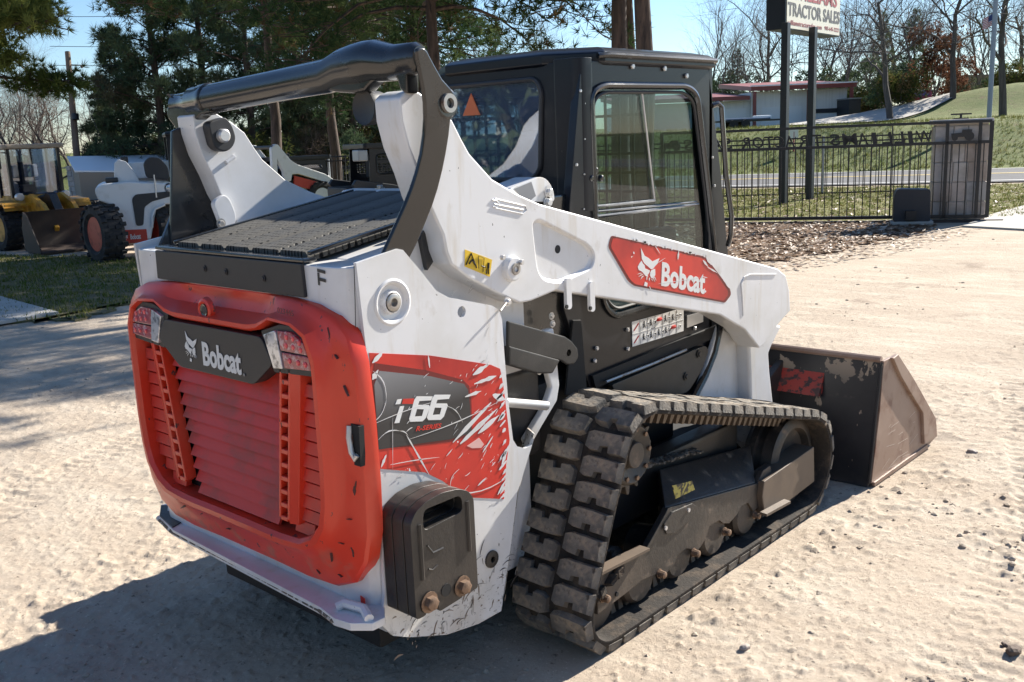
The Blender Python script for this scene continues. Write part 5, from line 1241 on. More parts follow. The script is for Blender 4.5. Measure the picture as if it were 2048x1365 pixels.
# stone pillar
m_stoneb = [M('pillar_stone_%d' % i, c, .9, layers=[((c[0] * .7, c[1] * .68, c[2] * .64), 4, .45, .7, None, None, None)], bump=.5, bscale=30) for i, c in enumerate(((.56, .51, .47), (.60, .52, .47), (.52, .49, .47), (.56, .47, .41)))]
m_mortar = M('mortar', (.50, .47, .44), .95)
pl_ = thing('stone_pillar', 'stone block pillar with a flat cap at the right end of the sliding gate', 'pillar', (*gate(.38, 0, .42)[:2], 0), math.atan2(GD.y, GD.x))
ph = (14.987,3.198,1.682)[2]
pl_core = MB().bb((-.40, -.28, 0), (.40, .28, ph - .05)).out('core', m_mortar, pl_)
r_ = random.Random(3); z = .02; row = 0
while z < ph - .12:
    h_ = min(.33, ph - .07 - z)
    for face in range(4):
        ln_ = .84 if face % 2 == 0 else .60; u = -ln_ / 2 + (.0 if row % 2 else 0)
        cuts = [ -ln_ / 2, -ln_ / 2 + ln_ * r_.uniform(.3, .45), -ln_ / 2 + ln_ * r_.uniform(.62, .75), ln_ / 2] if face % 2 == 0 else [-ln_ / 2, r_.uniform(-.08, .08), ln_ / 2]
        for a, b in zip(cuts, cuts[1:]):
            d_ = r_.uniform(.015, .035)
            if face == 0: lo, hi = (a + .006, -.28 - d_, z), (b - .006, -.275, z + h_ - .014)
            elif face == 2: lo, hi = (a + .006, .275, z), (b - .006, .28 + d_, z + h_ - .014)
            elif face == 1: lo, hi = (.395, a + .022, z), (.40 + d_, b - .022, z + h_ - .014)
            else: lo, hi = (-.40 - d_, a + .022, z), (-.395, b - .022, z + h_ - .014)
            MB().bb(lo, hi).out('stone_block', r_.choice(m_stoneb), pl_, bevel=.008)
    z += h_; row += 1
MB().bb((-.47, -.35, ph - .05), (.47, .35, ph + .03)).out('cap', m_stoneb[2], pl_, bevel=.012)
lp_ = MB().bb((-.12, -.05, ph + .03), (.12, .05, ph + .05)).tube([(0, 0, ph + .05), (0, 0, ph + .10)], .02, 8).bb((-.16, -.04, ph + .10), (.16, .04, ph + .125)).out('cap_fitting', m_iron2, pl_)

# gate operator box
go = thing('gate_operator', 'dark motor box with rounded lid beside the stone pillar at the gate', 'gate motor', (*gate(1.15, 0, -.30)[:2], 0), math.atan2(GD.y, GD.x))
m_opbox = M('operator_plastic', (.022, .024, .030), .55)
bh = (13.149,3.054,0.613)[2]
MB().prism(rounded([(-.29, .06), (-.27, bh - .02), (.25, bh), (.29, bh - .14), (.29, .06)], .05, 4), 'xz', -.20, .20).out('housing', m_opbox, go, bevel=.015)
MB().bb((-.33, -.25, 0), (.33, .25, .07)).out('base_plinth', m_concrete, go)
MB().prism(circle((-.19, bh - .09), .045, 14), 'xz', -.213, -.2).bb((-.205, -.214, bh - .22), (-.175, -.2, bh - .12)).out('lock', m_galv, go)
MB().bb((.02, -.208, .12), (.22, -.199, .34)).out('label_panel', M('dark_label', (.06, .06, .07), .5), go)
MB().bb((.10, -.12, .1), (-.06, .3, .25)).out('drive_arm', m_iron2, go)

# roadside sign on two posts
sg = thing('roadside_sign', 'tall double-post sign board with red and black lettering above the iron gate', 'sign', (*(17.884,7.687), 0))
so_ = Vector((*(17.884,7.687), 0))
C0, C1_, C2_ = Vector((18.121,7.829,3.803)), Vector((21.392,8.052,3.806)), Vector((17.921,8.262,3.773))
C1_.z = C0.z; C2_.z = C0.z
ut = (C1_ - C0); us = (C2_ - C0)
us = us - ut * (us.dot(ut) / ut.length_squared); up_ = Vector((0, 0, 1.75))
m_signside = M('sign_cabinet', (.014, .02, .032), .45)
m_signface = M('sign_face', (.74, .71, .60), .5)
P = [C0, C1_, C1_ + us, C0 + us]
mb_ = MB().loops([[p - so_ for p in P], [p + up_ - so_ for p in P]], caps=True); cab_ = mb_.out('cabinet', m_signside, sg, bevel=.01)
nf = ut.cross(up_).normalized(); nf = nf if nf.dot(us) < 0 else -nf
q = C0 - so_ + nf * .012
e1, e2 = ut * .965, up_ * .97
MB().loops([[q + ut * .02 + up_ * .015, q + ut * .985 + up_ * .015, q + ut * .985 + up_ * .985, q + ut * .02 + up_ * .985], [q - nf * .03 + ut * .02 + up_ * .015, q - nf * .03 + ut * .985 + up_ * .015, q - nf * .03 + ut * .985 + up_ * .985, q - nf * .03 + ut * .02 + up_ * .985]], caps=True).out('sign_face', m_signface, sg)
q2 = q + nf * .002
m_sgrey = M('sign_black_letter', (.085, .085, .10), .6); m_sred = M('sign_red_letter', (.36, .05, .07), .6)
text_mb('TRACTOR SALES', q2 + ut * .035 + up_ * .165, ut * .945, up_ * .165, .004, .02).out('sign_lettering', m_sgrey, sg, smooth=False)
text_mb('WILLIAMS', q2 + ut * .12 + up_ * .375, ut * .80, up_ * .19, .004, .02).out('sign_lettering', m_sred, sg, smooth=False)
text_mb('williamstractorsales.com', q2 + ut * .035 + up_ * .055, ut * .60, up_ * .06, .003, .0).out('sign_lettering', m_sred, sg, smooth=False)
text_mb('903-645-2222', q2 + ut * .69 + up_ * .06, ut * .28, up_ * .05, .003, .0).out('sign_lettering', m_sred, sg, smooth=False)
for px_b in ((17.884,7.687), (19.409,7.789)):
    b = Vector((*px_b, 0)) - so_
    MB().bb((b.x - .075, b.y - .075, -.05), (b.x + .075, b.y + .075, C0.z + .1)).out('sign_post', M('sign_post_paint', (.018, .022, .03), .4), sg, bevel=.01)
# utility wires on the right
wm = M('cable', (.02, .02, .025), .6)
def wire(name, a, b, sag, r, label, group=None):
    a, b = Vector(a), Vector(b); L_ = [a.lerp(b, t) - Vector((0, 0, 4 * sag * t * (1 - t))) for t in ngrid(0, 1, 16)]
    o = link(name, MB().tube([p - a for p in L_], r, 5).mesh(name, wm), None, a); tag(o, label, 'cable', group); return o
wire('utility_wire', (44.648,8.279,7.14), (57.377,53.956,4.685), .9, .018, 'upper overhead cable crossing the sky behind the roadside sign', 'overhead cables on the right')
wire('utility_wire', (44.583,8.239,6.779), (57.305,53.912,4.283), .9, .014, 'lower overhead cable just under its twin behind the roadside sign', 'overhead cables on the right')
# flag pole
fpo = thing('flag_pole', 'tall pale grey pole with a small flag, beyond the stone pillar', 'flag pole', (42.224,10.759,1.747))
fb = Vector((42.224,10.759,1.747))
m_pole = M('pole_paint', (.30, .33, .38), .5)
MB().tube([(0, 0, -1), (0, 0, 7)], .10, 12).out('pole', m_pole, fpo)
fa, fc = Vector((42.952,11.251,5.929)) - fb, Vector((42.739,11.363,5.546)) - fb
hd = (Vector((42.894,11.425,5.803)) - Vector((42.925,11.235,5.784))); hd.z = 0
fl = MB()
m_flagr, m_flagw, m_flagb = M('flag_red', (.5, .06, .07), .7), M('flag_white', (.75, .72, .72), .7), M('flag_blue', (.05, .07, .2), .7)
f0 = Vector((0, 0, fa.z))
for k in range(13):
    for j in range(6):
        u0, u1 = j / 6, (j + 1) / 6; z0, z1 = -.034 * k, -.034 * (k + 1)
        d = lambda u: hd.normalized() * (.08 + .34 * u) + Vector((.05 * math.sin(u * 7), .05 * math.sin(u * 7), -.16 * u))
        fl.add([f0 + d(u0) + Vector((0, 0, z0)), f0 + d(u1) + Vector((0, 0, z0)), f0 + d(u1) + Vector((0, 0, z1)), f0 + d(u0) + Vector((0, 0, z1))], [(0, 1, 2, 3)], 2 if (k < 7 and j < 3) else k % 2)
fl.out('flag', [m_flagr, m_flagw, m_flagb], fpo, smooth=False)

# ---------------- left side: utility pole, wires, shed, chain-link line
m_wood = M('weathered_wood', (.20, .145, .105), .9, layers=[((.12, .09, .07), 3, .45, .7, None, None, (1, 1, .15))])
up = thing('utility_pole', 'leaning wooden utility pole behind the yellow wheel loader', 'utility pole', (*(16.41,39.729,0.174)[:2], 0))
ub = Vector((*(16.41,39.729,0.174)[:2], 0)); ut_ = Vector((17.12,40.781,6.122))
MB().tube([(0, 0, 0), ut_ - ub], [.16, .11], 12).out('pole', m_wood, up)
k_ = Vector((16.834,40.358,4.712)) - ub
MB().bb(k_ - Vector((.12, .1, .22)), k_ + Vector((.12, .1, .22))).out('junction_box', m_galv, up, bevel=.02)
k_ = Vector((17.05,40.689,5.572)) - ub; e_ = Vector((17.423,40.272,5.528)) - ub
MB().tube([k_, e_], .025, 6).lathe([(0, .05), (-.08, .06), (-.12, .03)], e_, 'z', 8).out('insulator_arm', m_wood, up)
MB().tube([Vector((16.773,40.049,3.485)) - ub, Vector((16.741,40.006,3.232)) - ub], .15, 10).out('pole_band', m_iron2, up)
for i, (a, b) in enumerate((((15.439,43.101,7.757), (22.72,35.151,7.537)), ((16.655,41.365,6.384), (26.058,32.648,6.247)), ((16.655,41.117,5.574), (25.91,32.558,5.426)), ((16.373,41.193,4.823), (25.765,32.47,4.627)), ((16.769,40.567,4.182), (25.628,32.386,3.872)))):
    wire('utility_wire', a, b, .12, .012, ('topmost', 'second', 'third', 'fourth', 'lowest')[i] + ' of the thin cables crossing the sky beside the wooden utility pole', 'overhead cables on the left')
wire('guy_wire', (17.069,40.23,5.122), (17.405,38.808,1.665), 0, .012, 'stay cable slanting down from the wooden utility pole to the right')
m_metalroof = M('white_sheet_roof', (.82, .83, .84), .5)
m_shedwall = M('shed_wall', (.30, .25, .20), .9)
sh = thing('shed', 'long low shed with a white metal roof behind the white telehandler', 'shed', (*(16.117,35.503,0.081)[:2], 0))
sb_ = Vector((*(16.117,35.503,0.081)[:2], 0))
A, B = Vector((14.176,34.907,1.105)), Vector((18.694,34.459,0.869)); Cc, Dd = Vector((15.183,37.748,1.654)), Vector((20.406,37.32,1.52))
MB().loops([[A - sb_, B - sb_, Dd - sb_, Cc - sb_], [v - sb_ + Vector((0, 0, .06)) for v in (A, B, Dd, Cc)]], caps=True).out('roof', m_metalroof, sh)
A2, B2 = A.lerp(B, .03), A.lerp(B, .98); C2b, D2b = Cc.lerp(Dd, .03), Cc.lerp(Dd, .98)
MB().loops([[Vector((v.x, v.y, 0)) - sb_ for v in (A2, B2, D2b, C2b)], [v - sb_ - Vector((0, 0, .02)) for v in (A2, B2, D2b, C2b)]], caps=True).out('wall', m_shedwall, sh)
bfence = thing('board_fence', 'weathered grey board fence in front of the white-roofed shed', 'fence', (*(16.925,40.926), 0))
f_a, f_b = Vector((*(16.949,40.73), 0)), Vector((*(17.782,31.558), 0)); bo = Vector((*(16.925,40.926), 0)); fdv = (f_b - f_a); nb = int(fdv.length / .22)
bm_ = MB().bb((-.10, -.02, .05), (.10, .02, (14.721,32.799,1.062)[2])).mesh('fence_board', m_wood)
for k in range(min(nb, 60)):
    o = link('fence_board', bm_, bfence, f_a + fdv * (k / nb) - bo); o.rotation_euler = (0, rnd.uniform(-.015, .015), math.atan2(fdv.y, fdv.x))
for zz in (.4, 1.0): MB().tube([f_a - bo + Vector((0, 0, zz)), f_b - bo + Vector((0, 0, zz))], .03, 4).out('fence_rail', m_wood, bfence)
pr = thing('stone_pillar', 'rough stone pillar behind the bucket of the yellow wheel loader', 'pillar', (*(16.187,39.379), 0))
r_ = random.Random(12); z = 0
hp = (12.904,31.808,1.235)[2]
MB().bb((-.26, -.26, 0), (.26, .26, hp)).out('core', m_mortar, pr)
while z < hp - .05:
    for a0_ in range(8):
        an = a0_ * math.pi / 4 + (z * 3); MB().box((.27 * math.cos(an), .27 * math.sin(an), z + .11), (.16, .22, .2), Matrix.Rotation(an, 3, 'Z')).out('stone_block', r_.choice(m_stoneb), pr, bevel=.03)
    z += .22
cl = thing('chain_link_fence', 'grey chain-link fence rail left of the rough stone pillar', 'fence', (*(16.167,44.428), 0))
c0 = Vector((*(16.167,44.428), 0)); ca, cb_ = Vector((15.227,51.928) + (0,)), Vector((16.384,40.211) + (0,))
zt = (12.196,34.076,1.219)[2]
for t in ngrid(0, 1, 5):
    p = ca.lerp(cb_, t) - c0; MB().tube([p, p + Vector((0, 0, zt))], .03, 8).out('fence_post', m_galv, cl)
MB().tube([ca - c0 + Vector((0, 0, zt)), cb_ - c0 + Vector((0, 0, zt))], .022, 6).out('top_rail', m_galv, cl)
wm_ = MB()
for k in range(70):
    for sg_ in (1, -1):
        t = k / 70; a = ca.lerp(cb_, t) - c0; b = ca.lerp(cb_, min(1, max(0, t + sg_ * .11))) - c0
        wm_.tube([a, b + Vector((0, 0, zt))], .004, 3)
o = wm_.out('wire_mesh', m_galv, cl); o['kind'] = 'stuff'
# iron fence in the wood behind the yard
f3 = thing('iron_fence', 'low black iron fence in front of the brown woodland, seen under the black arch', 'fence', (*(18.405,26.588), 0))
o3 = Vector((*(18.405,26.588), 0)); d3 = Vector((*(20.743,19.011), 0)) - o3; d3 = d3.normalized(); z3 = (20.285,27.495,0.958)[2]
a3 = o3 - d3 * 6
pk3 = MB().bb((-.012, -.012, .05), (.012, .012, z3 + .08)).mesh('picket', m_iron2)
for k in range(130): link('picket', pk3, f3, a3 + d3 * (k * .12) - o3)
for zz in (.15, z3 - .06, z3): MB().tube([a3 - o3 + Vector((0, 0, zz)), a3 + d3 * 15.6 - o3 + Vector((0, 0, zz))], .022, 4).out('fence_rail', m_iron2, f3)

# ---------------- the far side of the road
m_bwall = M('metal_cladding', (.80, .80, .80), .5, layers=[((.70, .70, .70), 1.5, .45, .7, None, None, (6, 6, .2))])
m_btrim = M('red_roof_trim', (.22, .05, .045), .5)
m_bdark = M('dark_opening', (.035, .035, .04), .7)
bA, bB, bC = Vector((56.078,33.481,2.041)), Vector((58.514,30.8,1.896)), Vector((62.85,26.046,1.704))
bz = float(hill_z(np.array(bB.x), np.array(bB.y)))
fac = (bC - bB); fac.z = 0; fac.normalize(); dep = Vector((-fac.y, fac.x, 0)); dep = dep if dep.dot(bB - Vector((-2.4, -2.6, 0))) > 0 else -dep
bld = thing('metal_building', 'long white metal building with red roof edges on the bank across the road', 'building', (bB.x, bB.y, bz), math.atan2(fac.y, fac.x))
sgn = 1 if dep.dot(Vector((-fac.y, fac.x, 0))) > 0 else -1
W2 = (bC - bB).length; W1 = 9.0; h2 = (61.17,28.603,4.116)[2] - bz; h1 = (57.851,32.031,3.577)[2] - bz
wl_ = MB().bb((0, 0, -.3), (W2, sgn * 9, h2)); wl_.out('wall', m_bwall, bld)
MB().bb((-W1, sgn * .25, -.3), (-.01, sgn * 9, h1)).out('wall', m_bwall, bld)
MB().prism([(sgn * -1.0, h2 + .02), (sgn * -1.0, h2 + .30), (sgn * 9.3, h2 + 1.0), (sgn * 9.3, h2 + .7)], 'yz', -.25, W2 + .3).out('roof', m_btrim, bld)
MB().prism([(sgn * -.7, h1 + .02), (sgn * -.7, h1 + .28), (sgn * 9.3, h1 + .9), (sgn * 9.3, h1 + .6)], 'yz', -W1 - .3, -.26).out('roof', m_btrim, bld)
MB().bb((-.3, sgn * -1.02, h2 + .30), (W2 + .32, sgn * -1.1, h2 + .38)).out('gutter', m_metalroof, bld)
for a, b in ((-4.6, -2.6), (-2.3, -.3), (.7, 3.4)): MB().bb((a, sgn * -.03 + (sgn * .22 if a < 0 else 0), 0), (b, sgn * .05 + (sgn * .22 if a < 0 else 0), min(h1, h2) * .72)).out('door', m_metalroof, bld)
MB().bb((3.8, sgn * -.06, h2 * .33), (W2 - .1, sgn * -.02, h2 * .45)).out('dark_band', m_bdark, bld)
MB().bb((3.8, sgn * -.06, -.2), (W2 - .1, sgn * -.02, h2 * .16)).out('dark_band', m_bdark, bld)
for x in (0, 3.6, W2): MB().bb((x - .1, sgn * -1.0, -.2), (x + .1, sgn * -.8, h2)).out('column', m_btrim, bld)
cn = thing('storage_container', 'dark storage container at the right end of the white metal building', 'container', (*(61.082,24.926,1.627)[:2], float(hill_z(*[np.array(v) for v in (61.082,24.926,1.627)[:2]]))), math.atan2(fac.y, fac.x))
MB().bb((-.3, -.4, 0), (.45, 2, 1.15)).out('container_body', m_opbox, cn); MB().bb((-.34, -.44, 1.16), (.5, 2, 1.24)).out('container_lid', m_galv, cn)
_gd = [Vector((46.582,22.532,1.529)), Vector((49.121,19.785,1.537)), Vector((55.657,18.784,1.713)), Vector((59.295,17.936,1.974)), Vector((65.371,20.443,2.151)), Vector((63.338,22.602,2.012)), Vector((58.874,24.368,1.831)), Vector((54.175,26.438,1.806))]
mbg = MB(); _n = 4
for i in range(3):
    a0_, a1_, b0_, b1_ = _gd[i], _gd[i + 1], _gd[7 - i], _gd[6 - i]
    for u in range(6):
        for v in range(6):
            q = []
            for (uu, vv) in ((u, v), (u + 1, v), (u + 1, v + 1), (u, v + 1)):
                pt = (a0_.lerp(a1_, uu / 6)).lerp(b0_.lerp(b1_, uu / 6), vv / 6); q.append((pt.x, pt.y, float(hill_z(np.array(pt.x), np.array(pt.y))) + .09))
            mbg.add(q, [(0, 1, 2, 3)])
struct('gravel_drive', mbg.mesh('gravel_drive', m_concrete))
# trailer with pipes parked in front of the building
tl_p = (43.644,22.692,1.497); tlz = float(hill_z(np.array(tl_p[0]), np.array(tl_p[1])))
tl = thing('flat_trailer', 'flat trailer loaded with pale pipes in front of the white metal building', 'trailer', (tl_p[0], tl_p[1], tlz), math.atan2(fac.y, fac.x))
MB().bb((-1.9, -.7, .34), (1.4, .7, .42)).out('deck', m_iron2, tl)
for x in (-1.0, -.4):
    for yy in (-.72, .72): w_ = MB().lathe([(-.06, .1), (-.07, .22), (.07, .22), (.06, .1)], (x, yy, .22), 'y', 16).out('wheel', m_tyre, tl)
for k in range(5): MB().tube([(-1.3, -.5 + .25 * k, .47), (.9, -.5 + .25 * k, .47)], .05, 8).out('pipe', m_galv, tl)
MB().bb((.2, -.4, .43), (1.0, .4, .62)).out('load_bundle', m_metalroof, tl, bevel=.05)
ss = thing('stake_sign', 'small white board on a red stake between the sign posts and the building', 'sign', (*(35.66,16.297,1.544)[:2], float(hill_z(*[np.array(v) for v in (35.66,16.297,1.544)[:2]]))))
MB().bb((-.02, -.02, -.2), (.02, .02, .8)).out('stake', m_sred, ss); MB().box((0, 0, .75), (.35, .03, .4), Matrix.Rotation(rad(-48), 3, 'Z')).out('board', m_signface, ss)
# red car
cp_ = (64.258,21.728,2.412); cz = cp_[2] - .05
car = thing('parked_car', 'red hatchback parked under the trees up the bank, right of the building', 'car', (cp_[0], cp_[1], cz), rad(20))
m_carred = M('car_red_paint', (.42, .03, .03), .3, coat=.5)
MB().prism(rounded([(-1.7, .25), (-1.75, .75), (-1.55, .95), (-1.1, 1.32), (.2, 1.36), (.8, .92), (1.7, .78), (1.75, .3)], .15, 4), 'xz', -.72, .72).out('body', m_carred, car, bevel=.06)
MB().prism([(-1.5, .96), (-1.14, 1.27), (-1.12, 1.30), (-1.54, .98)], 'xz', -.58, .58).out('rear_window', m_glassdark, car)
for s in (1, -1):
    MB().prism([(-1.0, .95), (-.85, 1.25), (.1, 1.28), (.55, .95)], 'xz', s * .725, s * .73).out('side_window', m_black, car)
    MB().bb((-1.77, s * .5, .68), (-1.70, s * .68, .86)).out('tail_lamp', m_redlens, car)
    for x in (-1.1, 1.1): MB().lathe([(-.09, .12), (-.1, .28), (.1, .28), (.09, .12)], (x, s * .66, .28), 'y', 18).out('wheel', m_tyre, car)
ft = thing('privacy_fence', 'weathered grey plank fence behind the flag pole under the bare trees', 'fence', (78.833,22.86,3.569))
f0 = Vector((78.833,22.86,3.569)); fA_, fB_ = Vector((77.345,24.475,3.581)), Vector((82.093,19.318,3.527)); fd_ = fB_ - fA_
pm = MB().bb((-.15, -.02, -.6), (.15, .02, 1.5)).mesh('fence_plank', m_wood)
for k in range(int(fd_.length / .32)):
    o = link('fence_plank', pm, ft, fA_ + fd_.normalized() * (.32 * k) - f0); o.rotation_euler = (0, 0, math.atan2(fd_.y, fd_.x))


# ================================================================ OTHER MACHINES IN THE YARD
def wheel(parent, c, r, w, rim_mat, axis_rot=0, rimr=.58, lugs=True):
    """tyre with cleats and a dished rim; local wheel axis is y"""
    R_ = Matrix.Rotation(axis_rot, 4, 'Z'); Tm = Matrix.Translation(Vector(c)) @ R_
    t = MB().lathe([(-w * .38, r * rimr), (-w * .5, r * .72), (-w * .46, r * .93), (-w * .3, r * .97), (w * .3, r * .97), (w * .46, r * .93), (w * .5, r * .72), (w * .38, r * rimr)], (0, 0, 0), 'y', 36)
    if lugs:
        for k in range(18):
            for s in (1, -1):
                a = 6.28319 * (k + (.5 if s > 0 else 0)) / 18; m = Matrix.Rotation(a, 3, 'Y')
                for yy, aa in ((s * w * .40, 0), (s * w * .16, .10)):
                    mm = Matrix.Rotation(a + aa * s, 3, 'Y'); p = mm @ Vector((0, 0, r * .975)); t.box((p.x, yy, p.z), (r * .13, w * .26, r * .09), mm)
    t.xf(Tm); o = t.out('wheel', m_tyre, parent, ang=30)
    q = MB()
    for s in (1, -1): q.lathe([(s * w * .40, r * rimr), (s * w * .34, r * rimr * .93), (s * w * .12, r * rimr * .80), (s * w * .10, r * .34), (s * w * .22, r * .30), (s * w * .22, r * .02)], (0, 0, 0), 'y', 28)
    q.xf(Tm); q.out('rim', rim_mat, o)
    return o

# ---- yellow wheel loader
wlz = math.radians(-88); wr = .46
b0 = Vector((*(4.959,16.856), 0)) + Vector((.48, .05, 0))
wl = thing('wheel_loader', 'yellow wheel loader with a dark rusty bucket, at the left edge in the tree shade', 'wheel loader', b0, wlz); wl.scale = (.88, .88, .88)
for x in (0, -1.9):
    for yy in (-.74, .74): wheel(wl, (x, yy, wr), wr, .38, m_paint_yellow)
for yy in (-.74, .74): MB().loops([[(x, yy - .20, z), (x, yy + .20, z), (x, yy + .20, z + .03), (x, yy - .20, z + .03)] for x, z in ((-.62, .70), (-.45, 1.0), (-.1, 1.02), (.42, .98), (.50, .85))], caps=True).out('fender', m_paint_yellow, wl)
MB().bb((-2.6, -.55, .55), (-1.25, .55, 1.25)).out('engine_hood', m_paint_yellow, wl, bevel=.08)
MB().bb((-1.3, -.45, .4), (.45, .45, .95)).out('front_frame', m_paint_yellow, wl, bevel=.03)
MB().prism([(-1.35, .90), (-1.35, 1.15), (.05, 1.15), (.20, .98), (.20, .90)], 'xz', -.55, .55).out('cab_floor', m_paint_yellow, wl, bevel=.02)
for x, yy in ((-1.3, -.54), (-1.3, .54), (.05, -.54), (.05, .54), (-.5, -.55), (-.5, .55)): MB().bb((x - .035, yy - .03, 1.1), (x + .035, yy + .03, 2.14)).out('cab_post', m_cab, wl)
MB().prism(rounded([(-1.45, -.66), (.20, -.66), (.20, .66), (-1.45, .66)], .1, 4), 'xy', 2.13, 2.23).out('cab_roof', M('faded_roof', (.34, .27, .2), .6), wl, bevel=.03)
for (a, b) in (((-1.27, -.545), (.03, -.53)), ((-1.27, .53), (.03, .545))): MB().bb((a[0], a[1], 1.15), (b[0], b[1], 2.12)).out('side_window', m_glassdark, wl)
MB().bb((.06, -.5, 1.15), (.07, .5, 2.12)).out('windscreen', m_glassdark, wl)
MB().bb((-.95, -.25, 1.15), (-.55, .25, 1.35)).bb((-1.0, -.25, 1.3), (-.85, .25, 1.85)).out('operator_seat', m_seat, wl, bevel=.04)
MB().tube([(.12, -.58, 2.05), (.22, -.82, 2.08), (.22, -.84, 1.98)], .014, 6).out('mirror_arm', m_cab, wl)
MB().bb((.19, -.90, 1.72), (.25, -.76, 2.0)).out('mirror', m_seat, wl, bevel=.03)
for yy in (-.5, .5): MB().lathe([(0, .085), (.09, .085), (.10, .075)], (.22, yy, 1.12), 'x', 14).out('headlamp', m_bright, wl)
for yy in (-.32, .32): MB().prism([(.2, 1.10), (.45, 1.18), (.95, .98), (1.45, .50), (1.38, .34), (.85, .74), (.2, .86)], 'xz', yy - .05, yy + .05).out('lift_arm', m_paint_yellow, wl, bevel=.015)
MB().prism([(.35, 1.0), (.6, 1.2), (.75, 1.15), (1.0, .75), (.9, .68)], 'xz', -.09, .09).tube([(.1, 0, 1.05), (.6, 0, 1.12)], .07, 10).out('tilt_linkage', m_iron, wl, bevel=.01)
wb = MB().loops([[(1.35, yy, .10), (1.32, yy, .55), (1.45, yy, .86), (1.49, yy, .86), (1.40, yy, .5), (1.45, yy, .14), (2.1, yy, .06), (2.1, yy, .02), (1.45, yy, .03)] for yy in (-.98, 1.30)], caps=True).out('bucket', m_bucketdark, wl)
for s in (1, -1): MB().prism([(1.38, .06), (1.35, .55), (1.47, .86), (1.62, .80), (2.05, .12), (2.05, .03)], 'xz', .16 + s * 1.14, .16 + s * 1.16).out('bucket_side', m_bucketdark, wb)
MB().bb((.5, -.95, .95), (.58, -.35, 1.0)).out('step_plate', m_paint_yellow, wl)

# ---- white telehandler
tp = Vector((*(5.137,12.789), 0))
vd = Vector((tp.x + 2.418, tp.y + 2.642, 0)).normalized(); rt = Vector((vd.y, -vd.x, 0))
th_rz = math.atan2(rt.y, rt.x)                              # local x = image right, local y = away
th = thing('telehandler', 'white telehandler with red rims and a dark side vent, left of the black arch', 'telehandler', tp, th_rz)
wheel(th, (-.36, -.12, .46), .46, .36, m_rimred, rad(-66), .60)
wheel(th, (.50, .30, .46), .46, .34, m_rimred, rad(-66), .60)
wheel(th, (-.30, 1.9, .46), .46, .36, m_rimred, rad(-20), .60); wheel(th, (1.4, 2.2, .46), .46, .36, m_rimred, rad(-20), .60)
bodyp = [(-.42, 1.12), (-.40, 1.19), (-.30, 1.24), (.10, 1.26), (.75, 1.20), (.95, 1.10), (1.0, .86), (.62, .86), (.48, .80), (.42, .58), (.34, .30), (-.12, .30), (-.14, .48), (-.14, .76), (-.24, .92), (-.38, .98)]
MB().prism(bodyp, 'xz', -.05, 1.5).out('body', m_whitefar, th, bevel=.035, seg=3)
MB().prism([(-.14, .27), (.29, .27), (.29, .48), (-.14, .49)], 'xz', -.075, -.03).out('rear_plate', m_redplate, th, bevel=.006)
text_mb('Bobcat', (.03, -.077, .33), (.16, 0, 0), (0, 0, .085), .002, .03).out('lettering', m_letter, th, smooth=False)
emblem((-.06, -.077, .33), (.06, 0, 0), (0, 0, .10), .002).out('emblem', m_letter, th, smooth=False)
MB().prism(rounded([(.14, .54), (.12, .98), (.18, 1.05), (.72, 1.07), (.78, 1.0), (.42, .92), (.30, .84), (.25, .54)], .04, 3), 'xz', -.062, -.04).out('side_vent', m_dark, th)
MB().tube([(.62, -.07, .86), (.46, -.075, .80), (.40, -.075, .68), (.38, -.07, .50)], .02, 8).out('fender_edge', m_whitefar, th)
MB().loops([[(.50 + .54 * math.cos(a), y_, .46 + .54 * math.sin(a)) for y_ in (.08, .56)] + [(.50 + .52 * math.cos(a), y_, .46 + .52 * math.sin(a)) for y_ in (.56, .08)] for a in ngrid(.2, 2.4, 9)], caps=True).out('fender', m_dark, th)
MB().prism([(-.12, 1.24), (-.08, 1.56), (-.02, 1.62), (.10, 1.58), (.22, 1.40), (.28, 1.24)], 'xz', .25, .65).out('boom_tower', m_whitefar, th, bevel=.02)
for a, b in (((-.25, .2, 1.25), (-.05, .5, 1.33)), ((.02, .5, 1.55), (.14, .7, 1.66))): MB().bb(a, b).out('boom_fitting', m_dark, th, bevel=.02)
MB().prism(rounded([(.38, 1.3), (.36, 1.55), (.46, 1.64), (.62, 1.62), (.74, 1.45), (.74, 1.25)], .06, 4), 'xz', .05, .35).out('lift_link', m_dark, th, bevel=.02)
MB().bb((.10, .9, 1.28), (1.5, 1.5, 1.56)).out('boom', m_whitefar, th, bevel=.03)
MB().tube([(.50, -.06, 1.35), (.50, -.06, .98)], .012, 6).out('handrail', m_bright, th)
MB().lathe([(0, .085), (.05, .08)], (.72, -.05, 1.12), 'y', 18).out('lamp_ring', m_dark, th); MB().lathe([(0, .062), (-.012, .058), (-.02, .03)], (.72, -.05, 1.12), 'y', 16).out('work_lamp', m_clearlens, th)
for x, yy in ((.82, .7), (1.5, .7), (.82, 1.6), (1.5, 1.6)): MB().bb((x - .04, yy - .04, 1.15), (x + .04, yy + .04, 1.98)).out('cab_post', m_cab, th)
MB().bb((.76, .62, 1.96), (1.58, 1.68, 2.04)).out('cab_roof', m_cab, th, bevel=.03)
MB().bb((.86, .69, 1.2), (1.46, .70, 1.95)).out('cab_window', m_glass, th)
MB().bb((.8, .7, .9), (1.55, 1.6, 1.2)).out('cab_lower', m_dark, th, bevel=.03)

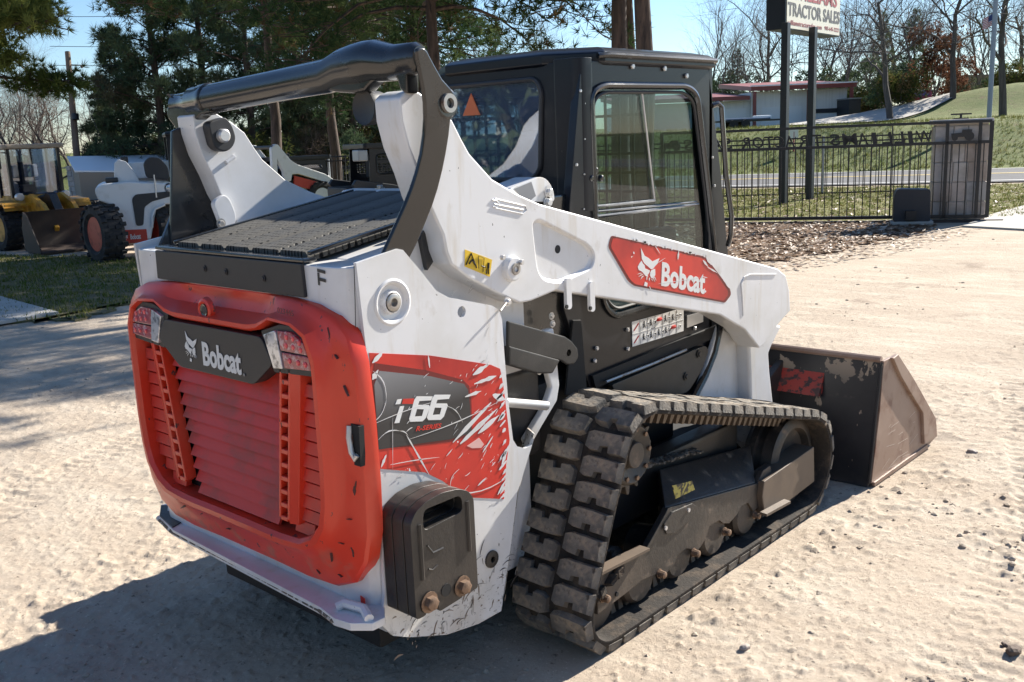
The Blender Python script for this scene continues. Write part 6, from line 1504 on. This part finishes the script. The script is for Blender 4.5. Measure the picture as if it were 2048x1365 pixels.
# ---- two loaders seen under the arch
def skid_cab(parent, w, d, z0, z1, guard):
    for yy in (-1, 1):
        q0, q1 = (yy * (w / 2 - .03), yy * w / 2)
        pan = [(-.05, z0 - .1), (-.02, z1), (d + .02, z1), (d + .12, z0 - .1)]
        hol = rounded([(.13, z0 + .28), (.13, z1 - .14), (d - .14, z1 - .14), (d - .06, z0 + .28)], .10, 5)
        cs_ = holed(pan, [hol], 'xz', q0, q1).out('cab_side', m_cab, parent, bevel=.008)
        MB().tube([(x, yy * (w / 2 + .005), z) for x, z in hol + hol[:2]], .018, 6, caps=False).out('window_trim', m_cab, cs_)
        if guard:
            g_ = MB()
            for z in ngrid(z0 + .30, z1 - .17, 8): g_.bb((.12, q0 - .004, z - .008), (d - .06, q0 + .004, z + .008))
            for x in ngrid(.16, d - .10, 9): g_.bb((x - .007, q0 - .006, z0 + .3), (x + .007, q0 + .006, z1 - .15))
            g_.bb((.12, q0 - .03, z0 + .50), (d - .06, q0 + .03, z0 + .57))
            g_.out('side_guard', m_cab, cs_)
        else: MB().prism(hol, 'xz', q0 + .004, q0 + .008).out('side_window', m_glassdark, cs_)
    MB().prism(rounded([(-.16, -w / 2 - .06), (d + .2, -w / 2 - .06), (d + .2, w / 2 + .06), (-.16, w / 2 + .06)], .08, 4), 'xy', z1 - .02, z1 + .09).out('cab_roof', m_cab, parent, bevel=.02)
    MB().bb((.25, -.22, z0 + .1), (.65, .22, z0 + .24)).out('operator_seat', m_seat, parent, bevel=.03); MB().bb((.2, -.22, z0 + .2), (.32, .22, z0 + .70)).out('seat_back', m_seat, parent, bevel=.03)
# white one, further left
w0 = Vector((*(12.519,19.278), 0)); 
ws = thing('skid_steer_loader', 'white loader with dark cab and raised white arm, seen under the arch', 'skid loader', w0, math.atan2(rt.y, rt.x) + rad(18))
skid_cab(ws, 1.0, 1.15, .85, (13.948,20.186,1.38)[2], False)
MB().bb((-.7, -.5, .35), (1.3, .5, .95)).out('body', m_whitefar, ws, bevel=.06)
for yy in (-.62, .62):
    am = MB().prism([(-.42, 1.70), (-.30, 1.80), (-.22, 1.78), (.10, 1.38), (.28, 1.26), (1.05, .98), (1.55, .66), (1.45, .52), (1.0, .78), (.28, 1.02), (.10, 1.02), (.06, .86), (-.12, .80), (-.14, 1.1), (-.28, 1.42), (-.30, 1.0), (-.44, 1.0)], 'xz', yy - .07, yy + .07).out('lift_arm', m_whitefar, ws, bevel=.02)
    MB().prism([(.14, .74), (.18, .98), (1.0, .74), (1.3, .5), (1.0, .5)], 'xz', yy - .03, yy + .03).out('side_decal', m_redplate, ws)
    for x in (-.2, .9): wheel(ws, (x, yy, .40), .40, .26, m_whitefar)
MB().tube([(-.34, -.66, 1.72), (-.34, .66, 1.72)], .05, 10).out('arm_pivot', m_dark, ws)
# dark one, nearer the middle
k0 = Vector((*(10.842,13.73), 0))
ks = thing('compact_loader', 'dark loader with a square cab and barred side window, seen beside the white lift arm', 'skid loader', k0, math.atan2(rt.y, rt.x) + rad(12))
zk = (10.07,12.445,1.714)[2]
skid_cab(ks, 1.0, 1.15, .80, zk - .09, True)
MB().bb((-.6, -.5, .3), (1.3, .5, .85)).out('body', m_opbox, ks, bevel=.05)
MB().bb((-.26, -.48, zk - .36), (-.04, -.16, zk - .12)).out('work_lamp', m_galv, ks, bevel=.03)
for yy in (-.6, .6):
    MB().prism([(-.50, .90), (-.42, 1.0), (.4, .86), (1.4, .60), (1.35, .45), (.3, .70), (-.45, .80)], 'xz', yy - .06, yy + .06).out('lift_arm', m_opbox, ks, bevel=.02)
    for x in (-.1, .9): wheel(ks, (x, yy * 1.15, .40), .40, .26, m_dark)


# ================================================================ TREES
m_bark = M('pine_bark', (.060, .042, .033), .95, layers=[((.115, .078, .058), 3, .45, .65, None, None, (4, 4, .8)), ((.022, .017, .015), 6, .55, .7, None, None, (3, 3, .5))], bump=.9, bscale=9, stretch=(3, 3, .7))
m_barkgrey = M('oak_bark', (.075, .062, .055), .95, layers=[((.12, .10, .09), 3, .45, .65, None, None, (3, 3, .5))])
m_twig = M('bare_twig', (.17, .14, .125), .95)
m_twigbrown = M('brown_twig', (.16, .115, .09), .95)
m_needle = [leafmat('pine_needle_deep', (.038, .068, .032), (.06, .092, .036), .9, .25), leafmat('pine_needle_light', (.10, .13, .05), (.07, .10, .04), .9, .3), leafmat('pine_needle_rust', (.13, .085, .045), (.10, .08, .04), .9, .25)]
m_needlenear = [leafmat('near_needle', (.13, .17, .045), (.18, .21, .06), 1.2, .42), leafmat('near_needle_light', (.26, .28, .08), (.2, .22, .06), 1.2, .45), leafmat('near_needle_dark', (.08, .115, .035), (.11, .14, .04), 1.2, .25)]
m_cedar = [leafmat('cedar_foliage_deep', (.055, .088, .055), (.085, .12, .062), .5, .2), leafmat('cedar_foliage_light', (.14, .17, .09), (.10, .135, .07), .5, .2), leafmat('cedar_foliage_brown', (.11, .10, .06), (.08, .085, .05), .5, .2)]
m_rustleaf = [leafmat('rust_leaf', (.18, .085, .05), (.14, .07, .045), 1, .3), leafmat('rust_leaf_pale', (.22, .12, .07), (.17, .1, .06), 1, .3), leafmat('rust_leaf_dark', (.11, .05, .03), (.09, .04, .03), 1, .3)]
m_shrubleaf = [leafmat('shrub_leaf_olive', (.085, .10, .028), (.12, .12, .04), 1, .3), leafmat('shrub_leaf_tan', (.19, .13, .06), (.15, .11, .05), 1, .3), leafmat('shrub_leaf_dark', (.05, .07, .025), (.07, .08, .03), 1, .3)]

def tufts(mb, r, c, out_dir, n, ln, wd, spread, mi):
    c = Vector(c)
    for k in range(n):
        d = (Vector((r.gauss(0, 1), r.gauss(0, 1), r.gauss(0, 1))).normalized() * spread + out_dir).normalized()
        l = ln * r.uniform(.6, 1.2); s = d.orthogonal().normalized(); s = Matrix.Rotation(r.uniform(0, 6.28), 3, d) @ s
        b = c + d * l * .08
        mb.add([b - s * wd * .5, b + s * wd * .5, c + d * l], [(0, 1, 2)], mi)

def pine_meshes(seed, H, base, R_, limbs, tpl, n, ln, wd, mats, droop=.2, top=.25, trunk_r=.18, profile=None, lean=.15, flat=.35, clump=.13):
    r = random.Random(seed); tk, cr = MB(), MB()
    pts = []; x = y = 0
    for k in range(9):
        pts.append((x, y, H * k / 8)); x += r.uniform(-lean, lean) * .5; y += r.uniform(-lean, lean) * .5
    def ctr_(z):
        t = min(7.999, z / H * 8); i = int(t); a, b = Vector(pts[i]), Vector(pts[i + 1]); return a.lerp(b, t - i)
    tk.tube(pts, [trunk_r * (1 - .85 * k / 8) + (.05 * trunk_r if k else .25 * trunk_r) for k in range(9)], 10)
    for i in range(limbs):
        u = (i + r.random()) / limbs; z = base + (H - base) * u ** .9
        prof = profile(u) if profile else (1 - u) ** .7 * (1 - top) + top * (1 - u * .6)
        L_ = R_ * prof * r.uniform(.55, 1.15); a = i * 2.399 + r.uniform(-.5, .5)
        p = ctr_(z); d = Vector((math.cos(a), math.sin(a), r.uniform(-.1, .35) + .5 * u))
        d.normalize(); path = [p]; q = p.copy(); dd = d.copy()
        for s in range(5):
            q = q + dd * L_ / 5; path.append(q.copy()); dd = (dd + Vector((r.uniform(-.15, .15), r.uniform(-.15, .15), r.uniform(-.08, .06) - droop * (1 - u) * .5))).normalized()
        tk.tube(path, [max(.006, trunk_r * .28 * (1 - u * .6) * (1 - k / 5.5)) for k in range(6)], 4, caps=False)
        nt_ = max(3, int(tpl * (L_ / R_)))
        shade = r.random()
        for k in range(nt_):
            t = .25 + .75 * math.sqrt(r.random()); j = min(4, int(t * 5)); c = path[j].lerp(path[j + 1], t * 5 - j)
            off = Vector((r.gauss(0, 1), r.gauss(0, 1), r.gauss(0, flat))) * L_ * clump * (1.2 - .5 * t)
            c2 = c + off
            if r.random() < .3: tk.tube([c, c2], .006 + .004 * trunk_r / .18, 3, caps=False)
            mi = 0 if shade < .55 else 1 if shade < .88 else 2
            if r.random() < .22: mi = r.choice([0, 1, 2])
            tufts(cr, r, c2, (off.normalized() if off.length > 1e-4 else d) * .6 + Vector((0, 0, .35)), n, ln, wd, .75, mi)
    return tk.mesh('trunk', m_bark, fix=False), cr.mesh('crown', mats, smooth=False, fix=False)
def plant(kind, meshes, loc, label, cat='tree', group=None, s=1.0, rz=0, names=('trunk', 'crown')):
    o = thing(kind, label, cat, loc, rz, group); o.scale = (s, s, s)
    for n, me in zip(names, meshes): link(n, me, o)
    return o
def gnd(p): return (p[0], p[1], float(hill_z(np.array(p[0]), np.array(p[1]))))

# tall yard pines whose trunks pass behind the cab
tallA = pine_meshes(1, 7.2, 3.8, 3.8, 60, 110, 14, .22, .019, m_needle, .50, trunk_r=.15, flat=.3)
tallB = pine_meshes(2, 9.4, 5.2, 3.9, 60, 130, 14, .22, .019, m_needle, .22, trunk_r=.16, flat=.3)
plant('pine_tree', tallA, gnd((9.521,9.9,1.295)), 'tall pine whose trunk rises just right of the black arch', group='tall pines in the yard')
plant('pine_tree', tallB, gnd((10.398,6.669,1.215)), 'left of the two thick pine trunks rising behind the cab roof', group='tall pines in the yard')
plant('pine_tree', tallB, gnd((9.662,5.666,1.236)), 'right of the two thick pine trunks rising behind the cab roof', group='tall pines in the yard', rz=2.2, s=1.0)
plant('pine_tree', tallB, gnd((13.546,20.578,1.24)), 'slim pine trunk seen above the white loader under the arch', group='tall pines in the yard', rz=1.2, s=1.05)
plant('pine_tree', tallB, gnd((17.065,22.747,1.104)), 'slim pine trunk in the wood left of the barred cab under the arch', group='tall pines in the yard', rz=4.2, s=1.1)
plant('pine_tree', tallB, gnd((14.666,9.524,1.053)), 'pine standing behind the two thick trunks over the cab roof', group='tall pines in the yard', rz=3.1)
plant('pine_tree', tallA, gnd((14.829,16.144,1.126)), 'pine mostly hidden behind the right link of the arch', group='tall pines in the yard', rz=5.1)
# near pine at the left edge
nearp = pine_meshes(5, 8, 2.8, 1.45, 100, 210, 26, .125, .013, m_needlenear, .10, top=.9, trunk_r=.12, flat=.55)
plant('pine_tree', nearp, gnd((2.405,11.509,1.051)), 'bright green pine leaning into the picture at the top left corner', 'tree')
# dark evergreens on the left
cedA = pine_meshes(11, 12, 1.0, 3.2, 62, 100, 12, .36, .034, m_cedar, .1, top=.45, trunk_r=.2, flat=.7)
cedB = pine_meshes(12, 8, .7, 2.4, 56, 85, 12, .34, .036, m_cedar, .1, top=.3, trunk_r=.16, flat=.7)
for i, (px_p, D_, me, s, rz, lb) in enumerate((
    ((19.473,37.893,0.091), 0, cedA, 1.0, 0, 'tallest dark evergreen, rising left of the black arch'),
    ((19.359,41.026,0.084), 0, cedB, .90, 1, 'dark evergreen at the left edge of the evergreen clump, right of the utility pole'),
    ((19.678,43.68,0.051), 0, cedB, .62, 2, 'lowest dark evergreen, just above the white telehandler'),
    ((21.966,38.155,-0.071), 0, cedA, 1.05, 2.5, 'dark evergreen behind the left end of the arch tube'),
    ((21.572,34.08,-0.027), 0, cedA, .95, 4, 'dark evergreen above the middle of the arch tube'),
    ((25.967,36.757,-0.323), 0, cedA, 1.0, 5, 'dark evergreen above the right half of the arch tube'),
    ((25.749,32.488,-0.29), 0, cedA, .92, .7, 'dark evergreen behind the thick bend of the arch tube'),
    ((29.717,34.132,-0.554), 0, cedB, 1.25, 3.3, 'dark evergreen between the arch and the tall pine trunk'))):
    plant('evergreen_tree', me, gnd(px_p), lb, group='dark evergreens beyond the yard', s=s, rz=rz)

def bare_meshes(seed, H, lv=4, spread=.75, tr=.22, twig=m_twig, first=.28, kids=(6, 5, 5, 4), gnarl=.22):
    r = random.Random(seed); tk, tw = MB(), MB()
    def br(p, d, L_, rad_, l):
        seg = 6 if l < 2 else 4; path = [p.copy()]; q = p.copy(); dd = d.copy(); rs_ = [rad_]
        for s in range(seg):
            dd = (dd + Vector((r.gauss(0, gnarl), r.gauss(0, gnarl), r.gauss(.04, gnarl * .6))) * (.45 if l == 0 else 1)).normalized()
            q = q + dd * L_ / seg; path.append(q.copy()); rs_.append(rad_ * (1 - .62 * (s + 1) / seg))
        (tk if l < 2 else tw).tube(path, rs_, (9, 6, 4, 3, 3)[l], caps=False)
        if l >= lv: return
        for k in range(kids[l]):
            t = (first if l == 0 else .25) + (1 - (first if l == 0 else .25)) * (k + r.random()) / kids[l]
            j = min(seg - 1, int(t * seg)); c = path[j].lerp(path[j + 1], t * seg - j)
            ax = (path[j + 1] - path[j]).normalized(); s = ax.orthogonal(); s = Matrix.Rotation(k * 2.4 + r.uniform(-.6, .6), 3, ax) @ s
            nd = (ax * r.uniform(.4, .9) + s.normalized() * spread * r.uniform(.6, 1.3) + Vector((0, 0, .12))).normalized()
            br(c, nd, L_ * r.uniform(.42, .68), rs_[j] * r.uniform(.42, .62), l + 1)
    br(Vector((0, 0, -.2)), Vector((0, 0, 1)), H * .62, tr, 0)
    return tk.mesh('trunk', m_barkgrey, fix=False), tw.mesh('crown', twig, fix=False)
oakA = bare_meshes(21, 11, 4, .95, .20, kids=(8, 7, 6, 5), gnarl=.30); oakB = bare_meshes(22, 12, 4, .85, .19, kids=(8, 7, 6, 5), gnarl=.28)
slimA = bare_meshes(23, 10, 4, .5, .10, kids=(11, 6, 5, 4), first=.3, gnarl=.14); slimB = bare_meshes(24, 10, 4, .55, .10, kids=(10, 6, 5, 4), first=.35, gnarl=.16)
brush = bare_meshes(25, 5, 4, .9, .06, m_twigbrown, .1, (10, 7, 6, 5), .3)
BT = [((53.804,19.461,2.291), oakA, 1.0, 0, 'broad gnarled bare oak right of the sign, its limbs spreading both ways'),
      ((59.384,17.99,2.469), oakB, 1.0, 1, 'dark bare tree left of the flag pole with a forked trunk'),
      ((54.909,13.866,2.67), oakB, 1.1, 2.4, 'thick bare tree just right of the flag pole at the picture edge'),
      ((66.732,28.029,2.243), slimA, 1.1, .6, 'slim bare tree right below the lower corner of the sign'),
      ((68.632,23.097,2.686), slimB, 1.15, 2, 'tall slim bare tree above the red car'),
      ((70.015,27.578,2.546), slimB, 1.0, 4, 'slim bare tree between the sign and the gnarled oak'),
      ((75.857,21.37,2.929), slimA, 1.05, 3, 'slim bare tree close behind the flag pole'),
      ((71.645,37.877,2.617), slimB, 1.05, 1.4, 'thin bare tree standing behind the metal building left of the sign'),
      ((71.564,40.954,2.547), slimA, 1.0, 5, 'thin bare tree right of the cab roof behind the building'),
      ((76.362,38.787,2.603), slimA, 1.1, 3.5, 'faint bare tree under the dark end of the sign'),
      ((43.732,37.487,0.965), slimB, .95, 0, 'thin forked bare tree above the cab roof'),
      ((47.71,42.201,0.931), slimA, .8, 2, 'slender bare tree left of the forked one above the cab roof'),
      ((48.816,47.045,1), slimB, .8, 5, 'low bare tree in the gap between the tall pine and the cab roof'),
      ((18.741,52.187,-0.06), slimA, .72, 1, 'bare brown tree above the yellow loader cab'),
      ((16.893,51.217,0.069), oakA, .55, 2, 'bare tree at the left edge behind the yellow loader'),
      ((18.962,48.939,-0.054), slimB, .62, 4, 'bare tree left of the utility pole')]
for p, me, s, rz, lb in BT: plant('bare_tree', me, gnd(p), lb, group='bare trees', s=s, rz=rz)
rk = random.Random(15)
for k, (px_, dd_) in enumerate((((76.128,45.079,2.66), 0), ((81.602,45.152,2.591), 0), ((86.307,44.547,2.503), 0), ((83.034,40.526,2.377), 0), ((88.47,40.67,2.406), 0), ((83.907,36.584,2.42), 0), ((89.125,36.985,2.517), 0), ((94.447,37.26,2.57), 0), ((89.357,33.761,2.64), 0), ((94.928,33.794,2.785), 0), ((90.006,30.075,2.727), 0), ((95.93,29.736,2.905), 0), ((90.593,26.506,2.98), 0), ((96.202,26.519,3.192), 0), ((90.824,23.323,3.234), 0), ((96.63,23.056,3.226), 0))):
    plant('bare_tree', (slimA, slimB, oakB)[k % 3], gnd(px_), 'pale bare tree far off in the row on the ridge, number %s from the left' % ('one two three four five six seven eight nine ten eleven twelve thirteen fourteen fifteen sixteen'.split()[k]), group='pale bare trees on the ridge', s=rk.uniform(.95, 1.35), rz=rk.uniform(0, 6))
for i, (p, s, rz, lb) in enumerate((((15.17,44.078,0.161), 1.45, 0, 'brown leafless brush behind the yellow loader cab, farthest left'), ((15.095,41.157,0.188), 1.4, 1, 'brown leafless brush behind the loader mirror'), ((17.091,43.466,0.036), 1.35, 2, 'brown leafless brush left of the utility pole foot'), ((20.293,47.45,-0.209), 1.2, 3, 'brown leafless brush between the utility pole and the evergreens'), ((22.52,51.006,-0.386), 1.1, 5, 'brown leafless brush behind the shed roof'), ((15.256,46.988,0.134), 1.4, 2.7, 'brown leafless brush at the left picture edge behind the yellow loader'), ((18.817,52.079,-0.143), 1.5, 4.4, 'taller brown brush farther back above the yellow loader roof'), ((20.99,54.192,-0.306), 1.5, 5.6, 'brown brush farther back between the loader mirror and the pole'), ((22.439,54.099,-0.403), 1.35, .4, 'brown brush directly behind the wooden utility pole'), ((22.784,32.713,-0.206), .7, 4, 'brown brush under the arch, left of the slim pine'), ((24.894,33.394,-0.35), .8, 2.2, 'brown brush in the wood under the middle of the arch'), ((22.494,34.534,-0.198), .7, 1.1, 'brown brush behind the white loader'), ((27.088,33.984,-0.5), .75, 5.5, 'brown brush behind the barred cab'))):
    plant('brush', brush, gnd(p), lb, 'bush', 'leafless brush', s, rz, names=('stem', 'twigs'))

def bush_meshes(seed, R_, H, n, ln, wd, mats):
    r = random.Random(seed); tk, cr = MB(), MB()
    for k in range(9):
        a = r.uniform(0, 6.28); tk.tube([(0, 0, 0), (R_ * .4 * math.cos(a), R_ * .4 * math.sin(a), H * .4), (R_ * .7 * math.cos(a), R_ * .7 * math.sin(a), H * r.uniform(.6, .95))], [.03, .02, .008], 4, caps=False)
    cs = [(Vector((r.gauss(0, .45) * R_, r.gauss(0, .45) * R_, H * r.uniform(.15, .9))), r.uniform(.2, .42) * R_, r.choice([0, 0, 1, 2])) for _ in range(26)]
    for c, q, mi in cs:
        for k in range(n // 26):
            d = Vector((r.gauss(0, 1), r.gauss(0, 1), r.gauss(0, .8))).normalized()
            p = c + d * q * r.uniform(.5, 1.05)
            if p.z > .03: tufts(cr, r, p, d * .7, 4, ln, wd, .7, mi if r.random() < .75 else r.choice([0, 1, 2]))
    return tk.mesh('stem', m_barkgrey, fix=False), cr.mesh('foliage', mats, smooth=False, fix=False)
bushA = bush_meshes(31, 1.6, 2.4, 1500, .24, .07, m_shrubleaf); bushB = bush_meshes(32, 1.8, 3.2, 1500, .26, .07, m_cedar); bushR = bush_meshes(33, 1.6, 4.6, 1500, .22, .07, m_rustleaf)
for p, me, s, rz, lb in (((20.273,32.472,-0.038), bushA, .9, 0, 'tan and olive shrub beside the left link of the arch'), ((20.204,34.051,-0.043), bushA, .9, 2, 'olive shrub behind the left lift arm'), ((27.046,37.035,-0.516), bushA, 1.0, 3, 'olive shrub between the two slim pine trunks under the arch'), ((27.145,32.419,-0.494), bushA, 1.2, 1, 'yellow-green shrub above the barred cab'), ((27.412,39.637,-0.557), bushB, 1.1, 4, 'dark shrub under the middle of the arch tube'), ((30.578,39.157,-0.764), bushB, 1.2, 1, 'dark shrub at the back of the wood under the arch'),
    ((59.304,21.071,2.414), bushA, .85, 1, 'green shrub left of the red car'), ((64.147,24.773,2.13), bushA, .9, 4, 'olive shrub beside the right end of the metal building'), ((60.76,22.591,2.694), bushB, 1.0, 2, 'dark evergreen shrub at the foot of the gnarled oak'), ((69.023,19.764,3.012), bushB, .8, 5, 'dark shrub in front of the plank fence'), ((66.46,16.557,3.142), bushA, 1.0, 2, 'olive shrub at the right picture edge on the mound'), ((75.648,30.541,2.641), bushB, 1.1, .5, 'dark evergreen shrub behind the end of the metal building'),
    ((74.816,42.279,3.625), bushB, 1.5, 0, 'dark evergreen behind the metal building, right of the cab roof'), ((82.134,38.877,3.643), bushB, 1.3, 1, 'dark evergreen between the sign posts behind the building'), ((82.031,35.998,3.708), bushB, 1.5, 3, 'dark evergreen behind the right half of the building'), ((82.389,41.725,4.015), bushA, 1.4, 3, 'pale shrub behind the building left of the sign posts')):
    plant('shrub', me, gnd(p), lb, 'bush', 'shrubs', s, rz, names=('stem', 'foliage'))
for p, s, rz, lb in (((60.75,19.545,2.541), 1.0, 0, 'rust-brown leafed tree above and right of the red car'), ((65.557,20.368,2.562), .8, 2, 'smaller rust-brown tree left of the flag pole')):
    plant('rust_leaf_tree', bushR, gnd(p), lb, 'tree', 'rust-leafed trees', s, rz)
conA = pine_meshes(41, 7, .6, 1.7, 60, 30, 8, .30, .04, m_cedar, .15, top=.3, trunk_r=.12, flat=.6)
for p, s, rz, lb in (((43.816,40.425,1.028), 1.05, 0, 'blue-green conifer left of the forked bare tree over the cab roof'), ((70.239,24.385,2.744), 1.1, 1, 'dark conifer behind the red car'), ((73.748,28.167,2.92), 1.15, 3, 'dark conifer behind the gnarled oak'), ((45.206,44.957,1.08), .9, 2, 'blue-green conifer between the tall pine trunk and the cab roof'), ((80.053,44.017,3.24), 1.0, 2, 'conifer behind the left half of the metal building')):
    plant('conifer_tree', conA, gnd(p), lb, 'tree', 'conifers far off', s, rz)

# unseen wood added behind the viewer, to darken what the cab reflects
tw_ = MB(); rt_ = random.Random(77)
for k in range(7000):
    a = rad(112 + 160 * rt_.random()); d = rt_.uniform(34, 46); z = 9.5 * rt_.random() ** 1.2 * (.7 + .3 * math.sin(a * 23))
    tufts(tw_, rt_, (-2.4 + d * math.cos(a), -2.6 + d * math.sin(a), z + .2), Vector((0, 0, .4)), 3, 1.5, .5, .9, rt_.choice([0, 0, 1, 2]))
tag(tw_.out('unseen_wood', m_cedar, smooth=False, fix=False), kind='stuff')
